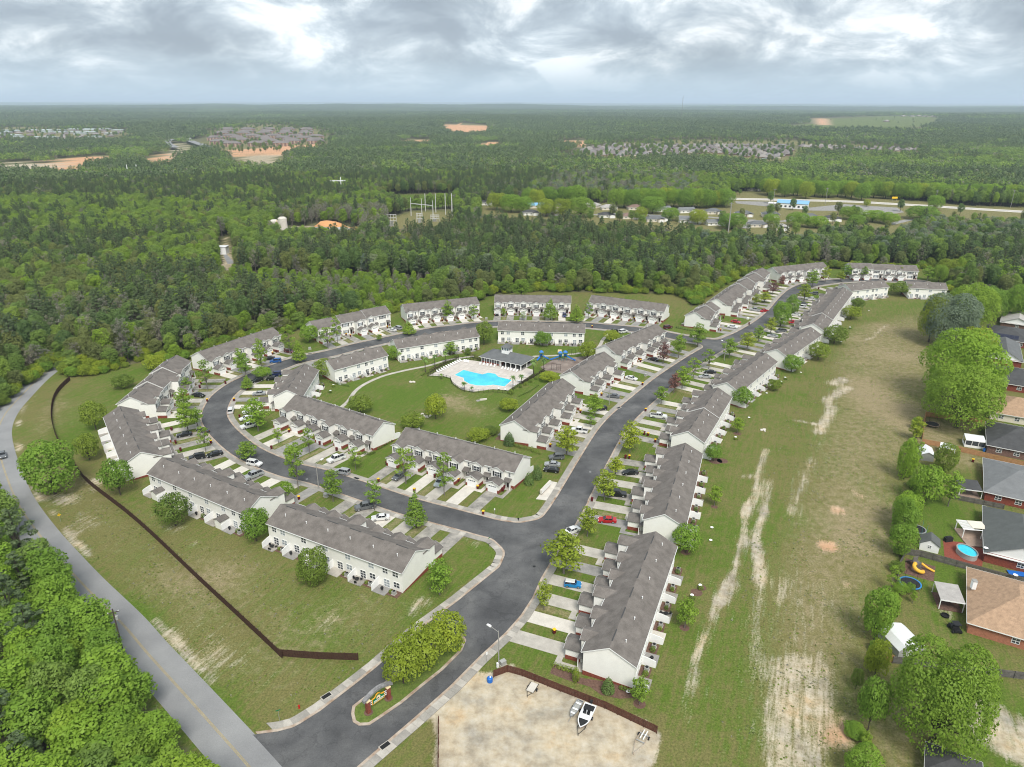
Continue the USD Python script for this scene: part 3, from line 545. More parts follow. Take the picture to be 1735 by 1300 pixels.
lot = px_poly([(700, 1222), (728, 1198), (775, 1152), (811, 1140), (836, 1143), (860, 1130), (1112, 1236), (1117, 1248), (1085, 1320), (745, 1320), (742, 1215), (722, 1208)])
lotb = lot.buffer(0.6)
paint(bare, lotb, 1.1, 0.8)
for (x, y) in ((690, 870), (640, 870), (500, 1200)): pass
for p in county_line[::2]:
    d = rng.random()
    nrm = rng.normal(0, .4, 2)
n2 = meshkit.fbm(np.column_stack([P2 / 9.0, np.zeros(len(P2))]), 3, 5)
edge = soft(mask(county.buffer(2.2).difference(county)), 0.8); bare = np.maximum(bare, edge * np.clip((n2 - 0.45) * 4, 0, 1) * 0.85)
vb = soft(mask(px_poly([(55, 830), (110, 905), (170, 900), (330, 1080), (300, 1120), (420, 1240), (540, 1170), (460, 1140), (300, 1000), (160, 850), (120, 830)])), 3)
bare = np.maximum(bare, vb * np.clip((n2 - 0.56) * 3.5, 0, 0.5))
for (x, y, r, v) in ((292, 1078, 1.6, .9), (300, 1092, 1.2, .8), (357, 1155, 1.8, .8), (125, 905, 2.0, .7), (70, 845, 2.5, .8), (110, 845, 3, .7), (160, 830, 2, .7), (715, 1020, 2.4, .7), (700, 1040, 1.5, .8), (655, 1030, 1.5, .5), (165, 815, 3, .8), (565, 1020, 1.6, .6), (545, 1060, 3, .5), (560, 1045, 2, .5), (330, 920, 2, .5), (255, 870, 2, .4), (780, 905, 2.5, .6), (810, 920, 2, .5), (300, 895, 3, .5), (1070, 1180, 1, .4), (1690, 1230, 6, .75), (1720, 1260, 5, .8), (1600, 1035, 2.0, .6), (1612, 1050, 1.2, .7), (1570, 760, 2.5, .7), (1580, 775, 2, .7), (1590, 740, 1.5, .6)):
    paint(bare, Point(*g2(x, y)).buffer(r), v, 1.2)
paint(dry, px_poly([(730, 665), (780, 672), (820, 690), (850, 705), (820, 705), (770, 695), (735, 680)]), 0.62, 4)
lush += (meshkit.fbm(np.column_stack([P2 / 14.0, np.zeros(len(P2))]), 3, 2) - 0.5) * 0.75
dry += np.clip((meshkit.fbm(np.column_stack([P2 / 22.0, np.ones(len(P2))]), 3, 12) - 0.48), 0, 1) * 0.9 * (1 - soft(mask(streets.buffer(14)), 3))
for pts_, v_, sg_ in (([(1160, 1060), (1190, 900), (1270, 760), (1320, 760), (1290, 1000), (1285, 1300), (1150, 1300)], .20, 6), ([(1290, 1000), (1350, 860), (1420, 880), (1440, 1000), (1445, 1300), (1285, 1300)], .34, 6), ([(1330, 800), (1390, 640), (1450, 640), (1440, 760), (1380, 860)], .22, 6), ([(1380, 700), (1520, 640), (1540, 760), (1480, 920), (1400, 900)], .16, 8)):
    m_ = soft(mask(px_poly(pts_)), sg_); bare = np.maximum(bare, m_ * v_ * (0.4 + 1.3 * n2))
# woods floor and far patches
R0 = np.hypot(P2[:, 0], P2[:, 1]); farpt = ~inner
wood[:] = 1.0; inz = shapely.contains_xy(clear_zone, P2[:, 0], P2[:, 1]); wood[inz] = 0.0
midpt = (R0 < 9000) & (P2[:, 1] > 300)
idx = np.where(midpt)[0]
for p, c in far_open.values():
    q = idx[shapely.contains_xy(p, P2[idx, 0], P2[idx, 1])]
    wood[q] = 0.0
    if c == 'clay': clay[q] = 1.0; bare[q] = 1.0
    if c == 'sand': bare[q] = 1.0
    if c == 'dry': dry[q] = 0.5; lush[q] = 0.4
    if c == 'meadow': dry[q] = 0.25; lush[q] = 0.7
    if c == 'brush': lush[q] = 0.9; dry[q] = 0.2
    if c == 'paved': bare[q] = 0.6; dry[q] = 0.8
farbase = np.clip((R0 - 5200) / 2500, 0, 1)
nx, ny = len(gx), len(gy)
i = np.arange(nx - 1)[None] + np.arange(ny - 1)[:, None] * nx
quads = np.stack([i, i + 1, i + 1 + nx, i + nx], -1).reshape(-1, 4)
gm = usdkit.mesh(stage, '/World/ground', (np.column_stack([P2, GZ]), quads), None, smooth=True)
pv = UsdGeom.PrimvarsAPI(gm)
pv.CreatePrimvar('cover', Sdf.ValueTypeNames.Color3fArray, 'vertex').Set(Vt.Vec3fArray.FromNumpy(np.column_stack([lush, dry, bare]).astype(np.float32)))
pv.CreatePrimvar('cover2', Sdf.ValueTypeNames.Color3fArray, 'vertex').Set(Vt.Vec3fArray.FromNumpy(np.column_stack([clay, wood, farbase]).astype(np.float32)))
tag(gm.GetPrim(), kind='structure')
def ramp01(a, b): return {'range_type': 'smoothstep', 'from_min': a, 'from_max': b, 'to_min': 0.0, 'to_max': 1.0, 'clamp': True}
M['ground_cover'] = usdkit.material(stage, '/World/Looks/ground_cover', {
    'g': ('geometry', {}), 'a': ('attribute', {'attribute': 'cover'}), 'a2': ('attribute', {'attribute': 'cover2'}),
    's': ('separate_color', {}), 's2': ('separate_color', {}),
    'n1': ('noise_texture', {'scale': 0.55, 'detail': 6.0, 'roughness': 0.65}), 'n2': ('noise_texture', {'scale': 2.6, 'detail': 4.0, 'roughness': 0.7}), 'n3': ('noise_texture', {'scale': 0.13, 'detail': 6.0, 'roughness': 0.62}), 'tint': ('rgb_ramp', {'ramp': [(0.34, (0.66, 0.68, 0.73)), (0.48, (0.98, 0.98, 0.98)), (0.58, (1.08, 1.05, 1.0)), (0.70, (1.12, 0.94, 0.74))]}), 'tm': ('mix', {'mix_type': 'multiply', 'fac': 1.0}),
    'mp': ('mapping', {'mapping_type': 'texture', 'rotation': (0, 0, 1.17), 'scale': (9.0, 0.95, 1.0)}), 'n4': ('noise_texture', {'scale': 1.0, 'detail': 4.0, 'roughness': 0.65}), 'st': ('math', {'math_type': 'multiply_add', 'value2': 1.5, 'value3': -0.75}), 'st2': ('math', {'math_type': 'multiply'}), 'st3': ('math', {'math_type': 'add'}),
    'nf': ('noise_texture', {'scale': 0.006, 'detail': 10.0, 'roughness': 0.72}), 'nff': ('noise_texture', {'scale': 0.0006, 'detail': 5.0, 'roughness': 0.6}),
    'l1': ('math', {'math_type': 'multiply_add', 'value2': 1.5, 'value3': -0.75}), 'l2': ('math', {'math_type': 'add'}), 'lr': ('map_range', ramp01(0.15, 1.0)),
    'grass': ('mix', {'mix_type': 'mix', 'color1': (0.150, 0.140, 0.050), 'color2': (0.084, 0.134, 0.018)}),
    'd1': ('math', {'math_type': 'multiply_add', 'value2': 1.5, 'value3': -0.75}), 'd2': ('math', {'math_type': 'add'}), 'dr': ('map_range', ramp01(0.25, 0.95)),
    'dcol': ('mix', {'mix_type': 'mix', 'color2': (0.265, 0.215, 0.125)}),
    'fine': ('rgb_ramp', {'ramp': [(0.25, (0.50, 0.54, 0.50)), (0.75, (1.5, 1.46, 1.5))]}), 'gm': ('mix', {'mix_type': 'multiply', 'fac': 1.0}),
    'sandc': ('rgb_ramp', {'ramp': [(0.3, (0.33, 0.27, 0.195)), (0.5, (0.46, 0.395, 0.30)), (0.7, (0.54, 0.485, 0.40))]}),
    'clayc': ('mix', {'mix_type': 'mix', 'color2': (0.56, 0.31, 0.175)}),
    'b1': ('math', {'math_type': 'multiply_add', 'value2': 1.3, 'value3': -0.65}), 'b2': ('math', {'math_type': 'add'}), 'b3': ('math', {'math_type': 'multiply_add', 'value2': 0.9, 'value3': -0.45}), 'b4': ('math', {'math_type': 'add'}), 'br': ('map_range', dict(ramp01(0.30, 0.85), to_max=0.92)),
    'm3': ('mix', {'mix_type': 'mix'}),
    'woodc': ('rgb_ramp', {'ramp': [(0.3, (0.085, 0.090, 0.042)), (0.7, (0.16, 0.15, 0.08))]}), 'm4': ('mix', {'mix_type': 'mix'}),
    'farc': ('rgb_ramp', {'ramp': [(0.25, (0.045, 0.072, 0.034)), (0.5, (0.085, 0.125, 0.052)), (0.8, (0.17, 0.215, 0.085))]}),
    'farv': ('rgb_ramp', {'ramp': [(0.35, (0.72, 0.75, 0.75)), (0.55, (1.05, 1.05, 1.0)), (0.7, (1.6, 1.7, 1.3))]}), 'farm': ('mix', {'mix_type': 'multiply', 'fac': 1.0}),
    'm5': ('mix', {'mix_type': 'mix'}),
    'bp': ('bump', {'strength': 0.5, 'distance': 0.12}), 'p': ('principled_bsdf', {'roughness': 0.95, 'specular_ior_level': 0.1})},
    [('g.position', 'n1.vector'), ('g.position', 'n2.vector'), ('g.position', 'n3.vector'), ('g.position', 'nf.vector'), ('g.position', 'nff.vector'),
     ('a.color', 's.color'), ('a2.color', 's2.color'),
     ('n1.fac', 'l1.value1'), ('l1.value', 'l2.value1'), ('s.r', 'l2.value2'), ('g.position', 'mp.vector'), ('mp.vector', 'n4.vector'), ('n4.fac', 'st.value1'), ('l2.value', 'st3.value1'), ('st.value', 'st3.value2'), ('st3.value', 'lr.value'), ('lr.result', 'grass.fac'),
     ('n1.fac', 'd1.value1'), ('d1.value', 'd2.value1'), ('s.g', 'd2.value2'), ('d2.value', 'dr.value'), ('dr.result', 'dcol.fac'), ('grass.color', 'dcol.color1'),
     ('n2.fac', 'fine.fac'), ('dcol.color', 'gm.color1'), ('fine.color', 'gm.color2'),
     ('n1.fac', 'sandc.fac'), ('s2.r', 'clayc.fac'), ('n3.fac', 'tint.fac'), ('sandc.color', 'tm.color1'), ('tint.color', 'tm.color2'), ('tm.color', 'clayc.color1'),
     ('n4.fac', 'b1.value1'), ('b1.value', 'b2.value1'), ('s.b', 'b2.value2'), ('b2.value', 'st2.value1'), ('n2.fac', 'b3.value1'), ('b3.value', 'b4.value1'), ('b2.value', 'b4.value2'), ('b4.value', 'br.value'), ('br.result', 'm3.fac'), ('gm.color', 'm3.color1'), ('clayc.color', 'm3.color2'),
     ('n1.fac', 'woodc.fac'), ('s2.g', 'm4.fac'), ('m3.color', 'm4.color1'), ('woodc.color', 'm4.color2'),
     ('nf.fac', 'farc.fac'), ('nff.fac', 'farv.fac'), ('farc.color', 'farm.color1'), ('farv.color', 'farm.color2'), ('s2.b', 'm5.fac'), ('m4.color', 'm5.color1'), ('farm.color', 'm5.color2'),
     ('n2.fac', 'bp.height'), ('bp.normal', 'p.normal'), ('m5.color', 'p.base_color')], surface='p.BSDF')
UsdShade.MaterialBindingAPI.Apply(gm.GetPrim()).Bind(M['ground_cover'])
structure('island_grass', MB().slab(island.buffer(-0.56), -0.05, 0.10), look('island_turf', (0.085, 0.135, 0.02), 0.95, col2=(0.13, 0.16, 0.035), scale=0.7, fine=(3.0, .3)))
# ------------------------------------------------------------------ townhouse rows
def gable_roof_x(mb, x0, x1, half, eave, slope, over, th=0.14):
    """Gable roof with its ridge along x about y = 0."""
    y = half + over; zt = eave + slope * half + 0.08
    mb.prism([(-y, zt - slope * y), (0, zt), (y, zt - slope * y), (y, zt - slope * y - th), (0, zt - th), (-y, zt - slope * y - th)], 'x', x0, x1)
def gable_roof_y(mb, xc, half, y0, y1, eave, slope, over, th=0.12):
    x = half + over; zt = eave + slope * half + 0.08
    mb.prism([(xc - x, zt - slope * x), (xc, zt), (xc + x, zt - slope * x), (xc + x, zt - slope * x - th), (xc, zt - th), (xc - x, zt - slope * x - th)], 'y', y0, y1)
def window(parent, x, z0, w, h, y, side, cols=2, glass='window_glass', rows=2, axis='y', name='window'):
    """A framed window on a wall; side = -1 faces down the axis, +1 up it."""
    def bx(mb, a0, a1, c0, c1, d0, d1):
        lo, hi = sorted((y + side * d0, y + side * d1))
        if axis == 'y': mb.box(a0, a1, lo, hi, c0, c1)
        else: mb.box(lo, hi, a0, a1, c0, c1)
    fr = MB(); e = 0.09
    for q in range(cols + 1):
        c = x - w / 2 + w * q / cols; bx(fr, c - e / 2, c + e / 2, z0 - e / 2, z0 + h + e / 2, 0.0, 0.07)
    for q in range(rows + 1):
        c = z0 + h * q / rows
        for k in range(cols): bx(fr, x - w / 2 + w * k / cols + e / 2, x - w / 2 + w * (k + 1) / cols - e / 2, c - e / 2, c + e / 2, 0.0, 0.065)
    f = put(name, fr, 'white_trim', parent)
    for k in range(cols):
        p = MB(); bx(p, x - w / 2 + w * k / cols + e / 2, x - w / 2 + w * (k + 1) / cols - e / 2, z0, z0 + h, 0.005, 0.03); put('pane', p, glass, f)
def build_row(pattern, steps, sheds=()):
    key = 'townhouse_row_' + ''.join(c.lower() for c in pattern) + ('' if steps is None else '_stepped_%d' % (abs(hash(tuple(int(round(s * 100)) + 200 for s in steps))) % 9973)) + ('_sheds' if sheds else '')
    path = proto(key); n = len(pattern); steps = steps or (0,) * n; rr = random.Random(len(pattern) * 7 + sum(map(ord, pattern)))
    X0 = -n * UNIT / 2
    g0 = 0
    while g0 < n:
        g1 = g0
        while g1 + 1 < n and steps[g1 + 1] == steps[g0]: g1 += 1
        dz = steps[g0]; xa, xb = X0 + g0 * UNIT, X0 + (g1 + 1) * UNIT
        if g0 > 0: xa += .004
        put('wall', MB().prism([(-DEP, 0), (DEP, 0), (DEP, 5.5 + dz), (0, 8.0 + dz), (-DEP, 5.5 + dz)], 'x', xa, xb), 'siding', path)
        rf = MB(); gable_roof_x(rf, xa - (.28 if g0 == 0 else .10), xb + (.28 if g1 == n - 1 else .10), DEP, 5.55 + dz, 0.515, 0.38)
        roof = put('roof', rf, 'shingle', path)
        fa = MB(); zt = 5.55 + 0.08 - 0.515 * .38 + dz
        fa.box(xa - .2, xb + .2, DEP + .385, DEP + .46, zt - .17, zt - .005); put('gutter', fa, 'white_trim', path); put('gutter', MB().box(xa - .2, xb + .2, -DEP - .46, -DEP - .385, zt - .17, zt - .005), 'white_trim', path)
        for e, ok in ((xa - .315, g0 == 0 or steps[g0 - 1] < dz), (xb + .285, g1 == n - 1 or steps[g1 + 1] < dz)):
            if ok:
                if e < xa and g0 > 0: e = xa - .135
                if e > xb and g1 < n - 1: e = xb + .105
                q = DEP + .38; z1 = 5.55 + .08 + .515 * DEP + dz; sl = .515
                put('rake_board', MB().prism([(-q, z1 - sl * q - .02), (0, z1 - .02), (q, z1 - sl * q - .02), (q, z1 - sl * q - .2), (0, z1 - .2), (-q, z1 - sl * q - .2)], 'x', e, e + .03), 'white_trim', path)
        g0 = g1 + 1
    for sx, xe in ((-1, X0), (1, X0 + n * UNIT)):
        lo, hi = sorted((xe, xe + sx * .04))
        put('brick_base', MB().prism([(-DEP + .01, 0), (DEP - .01, 0), (DEP - .01, .25), (DEP - 3, .45), (-DEP + .01, 1.0)], 'x', lo, hi), 'brick_red', path)
    for i, t in enumerate(pattern):
        u = X0 + i * UNIT; x0 = u + 0.05; dz = steps[i]; b = BAY[t]; yb = -DEP - b; blind = 'blind_glass' if rr.random() < .4 else 'window_glass'
        if t != 'C':
            bm = MB().prism([(x0, 0), (x0 + 3.7, 0), (x0 + 3.7, 5.5 + dz), (x0 + 1.85, 6.42 + dz), (x0, 5.5 + dz)], 'y', yb, -2.6); put('bay', bm, 'siding', path)
            br = MB(); gable_roof_y(br, x0 + 1.85, 1.85, yb - .3, -2.9, 5.5 + dz, 0.5, 0.22); put('bay_roof', br, 'shingle', path)
            bt = MB(); zt = 5.5 + .08 + .5 * 1.85 + dz; q = 2.07
            bt.prism([(x0 + 1.85 - q, zt - .5 * q - .02), (x0 + 1.85, zt - .02), (x0 + 1.85 + q, zt - .5 * q - .02), (x0 + 1.85 + q, zt - .5 * q - .18), (x0 + 1.85, zt - .18), (x0 + 1.85 - q, zt - .5 * q - .18)], 'y', yb - .335, yb - .305); put('bay_trim', bt, 'white_trim', path)
            window(path, x0 + 1.85, 3.45 + dz, 1.75, 1.45, yb, -1, 2, blind)
            for xs in (x0 + .70, x0 + 3.0): put('shutter', MB().box(xs - .21, xs + .21, yb - .06, yb - .002, 3.38 + dz, 4.95 + dz), 'shutter_dark', path)
            yf = yb - GAR; xg0, xg1 = x0 + .07, x0 + 3.93; xc = (xg0 + xg1) / 2; hw = (xg1 - xg0) / 2
            put('garage', MB().prism([(xg0, 0), (xg1, 0), (xg1, 2.7), (xc, 2.7 + .46 * hw), (xg0, 2.7)], 'y', yf, yb + .3), 'siding', path)
            gr = MB(); gable_roof_y(gr, xc, hw, yf - .32, yb + .05, 2.7, 0.46, .28); put('garage_roof', gr, 'shingle_porch', path)
            gt = MB(); zt = 2.7 + .08 + .46 * hw; q = hw + .28
            gt.prism([(xc - q, zt - .46 * q - .02), (xc, zt - .02), (xc + q, zt - .46 * q - .02), (xc + q, zt - .46 * q - .17), (xc, zt - .17), (xc - q, zt - .46 * q - .17)], 'y', yf - .355, yf - .325); put('garage_trim', gt, 'white_trim', path)
            bk = MB(); bk.box(xg0 - .04, xg0 - .001, yf + .02, yb - .01, 0, .95); bk.box(xg1 + .001, xg1 + .04, yf + .02, yb - .01, 0, .95)
            bk.box(xg0 - .04, xg0 + .42, yf - .05, yf - .001, 0, .95); bk.box(xg1 - .42, xg1 + .04, yf - .05, yf - .001, 0, .95); put('brick_base', bk, 'brick_red', path)
            open_door = (i == 1 and n == 6 and steps[0] == 0 and False)
            gd = MB()
            for q in range(4): gd.box(xc - 1.35, xc + 1.35, yf - .045, yf - .002, .03 + q * .54, .03 + q * .54 + .52)
            gdo = put('garage_door', gd, 'white_vinyl', path)
            dw = MB()
            for q in range(4): dw.box(xc - 1.12 + q * .6, xc - .68 + q * .6, yf - .055, yf - .046, 1.76, 2.06)
            put('door_window', dw, 'window_glass', gdo)
            put('gable_vent', MB().box(xc - .22, xc + .22, yf - .04, yf - .002, 2.85, 3.12), 'shutter_dark', path)
        else:
            window(path, x0 + 2.1, 3.45 + dz, 2.5, 1.4, -DEP, -1, 3, blind); window(path, x0 + 2.1, .8, 1.7, 1.5, -DEP, -1, 2, 'blind_glass')
            for xs, zz in ((x0 + .55, 3.38 + dz), (x0 + 3.65, 3.38 + dz), (x0 + .95, .75), (x0 + 3.25, .75)): put('shutter', MB().box(xs - .2, xs + .2, -DEP - .06, -DEP - .002, zz, zz + 1.55), 'shutter_dark', path)
        # entrance beside the bay
        xe = x0 + 4.75; d = max(b, 1.25)
        put('front_door', MB().box(xe - .48, xe + .48, -DEP - .05, -DEP - .002, .05, 2.15), 'door_dark', path)
        put('door_frame', MB().box(xe - .62, xe - .49, -DEP - .06, -DEP - .002, .05, 2.28).box(xe + .49, xe + .62, -DEP - .06, -DEP - .002, .05, 2.28).box(xe - .62, xe + .62, -DEP - .06, -DEP - .002, 2.16, 2.30), 'white_trim', path)
        xl = x0 + (3.72 if t != 'C' else 3.9); yo = -DEP - min(d, 1.5) - .15
        put('porch_roof', MB().prism([(-DEP + .05, 3.15), (-DEP + .05, 3.02), (yo, 2.42), (yo, 2.56)], 'x', xl, x0 + 5.85), 'shingle_porch', path)
        put('porch_post', MB().box(x0 + 5.6, x0 + 5.76, yo + .1, yo + .26, 0, 2.52), 'white_trim', path)
        put('porch_floor', MB().box(xl + .02, x0 + 5.9, yo, -DEP - .004, 0, .13), 'concrete', path)
        window(path, x0 + 5.1, 3.55 + dz, .62, 1.2, -DEP, -1, 1, 'window_glass')
        put('brick_base', MB().box(x0 + 5.45, u + UNIT - .02, -DEP - .035, -DEP - .001, 0, .95), 'brick_red', path)
        # rear
        window(path, x0 + 1.75, 3.6 + dz, 1.55, 1.35, DEP, 1, 2, 'blind_glass' if rr.random() < .5 else 'window_glass')
        if rr.random() < .35: window(path, x0 + 4.5, 3.6 + dz, 1.4, 1.3, DEP, 1, 2, 'window_glass')
        window(path, x0 + 1.55, .85, 1.6, 1.4, DEP, 1, 2, 'blind_glass' if rr.random() < .5 else 'window_glass')
        window(path, x0 + 4.25, .1, 1.55, 2.0, DEP, 1, 2, 'blind_glass' if rr.random() < .5 else 'window_glass', 3, name='glazed_door')
        xp = u + UNIT - .12 if i < n - 1 else u + UNIT - .3
        put('patio_screen', MB().prism([(DEP + .005, 0), (DEP + 2.7, 0), (DEP + 2.7, 1.5), (DEP + 2.2, 1.72), (DEP + .8, 2.0), (DEP + .005, 2.05)], 'x', xp - .06, xp + .06), 'white_vinyl', path)
        put('patio', MB().box(x0 + 3.0, xp - .1, DEP + .005, DEP + 2.75, -.05, .07), drive_mats[(i * 3 + n) % 4], path)
        put('planting_bed', MB().box(x0 + .12, x0 + 2.96, DEP + .006, DEP + 2.1, -.05, .05), 'mulch', path)
        vy = 2.2; vz = 8.2 - .515 * vy + dz
        put('vent_pipe', MB().lathe((x0 + 3.0, vy, vz - .2), [(.09, 0), (.09, .6), (.13, .62), (.13, .75), (.0, .78)], 8), 'white_vinyl', path)
        rv = MB().prism([(-.11, 8.085 + .06 + dz), (0, 8.20 + dz), (.11, 8.085 + .06 + dz), (.11, 8.03 + dz), (0, 8.1 + dz), (-.11, 8.03 + dz)], 'x', x0 + 1.6, x0 + 4.9)
        put('ridge_vent', rv, 'roof_dark', path)
    for i in sheds:
        x0 = X0 + i * UNIT + .1
        put('storage_shed', MB().prism([(x0, 0), (x0 + 2.3, 0), (x0 + 2.3, 2.4), (x0 + 1.15, 2.95), (x0, 2.4)], 'y', DEP + .01, DEP + 2.6), 'siding', path)
        sr = MB(); gable_roof_y(sr, x0 + 1.15, 1.15, DEP + .01, DEP + 2.85, 2.4, .48, .2); put('shed_roof', sr, 'shingle_porch', path)
        put('shed_door', MB().box(x0 + 2.3, x0 + 2.35, DEP + .9, DEP + 1.9, .05, 2.1), 'door_dark', path)
    return path
row_cache = {}
for k, (l, r, pat, st, lab, nick) in ROWS.items():
    sheds = (1, 5) if k == 'B' else ()
    key = (pat, st, sheds)
    if key not in row_cache: row_cache[key] = build_row(pat, st, sheds)
    c, a, s, n = FRAME[k]
    copy_of(row_cache[key], 'townhouse_row', lab, 'townhouse row', (c[0], c[1], 0.02), a, 'townhouse rows of the estate', (s, 1, 1))

# air conditioners and clipped shrubs on the rear patios that the photo shows
pa = proto('air_conditioner_kind')
put('case', MB().box(-.4, .4, -.4, .4, .08, .85), 'ac_grey', pa); put('fan_grille', MB().lathe((0, 0, .85), [(.34, 0), (.34, .03), (.05, .05), (0, .05)], 12), 'black_iron', pa); put('pad', MB().box(-.5, .5, -.5, .5, 0, .08), 'concrete', pa)
pg = proto('grill_kind')
put('lid', MB().lathe((0, 0, .75), [(.36, 0), (.36, .1), (.28, .3), (0, .36)], 10), 'canvas_black', pg); put('body', MB().lathe((0, 0, .0), [(.05, 0), (.2, .45), (.36, .74), (.36, .75)], 10), 'canvas_black', pg)
pt = proto('patio_table_kind')
put('table_top', MB().lathe((0, 0, .68), [(0, 0), (.55, 0), (.55, .04), (0, .04)], 12), 'black_plastic', pt); put('table_leg', MB().tube([(0, 0, 0), (0, 0, .68)], .05), 'black_plastic', pt)
for q in range(3):
    an = q * 2.09; mb = MB(); cx, cy = math.cos(an) * .95, math.sin(an) * .95
    mb.rbox((cx, cy), an, (.24, .24), .38, .44); mb.rbox((cx + math.cos(an) * .24, cy + math.sin(an) * .24), an, (.03, .24), .44, .9)
    for ii in (-.2, .2):
        for jj in (-.2, .2): mb.tube([(cx + ii, cy + jj, 0), (cx + ii, cy + jj, .4)], .025, 4)
    put('patio_chair', mb, 'black_plastic', pt)
rng = np.random.default_rng(77)
shrub_jobs = []
for k in ('A', 'B', 'C', 'L', 'M', 'N', 'O', 'S', 'T', 'U', 'V', 'W', 'X', 'Y', 'Z', 'AA'):
    nick = ROWS[k][5]; n = FRAME[k][3]; a = FRAME[k][1]
    for i in range(n):
        if k == 'B' and i in (1, 5): continue
        p = local(k, i * UNIT + 1.3 + rng.uniform(-.2, .3), DEP + 1.25)
        copy_of(pa, 'air_conditioner', 'grey square air conditioner behind ' + nick, 'air conditioner', (*p, .07), a, 'air conditioners behind ' + nick)
        if k not in ('Y', 'Z', 'AA', 'X', 'W'): shrub_jobs.append((local(k, i * UNIT + 2.35 + rng.uniform(-.2, .2), DEP + 1.3), rng.uniform(.55, .8), k))
        u = rng.random(); q = local(k, i * UNIT + 4.6 + rng.uniform(-.4, .4), DEP + 1.6)
        if u < .35: copy_of(pg, 'barbecue_grill', 'covered black barbecue grill behind ' + nick, 'grill', (*q, .08), a, 'grills behind ' + nick)
        elif u < .62: copy_of(pt, 'patio_set', 'black patio table with chairs behind ' + nick, 'patio set', (*q, .08), rng.uniform(0, 6), 'patio sets behind ' + nick)
# ------------------------------------------------------------------ trees and shrubs
def leaf_quads(pos, out, size, rng, droop=0.0):
    """One small bent leaf clump per point, turned roughly outwards."""
    n = len(pos)
    nrm = out * 0.75 + rng.normal(0, .55, (n, 3)); nrm[:, 2] += .55 - droop; nrm /= np.linalg.norm(nrm, axis=1, keepdims=True) + 1e-9
    t = np.cross(nrm, rng.normal(0, 1, (n, 3))); t /= np.linalg.norm(t, axis=1, keepdims=True) + 1e-9; b = np.cross(nrm, t)
    s = (np.broadcast_to(size, (n,)) * rng.uniform(.42, 1.55, n))[:, None]
    asp = rng.uniform(.45, .8, n)[:, None]
    v = np.stack([pos - t * s * .5, pos - b * s * .5 * asp + nrm * s * .12, pos + t * s * .5, pos + b * s * .5 * asp - nrm * s * .05], 1)
    i = np.arange(n)[:, None] * 4; sn = out * .75 + nrm * .5 + np.array([0, 0, .3]); sn /= np.linalg.norm(sn, axis=1, keepdims=True) + 1e-9; leaf_quads.normals = np.repeat(sn, 4, 0)
    return v.reshape(-1, 3), np.vstack([i + np.array([[0, 1, 2]]), i + np.array([[0, 2, 3]])])
def crown(lobes, n, size, rng, low=-0.45, shell=(.62, 1.04)):
    """Leaf clumps over a set of lobes (x, y, z, rx, ry, rz)."""
    L = np.array(lobes, float); w = L[:, 3] * L[:, 4] + L[:, 3] * L[:, 5]; pick = rng.choice(len(L), n, p=w / w.sum()); l = L[pick]
    d = rng.normal(0, 1, (n, 3)); d /= np.linalg.norm(d, axis=1, keepdims=True)
    flip = (d[:, 2] < low) & (rng.random(n) < .8); d[flip, 2] *= -1
    r = rng.uniform(*shell, n)[:, None] ** .7
    pos = l[:, :3] + d * l[:, 3:6] * r
    # drop clumps buried well inside another lobe
    keep = np.ones(n, bool)
    for q in L:
        e = ((pos - q[:3]) / (q[3:6] * .62)); keep &= ~((e ** 2).sum(1) < 1) | (rng.random(n) < .12)
    v, f = leaf_quads(pos[keep], d[keep], size, rng); o = MB(); o.add(v, f); o.normals = [leaf_quads.normals]; return o
def limbs(h0, ends, r0, rng, trunk_top=None, sides=6, lean=0.0):
    mb = MB(); top = trunk_top or h0 * 1.5
    pts = [(0, 0, -.1), (rng.normal(0, .03), rng.normal(0, .03), h0 * .5), (rng.normal(0, .06) + lean, rng.normal(0, .06), h0), (lean * 1.5, 0, top)]
    mb.tube(pts, [r0 * 1.25, r0, r0 * .85, r0 * .3], sides)
    for e in ends:
        s0 = np.array([lean, 0, h0 * rng.uniform(.8, 1.15)]); e = np.array(e, float); m = (s0 + e) / 2 + rng.normal(0, .12, 3) + np.array([0, 0, .1])
        mb.tube([s0, m, e], [r0 * .5, r0 * .3, r0 * .1], 5)
    return mb
def lobes_round(rng, w, h0, h1, k, spread=.5, top_pow=.6):
    """Lobes filling a round crown of width w between heights h0 and h1."""
    out = []; H = h1 - h0
    for i in range(k):
        t = (i + .5) / k; z = h0 + H * (.12 + .76 * t); env = (math.sin(math.pi * min(max(.12 + .8 * t, 0), 1)) ** top_pow) * w / 2
        a = i * 2.4 + rng.uniform(-.4, .4); rr = env * spread * rng.uniform(.6, 1.1); s = (w / 2 - rr * .75) * rng.uniform(.6, .8) * (.65 + .5 * math.sin(math.pi * (.15 + .75 * t)))
        out.append((rr * math.cos(a), rr * math.sin(a), z, s, s, min(s * .85, H * .3)))
    return out
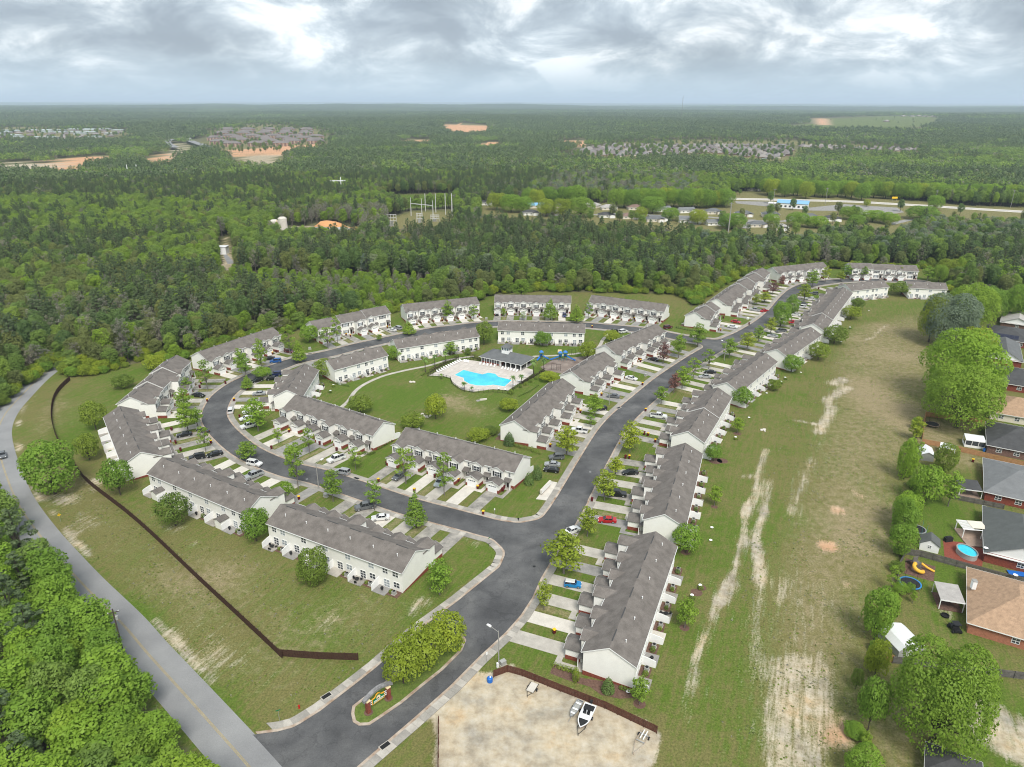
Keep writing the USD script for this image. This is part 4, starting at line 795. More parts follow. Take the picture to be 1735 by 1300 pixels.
def make_tree(name, kind, leaf, seed):
    """Prototype trees of unit width and height 1 by kind; scaled where they stand."""
    rng = np.random.default_rng(seed); path = proto(name); bark = 'bark'
    if kind == 'young':        # pear-shaped street tree with open crown, 9 m by 5 m
        W, H = 5.2, 9.0; lob = []
        for i in range(11):
            t = (i + .5) / 11; z = 2.4 + 6.0 * t; r = 1.75 * (math.sin(math.pi * (.22 + .72 * t)) ** .8) * rng.uniform(.8, 1.05); a = i * 2.4
            lob.append((math.cos(a) * r * .68, math.sin(a) * r * .68, z, r * .62 + .25, r * .62 + .25, .62))
        tr = limbs(2.1, [(l[0], l[1], l[2]) for l in lob[:9]], .11, rng, 7.6); cr = crown(lob, 1900, .36, rng, -.9, (.3, 1.1)); bark = 'bark_pale'
    elif kind == 'open':       # sparse tall sycamore-like street tree, branches show
        W, H = 5.0, 10.0; lob = []
        for i in range(13):
            t = (i + .5) / 13; z = 3.0 + 6.6 * t; r = 2.1 * (math.sin(math.pi * (.2 + .75 * t)) ** .7) * rng.uniform(.7, 1.1); a = i * 2.4 + rng.uniform(-.3, .3)
            lob.append((math.cos(a) * r * .75, math.sin(a) * r * .75, z, .75, .75, .5))
        tr = limbs(2.6, [(l[0], l[1], l[2]) for l in lob], .10, rng, 9.2); cr = crown(lob, 1050, .38, rng, -.9, (.3, 1.2)); bark = 'bark_pale'
    elif kind == 'cone':       # dense upright cone street tree
        W, H = 4.0, 9.0; lob = [(rng.normal(0, .25), rng.normal(0, .25), 1.9 + 6.4 * t, 1.75 * (1 - t) ** .75 + .35, 1.75 * (1 - t) ** .75 + .35, .85) for t in np.linspace(0, 1, 9)]
        tr = limbs(1.8, [(l[0], l[1], l[2]) for l in lob[1:6]], .12, rng, 7.5); cr = crown(lob, 2300, .36, rng, -.9, (.5, 1.12))
    elif kind == 'spread':     # wide low rear-garden tree on several stems
        W, H = 8.0, 6.0; lob = lobes_round(rng, 7.6, 1.7, 6.0, 12, .62)
        tr = limbs(1.0, [(l[0] * .8, l[1] * .8, l[2]) for l in lob[:9]], .16, rng, 3.5); cr = crown(lob, 5200, .36, rng, -.5, (.6, 1.12))
    elif kind == 'ball':       # dense round tree
        W, H = 9.0, 8.0; lob = [l for l in lobes_round(rng, 8.6, 0.9, 8.0, 22, .56) if rng.random() > .12]; lob = [(l[0] + rng.normal(0, .35), l[1] + rng.normal(0, .35), l[2] + rng.normal(0, .3), l[3] * rng.uniform(.7, 1.05), l[4] * rng.uniform(.7, 1.05), l[5] * .9) for l in lob] + [(0, 0, 4.0, 3.3, 3.3, 2.9)]
        tr = limbs(1.2, [(l[0] * .8, l[1] * .8, l[2]) for l in lob[:8]], .22, rng, 4.0); cr = crown(lob, 11000, .34, rng, -.6, (.80, 1.06))
    elif kind == 'oak':        # great spreading shade tree
        W, H = 20.0, 15.0; lob = lobes_round(rng, 19.0, 3.0, 15.0, 30, .70, .45); lob = [l for l in lob if rng.random() > .16]; lob += [(l[0] * 1.15 + rng.normal(0, .8), l[1] * 1.15 + rng.normal(0, .8), l[2] + rng.uniform(-1, 1.3), l[3] * .55, l[4] * .55, l[5] * .6) for l in lob]
        tr = limbs(3.2, [(l[0] * .85, l[1] * .85, l[2]) for l in lob[:16]], .5, rng, 8.0, 8); cr = crown(lob, 34000, .44, rng, -.55, (.80, 1.06))
    elif kind == 'shrub':
        W, H = 2.0, 1.5; lob = lobes_round(rng, 1.9, .05, 1.5, 6, .4) + [(0, 0, .7, .75, .75, .65)]
        tr = limbs(.3, [(l[0] * .6, l[1] * .6, l[2]) for l in lob[:4]], .04, rng, .7); cr = crown(lob, 900, .17, rng, -.8, (.8, 1.05))
    elif kind == 'column':
        W, H = 2.0, 4.0; lob = [(0, 0, .35 + 3.3 * t, .85 * (1 - t ** 2.2) + .16, .85 * (1 - t ** 2.2) + .16, .5) for t in np.linspace(0, 1, 8)]
        tr = limbs(.4, [(0, 0, 2)], .08, rng, 3.0); cr = crown(lob, 1900, .2, rng, -.9, (.85, 1.05))
    elif kind == 'pine':       # woodland pine, bare stem, ragged crown of tufts
        W, H = 7.0, 20.0; lob = []
        for i in range(34):
            t = i / 33; z = 8.0 + 11.6 * t; r = 2.75 * math.sin(math.pi * (.26 + .70 * t)) ** .75 * rng.uniform(.35, 1.1); a = i * 2.4 + rng.uniform(-.5, .5); s = rng.uniform(.55, .95) * (1.1 - .4 * t)
            lob.append((math.cos(a) * r, math.sin(a) * r, z, s, s, s * .62))
        tr = limbs(9.0, [(l[0], l[1], l[2] - .3) for l in lob[::3]], .19, rng, 19.0); cr = crown(lob, 3800, .42, rng, -.8, (.3, 1.25))
    elif kind == 'wood':       # woodland broadleaf, tall rounded crown of many lobes
        W, H = 9.0, 16.0; lob = lobes_round(rng, 8.2, 4.0, 16.0, 17, .6, .5); lob += [(l[0] * 1.2 + rng.normal(0, .5), l[1] * 1.2 + rng.normal(0, .5), l[2] + rng.uniform(-.8, .9), l[3] * .5, l[4] * .5, l[5] * .55) for l in lob]
        tr = limbs(5.0, [(l[0] * .8, l[1] * .8, l[2]) for l in lob[:10]], .24, rng, 11.0); cr = crown(lob, 6500, .48, rng, -.6, (.62, 1.10))
    elif kind == 'bare':       # thinly leafed grey tree
        W, H = 7.0, 15.0; lob = []
        for i in range(18):
            t = i / 17; z = 5 + 9.5 * t; r = 2.9 * (math.sin(math.pi * (.15 + .75 * t)) ** .6) * rng.uniform(.6, 1.1); a = i * 2.4
            lob.append((math.cos(a) * r, math.sin(a) * r, z, 1.0, 1.0, .9))
        tr = limbs(5.0, [(l[0] * 1.1, l[1] * 1.1, l[2] + .8) for l in lob], .18, rng, 14.0); cr = crown(lob, 1500, .40, rng, -.9, (.2, 1.2)); bark = 'bark_pale'
    elif kind == 'palm':
        W, H = 3.0, 5.0; tr = MB().tube([(0, 0, -.1), (.05, 0, 1.5), (.02, .03, 3.0), (0, 0, 4.2)], [.16, .13, .12, .15], 8); cr = MB()
        for i in range(26):
            a = i * 2.4; e = rng.uniform(-.35, 1.15); q = np.linspace(0, 1, 6); L = rng.uniform(1.15, 1.5)
            rr = L * q * math.cos(e * .8); zz = 4.2 + L * (q * math.sin(e) - .55 * q ** 2); wd = .22 * np.sin(math.pi * np.clip(q * .85 + .12, 0, 1)) + .02
            c, s = math.cos(a), math.sin(a)
            v = np.vstack([np.column_stack([rr * c - wd * s, rr * s + wd * c, zz - .05]), np.column_stack([rr * c, rr * s, zz + .03]), np.column_stack([rr * c + wd * s, rr * s - wd * c, zz - .05])])
            j = np.arange(5); cr.add(v, np.vstack([np.stack([j, j + 6, j + 7, j + 1], 1), np.stack([j + 6, j + 12, j + 13, j + 7], 1)]))
    put('trunk', tr, bark, path); put('crown', cr, leaf, path)
    TREES[name] = (path, W, H); return path
TREES = {}
seed = 100
for kind, leaf, nm, cnt in (('young', 'leaf_spring', 'young_spring', 3), ('young', 'leaf_lime', 'young_lime', 3), ('young', 'leaf_green', 'young_green', 2), ('young', 'leaf_purple', 'young_purple', 2), ('open', 'leaf_spring', 'open_spring', 3), ('open', 'leaf_green', 'open_green', 2),
                            ('cone', 'leaf_spring', 'cone_spring', 2), ('spread', 'leaf_green', 'spread_green', 2), ('spread', 'leaf_bush', 'spread_bush', 3), ('spread', 'leaf_lime', 'spread_lime', 2), ('ball', 'leaf_bush', 'ball_bush', 2), ('ball', 'leaf_lime', 'ball_lime', 1), ('ball', 'leaf_green', 'ball_green', 2),
                            ('oak', 'leaf_green', 'oak_green', 2), ('oak', 'leaf_spring', 'oak_spring', 1), ('oak', 'leaf_silver', 'oak_silver', 1), ('oak', 'leaf_lime', 'oak_lime', 1), ('shrub', 'leaf_bush', 'shrub_green', 2), ('shrub', 'leaf_burgundy', 'shrub_burgundy', 1), ('column', 'leaf_dark', 'column_dark', 1), ('palm', 'leaf_palm', 'palm_tall', 1),
                            ('pine', 'leaf_pine', 'pine', 4), ('wood', 'leaf_dark', 'wood_dark', 3), ('wood', 'leaf_green', 'wood_fresh', 3), ('wood', 'leaf_wood', 'wood_green', 3), ('wood', 'leaf_spring', 'wood_spring', 2), ('wood', 'leaf_olive', 'wood_olive', 2), ('wood', 'leaf_silver', 'wood_silver', 1), ('bare', 'leaf_grey', 'bare_grey', 3)):
    for q in range(cnt): seed += 1; make_tree('%s_%s' % (nm, 'abcd'[q]), kind, leaf, seed)
VAR = {}
for nm in TREES: VAR.setdefault(nm[:-2], []).append(nm)
_vi = {}
def pick(fam):
    i = _vi.get(fam, 0); _vi[fam] = i + 1; return TREES[VAR[fam][i % len(VAR[fam])]]
rtree = np.random.default_rng(31)
def plant(fam, p, w, h, name, label, category='tree', group=None, z=0.0):
    path, W, H = pick(fam); w0 = w / W
    return copy_of(path, name, label, category, (p[0], p[1], z), rtree.uniform(0, 6.28), group, (w0, w0 * rtree.uniform(.92, 1.08), h / H))

# street and garden trees, measured: base point, top row, crown width (all in picture points), family
FAMWORD = {'young_spring': 'light green', 'young_lime': 'yellow-green', 'young_green': 'mid-green', 'young_purple': 'purple-leaved', 'open_spring': 'thin open pale green', 'open_green': 'thin open green', 'cone_spring': 'bright green cone-shaped',
           'spread_green': 'low spreading green', 'spread_bush': 'low spreading dark green', 'spread_lime': 'low spreading yellow-green', 'ball_bush': 'dense round', 'ball_lime': 'dense round yellow-green', 'ball_green': 'dense round green', 'wood_spring': 'light green rounded', 'oak_green': 'big green shade', 'oak_spring': 'big light green shade', 'oak_silver': 'big grey-green', 'oak_lime': 'big yellow-green'}
T = [  # front sides
 (687.6, 819.4, 759, 50, 'open_spring', 'J', 'f'), (753.4, 839.3, 767, 42, 'open_spring', 'J', 'f'), (705.8, 894.7, 832, 36, 'cone_spring', 'A', 'f'), (564.6, 850.3, 792.3, 43, 'young_spring', 'A', 'f'), (634.7, 865, 813, 36, 'open_green', 'A', 'f'),
 (505.8, 828.7, 750, 40, 'open_spring', 'B', 'f'), (419.6, 781, 747, 43, 'young_spring', 'B', 'f'), (524.8, 769.8, 723, 28, 'open_spring', 'K', 'f'), (472, 750.8, 724.8, 22, 'open_spring', 'K', 'f'), (602.7, 795.8, 759.4, 30, 'open_spring', 'K', 'f'), (437.8, 730.6, 671.7, 52, 'young_green', 'K', 'f'), (494, 788, 752, 30, 'young_spring', 'K', 'f'),
 (318, 666, 638, 24, 'young_spring', 'D', 'f'), (313.7, 699, 656, 38, 'young_spring', 'C', 'f'), (319.3, 733, 680, 44, 'young_spring', 'C', 'f'), (348.7, 766, 722, 26, 'open_spring', 'C', 'f'), (351.8, 661.7, 607.7, 34, 'open_spring', 'D', 'f'), (335, 722, 690, 30, 'young_green', 'C', 'f'),
 (409, 632, 588, 24, 'young_spring', 'E', 'f'), (417, 641, 596, 28, 'young_green', 'E', 'f'), (444, 629, 571, 28, 'young_spring', 'E', 'f'), (491, 599.3, 549.4, 34, 'open_spring', 'E', 'f'), (507.8, 614.5, 575.7, 24, 'cone_spring', 'E', 'f'), (419.5, 659, 636.6, 20, 'cone_spring', 'L', 'f'), (446, 641, 624, 34, 'spread_green', 'L', 'f'),
 (556, 590, 553, 30, 'open_spring', 'F', 'f'), (572, 581, 534.6, 22, 'open_spring', 'F', 'f'), (692.5, 567, 544.3, 22, 'cone_spring', 'N', 'f'), (642.7, 578, 566, 14, 'young_spring', 'N', 'f'), (759.3, 543, 508, 24, 'young_spring', 'G', 'f'), (802.5, 541.5, 516.8, 20, 'open_spring', 'G', 'f'),
 (853.2, 536, 521, 13, 'young_spring', 'H', 'f'), (886, 543, 528, 16, 'open_spring', 'H', 'f'), (932.6, 542, 506, 26, 'cone_spring', 'H', 'f'), (976, 545.5, 517, 25, 'cone_spring', 'I', 'f'), (997, 541, 512, 20, 'open_spring', 'I', 'f'), (1086, 534, 517, 15, 'open_spring', 'I', 'f'),
 (1123.5, 616.8, 579, 28, 'young_purple', 'P', 'f'), (1149.4, 606.5, 564, 30, 'young_spring', 'P', 'f'), (1182.2, 588, 545.6, 37, 'young_spring', 'P', 'f'), (1006.3, 708, 666, 38, 'young_spring', 'R', 'f'), (959.9, 770.4, 720.5, 52, 'young_lime', 'R', 'f'), (1001, 724, 703, 24, 'open_green', 'R', 'f'),
 (1120, 685, 653, 30, 'young_spring', 'U', 'f'), (1155.4, 658.5, 618, 36, 'young_spring', 'U', 'f'), (1141.5, 666, 631, 28, 'young_purple', 'U', 'f'), (1235, 607, 571.5, 34, 'young_spring', 'V', 'f'), (1200.4, 625.5, 590.6, 28, 'open_spring', 'V', 'f'), (1174.4, 643, 607, 32, 'open_spring', 'V', 'f'), (1265.3, 594.5, 561, 34, 'young_lime', 'V', 'f'),
 (1284.3, 579, 550.8, 25, 'young_spring', 'W', 'f'), (1305.2, 567, 536, 27, 'young_lime', 'W', 'f'), (1322, 553, 513, 36, 'ball_green', 'X', 'f'), (1341, 533, 503, 28, 'ball_green', 'X', 'f'), (1362, 511, 479, 32, 'young_lime', 'Y', 'f'), (1376, 488, 456, 28, 'young_spring', 'Y', 'f'), (1397.7, 479, 449, 19, 'young_lime', 'EE', 'f'),
 (1424, 477.5, 459, 19, 'young_lime', 'FF', 'f'), (1433.5, 472, 447, 24, 'young_green', 'FF', 'f'), (1463.5, 473, 450, 18, 'young_spring', 'FF', 'f'), (1523.9, 471.5, 451, 19, 'young_lime', 'FF', 'f'), (1308.9, 499.5, 477, 24, 'ball_purple', 'DD', 'f'), (1323.9, 486, 466, 16, 'ball_purple', 'DD', 'f'), (1295, 512.5, 494, 28, 'young_lime', 'CC', 'f'), (1281, 517, 497, 20, 'young_lime', 'CC', 'f'),
 (1066.6, 767.5, 710.4, 46, 'young_lime', 'T', 'f'), (1042.4, 804, 774.4, 36, 'young_lime', 'T', 'f'), (1024.2, 848, 793.5, 50, 'young_lime', 'T', 'f'), (995.2, 909.3, 856, 44, 'young_lime', 'T', 'f'), (955.4, 972, 897, 80, 'young_lime', 'S', 'f'), (921.6, 1033, 981, 36, 'young_lime', 'S', 'f'), (486.6, 851, 819.6, 30, 'spread_green', 'B', 'f'),
 # rear sides
 (1208.6, 781, 757, 34, 'spread_green', 'T', 'r'), (1210.3, 857.5, 821, 30, 'young_spring', 'T', 'r'), (1161.4, 936, 896, 60, 'spread_green', 'T', 'r'), (1159.7, 1064, 1011, 45, 'young_spring', 'S', 'r'), (1083.5, 1193, 1146, 40, 'young_spring', 'S', 'r'), (1249, 734, 706, 26, 'young_spring', 'U', 'r'), (1255.8, 688.5, 660, 40, 'spread_green', 'U', 'r'),
 (1311, 662, 645, 26, 'spread_bush', 'V', 'r'), (1340.6, 630, 605, 38, 'spread_green', 'V', 'r'), (1385.6, 610.5, 583, 38, 'spread_bush', 'W', 'r'), (1412.7, 582, 555, 46, 'spread_bush', 'W', 'r'), (1441, 541, 520.8, 34, 'spread_lime', 'X', 'r'), (1452, 524, 507, 26, 'spread_bush', 'Y', 'r'), (1526, 500.5, 480, 42, 'spread_bush', 'Z', 'r'), (1571, 476.5, 449, 26, 'young_green', 'FF', 'r'),
 (93.5, 837, 754, 96, 'ball_green', 'C', 'r'), (209.5, 658, 638, 38, 'spread_bush', 'D', 'r'), (162.7, 728, 685, 46, 'spread_bush', 'D', 'r'), (152.4, 780, 739, 46, 'spread_bush', 'C', 'r'), (204.3, 839, 785, 58, 'spread_green', 'B', 'r'), (298, 891, 843, 60, 'spread_bush', 'B', 'r'), (434.6, 917, 868, 54, 'spread_green', 'A', 'r'), (532.5, 989.6, 933, 60, 'ball_bush', 'A', 'r'), (744.9, 1007.5, 946, 56, 'young_green', 'A', 'r'),
 (263.9, 626.5, 604, 38, 'spread_lime', 'D', 'r'), (820, 584, 549, 36, 'spread_bush', 'N', 'r'), (764.4, 602, 578, 28, 'young_spring', 'N', 'r'), (793, 602, 591, 13, 'spread_bush', 'N', 'r'), (919.7, 586, 565, 34, 'spread_green', 'O', 'r'), (1036, 578, 562, 32, 'spread_lime', 'O', 'r'), (995.4, 608.5, 583, 36, 'spread_lime', 'P', 'r'), (931, 645, 633, 38, 'spread_lime', 'Q', 'r'),
 (738.5, 710, 673, 42, 'spread_lime', 'K', 'r'), (862, 696, 678, 36, 'spread_lime', 'R', 'r'), (611.4, 698, 673, 46, 'spread_bush', 'K', 'r'), (699.6, 726, 703, 44, 'spread_bush', 'J', 'r'), (811, 747, 729, 42, 'spread_lime', 'J', 'r'), (832, 736, 724, 30, 'spread_bush', 'R', 'r'), (554, 639, 612, 48, 'spread_bush', 'M', 'r'), (669, 609, 588, 32, 'spread_green', 'N', 'r'), (525, 580.5, 554, 36, 'spread_green', 'F', 'r'), (883, 507, 472, 34, 'wood_spring', 'H', 'r'), (1160, 503, 488, 34, 'spread_bush', 'I', 'r'), (1190, 500, 480, 30, 'spread_lime', 'BB', 'r'), (1255, 465, 450, 34, 'spread_bush', 'CC', 'r')]
for nm in ('young_purple',): VAR['ball_purple'] = VAR['young_purple']; FAMWORD['ball_purple'] = 'purple-brown rounded'
groups = {}
for q in T: groups.setdefault((q[4], q[5], q[6]), []).append(q)
for (fam, k, side), items in groups.items():
    items.sort(key=lambda q: q[0])
    for i, (bx, by, ty, cw, *_) in enumerate(items):
        p = g2(bx, by); h = height_at(bx, by, ty); w = cw / scale_at(bx, by)
        o = ordinal(i, len(items)); lab = '%s tree%s %s %s' % (FAMWORD[fam].replace('thin open pale', 'thin pale'), (', ' + o + ',') if o else '', 'in front of' if side == 'f' else 'behind', ROWS[k][5])
        plant(fam, p, w, max(h, 1.2), 'street_tree' if side == 'f' else 'garden_tree', lab, 'tree')
for i, (bx, by, ty, cw) in enumerate([(684, 1158, 1094, 78), (718, 1132, 1072, 84), (755, 1104, 1052, 76)]):
    plant('spread_lime', g2(bx, by), cw / scale_at(bx, by), height_at(bx, by, ty), 'island_tree', ['yellow-green island tree nearest the entrance sign', 'middle yellow-green tree on the entrance island', 'yellow-green tree at the upper end of the entrance island'][i], 'tree', z=.1)
# right-hand gardens
RT = [(1577, 1260, 1116, 172, 'oak_spring', 'broad light green tree at the bottom right corner'), (1622, 683, 574, 140, 'oak_green', 'largest dark green tree beside the slate-roofed house'), (1619.8, 724.5, 634, 122, 'oak_spring', 'tiered green tree behind the cedar fence yard'),
      (1600, 585, 506, 96, 'oak_silver', 'big grey-green tree at the upper right houses'), (1573, 580, 508, 50, 'oak_lime', 'yellow-green tree on the field edge beside the grey-green tree'), (1650, 605, 560, 66, 'spread_lime', 'olive bushy tree in front of the grey-green tree'), (1640, 560, 490, 80, 'oak_spring', 'light green crown behind the grey-green tree'),
      (1549, 747, 704, 32, 'young_lime', 'light green tree outside the cedar fence'), (1531, 812, 749, 38, 'ball_green', 'bright green tree at the white shed'), (1548, 806, 748, 24, 'open_spring', 'thin pale tree leaning over the white shed'), (1566, 855, 798, 60, 'spread_green', 'silvery spreading tree between garden sheds and field'), (1606, 858, 797, 42, 'young_green', 'dark upright tree beside the dark patio roof'), (1598, 802, 757, 44, 'ball_bush', 'dark round tree right of the white shed'),
      (1532, 890, 838, 52, 'ball_green', 'bright green tree above the small trampoline'), (1527, 905, 850, 50, 'ball_green', 'green tree left of the small trampoline'), (1524, 943, 894, 46, 'spread_green', 'green tree left of the little white shed'), (1508, 1003, 957, 26, 'open_spring', 'thin shrubby tree left of the big trampoline'), (1481, 1084, 999, 62, 'ball_green', 'tall bright green tree on the field edge beside the fire pit lawn'), (1481, 1148, 1093, 44, 'spread_lime', 'olive shrubby tree left of the white barn shed'),
      (1449, 1168, 1136, 24, 'spread_bush', 'small round shrub on the field edge below the barn shed'), (1470, 1238, 1160, 56, 'spread_green', 'green shrubby tree on the lower field edge'), (1464, 1268, 1238, 24, 'young_spring', 'slender young tree on the lower field edge'), (1457, 1318, 1268, 68, 'ball_green', 'bright green shrub cut by the bottom edge'), (1540, 1008, 990, 18, 'spread_green', 'small green sapling on the fire pit lawn'), (1546, 1022, 1000, 14, 'young_spring', 'young sapling beside the barn shed lawn'),
      (1610, 470, 442, 50, 'oak_lime', 'yellow-green crown right of the field end'), (1650, 480, 448, 44, 'oak_green', 'mid-green crown right of the field end'), (1700, 500, 455, 60, 'oak_green', 'dark crown at the right edge above the gardens'), (1672, 540, 492, 70, 'oak_green', 'dark green crown above the pale-roofed house'), (1725, 545, 490, 60, 'oak_green', 'green crown above the pale-roofed house at the right edge'), (1590, 478, 452, 26, 'oak_spring', 'light green crown at the field end corner')]
for bx, by, ty, cw, fam, lab in RT:
    plant(fam, g2(bx, by), cw / scale_at(bx, by), height_at(bx, by, ty), 'garden_tree', lab, 'tree')
hl = px_line([(1556, 722), (1545, 765), (1537, 800), (1546, 835), (1536, 870), (1526, 915), (1520, 960), (1514, 1000), (1503, 1045), (1490, 1100), (1484, 1140), (1474, 1185), (1466, 1230), (1460, 1280)], 1.0)
for i in range(20):
    p = hl[int((i + .5) / 20 * (len(hl) - 1))] + rtree.normal(0, .5, 2); plant(['spread_green', 'spread_bush', 'ball_green', 'spread_lime'][int(rtree.integers(4))], p, rtree.uniform(3.0, 5.2), rtree.uniform(2.0, 4.2), 'hedge_shrub', 'irregular shrub in the field-edge hedge, %s from the far end' % (['first', 'second', 'third', 'fourth', 'fifth', 'sixth', 'seventh', 'eighth', 'ninth', 'tenth', 'eleventh', 'twelfth', 'thirteenth', 'fourteenth', 'fifteenth', 'sixteenth', 'seventeenth', 'eighteenth', 'nineteenth', 'twentieth'][i]), 'shrub')
# palms round the pool
for i, (bx, by, ty) in enumerate([(786.5, 662, 647), (800, 665, 655), (869, 660, 635), (883, 652, 634), (904, 640, 607), (921, 631, 606), (721, 633, 604), (737, 622, 600), (755, 615, 594), (747.5, 643, 633), (767, 592.5, 590)]):
    p = g2(bx, by); h = max(height_at(bx, by, ty), 2.0)
    plant('palm_tall', p, 3.0 if h > 3 else 2.0, h, 'palm_tree', '%s palm counted from left around the pool fence' % (ordinal(i if False else [9, 10, 0, 1, 2, 3, 4, 5, 6, 7, 8].index(i), 12) or ''), 'palm')
# rear shrubs, corner hedges and cypresses
by_row = {}
for p, s, k in shrub_jobs: by_row.setdefault(k, []).append((p, s))
for k, it in by_row.items():
    for p, s in it: plant('shrub_green', p, s * 2, s * 1.5, 'shrub', 'clipped green shrub on the rear beds of ' + ROWS[k][5], 'shrub', 'shrubs behind ' + ROWS[k][5])
for bx, by, ty, cw, fam, lab in [(862.5, 754, 731, 19, 'column_dark', 'dark pointed cypress at the end of the row right of the pool lawn'), (910, 811, 786, 17, 'column_dark', 'taller dark cypress at the end of the row beside the mailbox slab'), (896, 820, 800, 18, 'column_dark', 'shorter dark cypress at the end of the row beside the mailbox slab'), (1030, 1172, 1148, 22, 'column_dark', 'dark upright shrub at the end wall nearest the boat lot fence'), (447, 893, 866, 18, 'shrub_green', 'dark round shrub between the two rows at the fenced lawn'), (975, 1156, 1132, 15, 'shrub_green', 'round shrub at the porch nearest the boat lot')]:
    plant(fam, g2(bx, by), cw / scale_at(bx, by), height_at(bx, by, ty), 'shrub', lab, 'shrub')
def hedge(pts, w, h, label, fam='shrub_green', name='hedge', step=.9, leaf='leaf_bush'):
    q = spline([g2(*p) for p in pts], step); rng = np.random.default_rng(len(pts) * 17 + int(pts[0][0]))
    d = np.gradient(q, axis=0); ang = np.arctan2(d[:, 1], d[:, 0])
    lob = [(x, y, h * .5, w * .62, w * .62, h * .52) for x, y in q]
    t = thing(name, label, 'hedge'); mb = crown(lob, int(140 * len(q)), .17, rng, -.9, (.85, 1.05)); put('foliage', mb, leaf, t)
    st = MB()
    for x, y in q[::2]: st.tube([(x, y, 0), (x, y, h * .5)], .04, 4)
    put('stem', st, 'bark', t)
hedge([(872, 757), (884, 761), (901, 764)], .95, 1.5, 'clipped green hedge beside the cypress right of the pool lawn')
hedge([(903, 766), (914, 770)], .7, .8, 'low orange-green hedge at the porch right of the pool lawn')
hedge([(940, 1130), (955, 1135), (970, 1139)], 1.0, 1.0, 'low mounded hedge at the porch nearest the boat lot')
hedge([(1052, 1168), (1065, 1172)], .7, .8, 'low green planting under the end wall nearest the boat lot', step=.7)
hedge([(617, 770), (626, 771), (634, 768)], .8, 1.0, 'rounded yellow-green hedge at the end porch inside the left bend')
hedge([(641, 762), (652, 756), (664, 749)], .5, .7, 'low hedge along the end wall inside the left bend')
hedge([(558, 648), (570, 651), (590, 655)], .5, .9, 'dark clipped hedge beside the end-on row lawn', leaf='leaf_dark')
hedge([(1146, 556), (1165, 560), (1180, 563)], .6, 1.0, 'dark clipped hedge under the three-home corner row', leaf='leaf_dark')
hedge([(880, 672), (893, 666), (905, 659), (912, 654)], .45, .7, 'low hedge on the slope between pool and row', leaf='leaf_dark')
for i, (bx, by) in enumerate([(882, 657), (890, 653), (899, 648), (908, 643), (866, 668)]): plant('shrub_green', g2(bx, by), 1.7 if i < 4 else 2.4, 1.3 if i < 4 else 1.9, 'shrub', '%s clipped shrub outside the pool fence, right side' % ordinal([1, 2, 3, 4, 0][i], 5), 'shrub')
hedge([(886, 650), (900, 642), (912, 635), (922, 629)], .55, 1.2, 'burgundy hedge along the right pool fence', leaf='leaf_burgundy')
hedge([(729, 631), (742, 624), (752, 618), (765, 612), (776, 607)], .7, 1.5, 'burgundy hedge along the left pool fence', leaf='leaf_burgundy')
hedge([(799, 606), (808, 609), (816, 612)], .9, 1.8, 'burgundy bushes at the left end of the pool pavilion', leaf='leaf_burgundy')
hedge([(715, 637), (726, 632)], .5, .8, 'low green planting at the left corner of the pool fence')
# lawn bushes with septic lids are added below
# ------------------------------------------------------------------ vehicles
def car_look(name, col, metallic=0.2):
    look('paint_' + name, col, 0.3, 0.04, 1.0, metallic=metallic, spec=0.5, coat=0.5)
for n_, c_ in (('white', (.72, .72, .71)), ('silver', (.36, .37, .38)), ('grey', (.13, .135, .14)), ('black', (.012, .012, .014)), ('red', (.45, .012, .02)), ('blue', (.012, .10, .34)), ('sky', (.015, .23, .55)), ('maroon', (.10, .012, .02)), ('navy', (.015, .025, .10)), ('olive', (.05, .055, .05)), ('teal', (.33, .37, .37))): car_look(n_, c_)
def loft_y(mb, outline, half, inset=.07, chamf=.12):
    o = np.asarray(outline, float); c = o.mean(0)
    secs = []
    for y, k in ((-half, 1), (-half + chamf, 0), (half - chamf, 0), (half, 1)):
        p = o.copy(); d = c - p; p[:, 1] += np.clip(d[:, 1], -1, 1) * inset * 1.2 * k; p[:, 0] += np.sign(d[:, 0]) * inset * k * (np.abs(d[:, 0]) > 1.2)
        secs.append(np.column_stack([p[:, 0], np.full(len(p), y), p[:, 1]]))
    n = len(o); i = np.arange(n); j = (i + 1) % n; V = np.vstack(secs); F = []
    for s in range(3): F.append(np.stack([i + s * n, j + s * n, j + (s + 1) * n, i + (s + 1) * n], 1))
    mb.add(V, np.vstack(F))
    f = mapbox_earcut.triangulate_float64(o, np.array([n], np.uint32)).reshape(-1, 3)
    mb.add(secs[0], f); mb.add(secs[3], f[:, ::-1])
def arch(x, r, z0, n=6):
    return [(x + r * math.cos(math.pi - math.pi * q / n), z0 + r * math.sin(math.pi * q / n)) for q in range(n + 1)]
CARS = {
    'sedan': dict(L=4.75, W=.91, top=[(-2.36, .62), (-2.30, .93), (-1.5, 1.0), (.75, .98), (1.85, .86), (2.3, .70)], cab=(-1.55, 1.05, -1.0, .35, .98, 1.43), wx=(-1.42, 1.42), r=.33),
    'suv': dict(L=4.7, W=.95, top=[(-2.32, .65), (-2.30, 1.05), (-1.5, 1.1), (.85, 1.08), (1.95, 1.0), (2.28, .78)], cab=(-2.22, 1.05, -2.0, .45, 1.07, 1.74), wx=(-1.38, 1.42), r=.38),
    'hatch': dict(L=3.85, W=.87, top=[(-1.90, .62), (-1.86, .95), (-1.2, 1.0), (.75, .98), (1.6, .9), (1.88, .68)], cab=(-1.82, .85, -1.62, .42, .98, 1.45), wx=(-1.2, 1.25), r=.32),
    'pickup': dict(L=5.7, W=1.0, top=[(-2.84, .72), (-2.82, .86), (-.95, .86), (-.94, 1.14), (1.25, 1.14), (2.55, 1.06), (2.80, .85)], cab=(-.92, 1.35, -.75, .72, 1.12, 1.86), wx=(-1.75, 1.85), r=.42)}
car_cache = {}
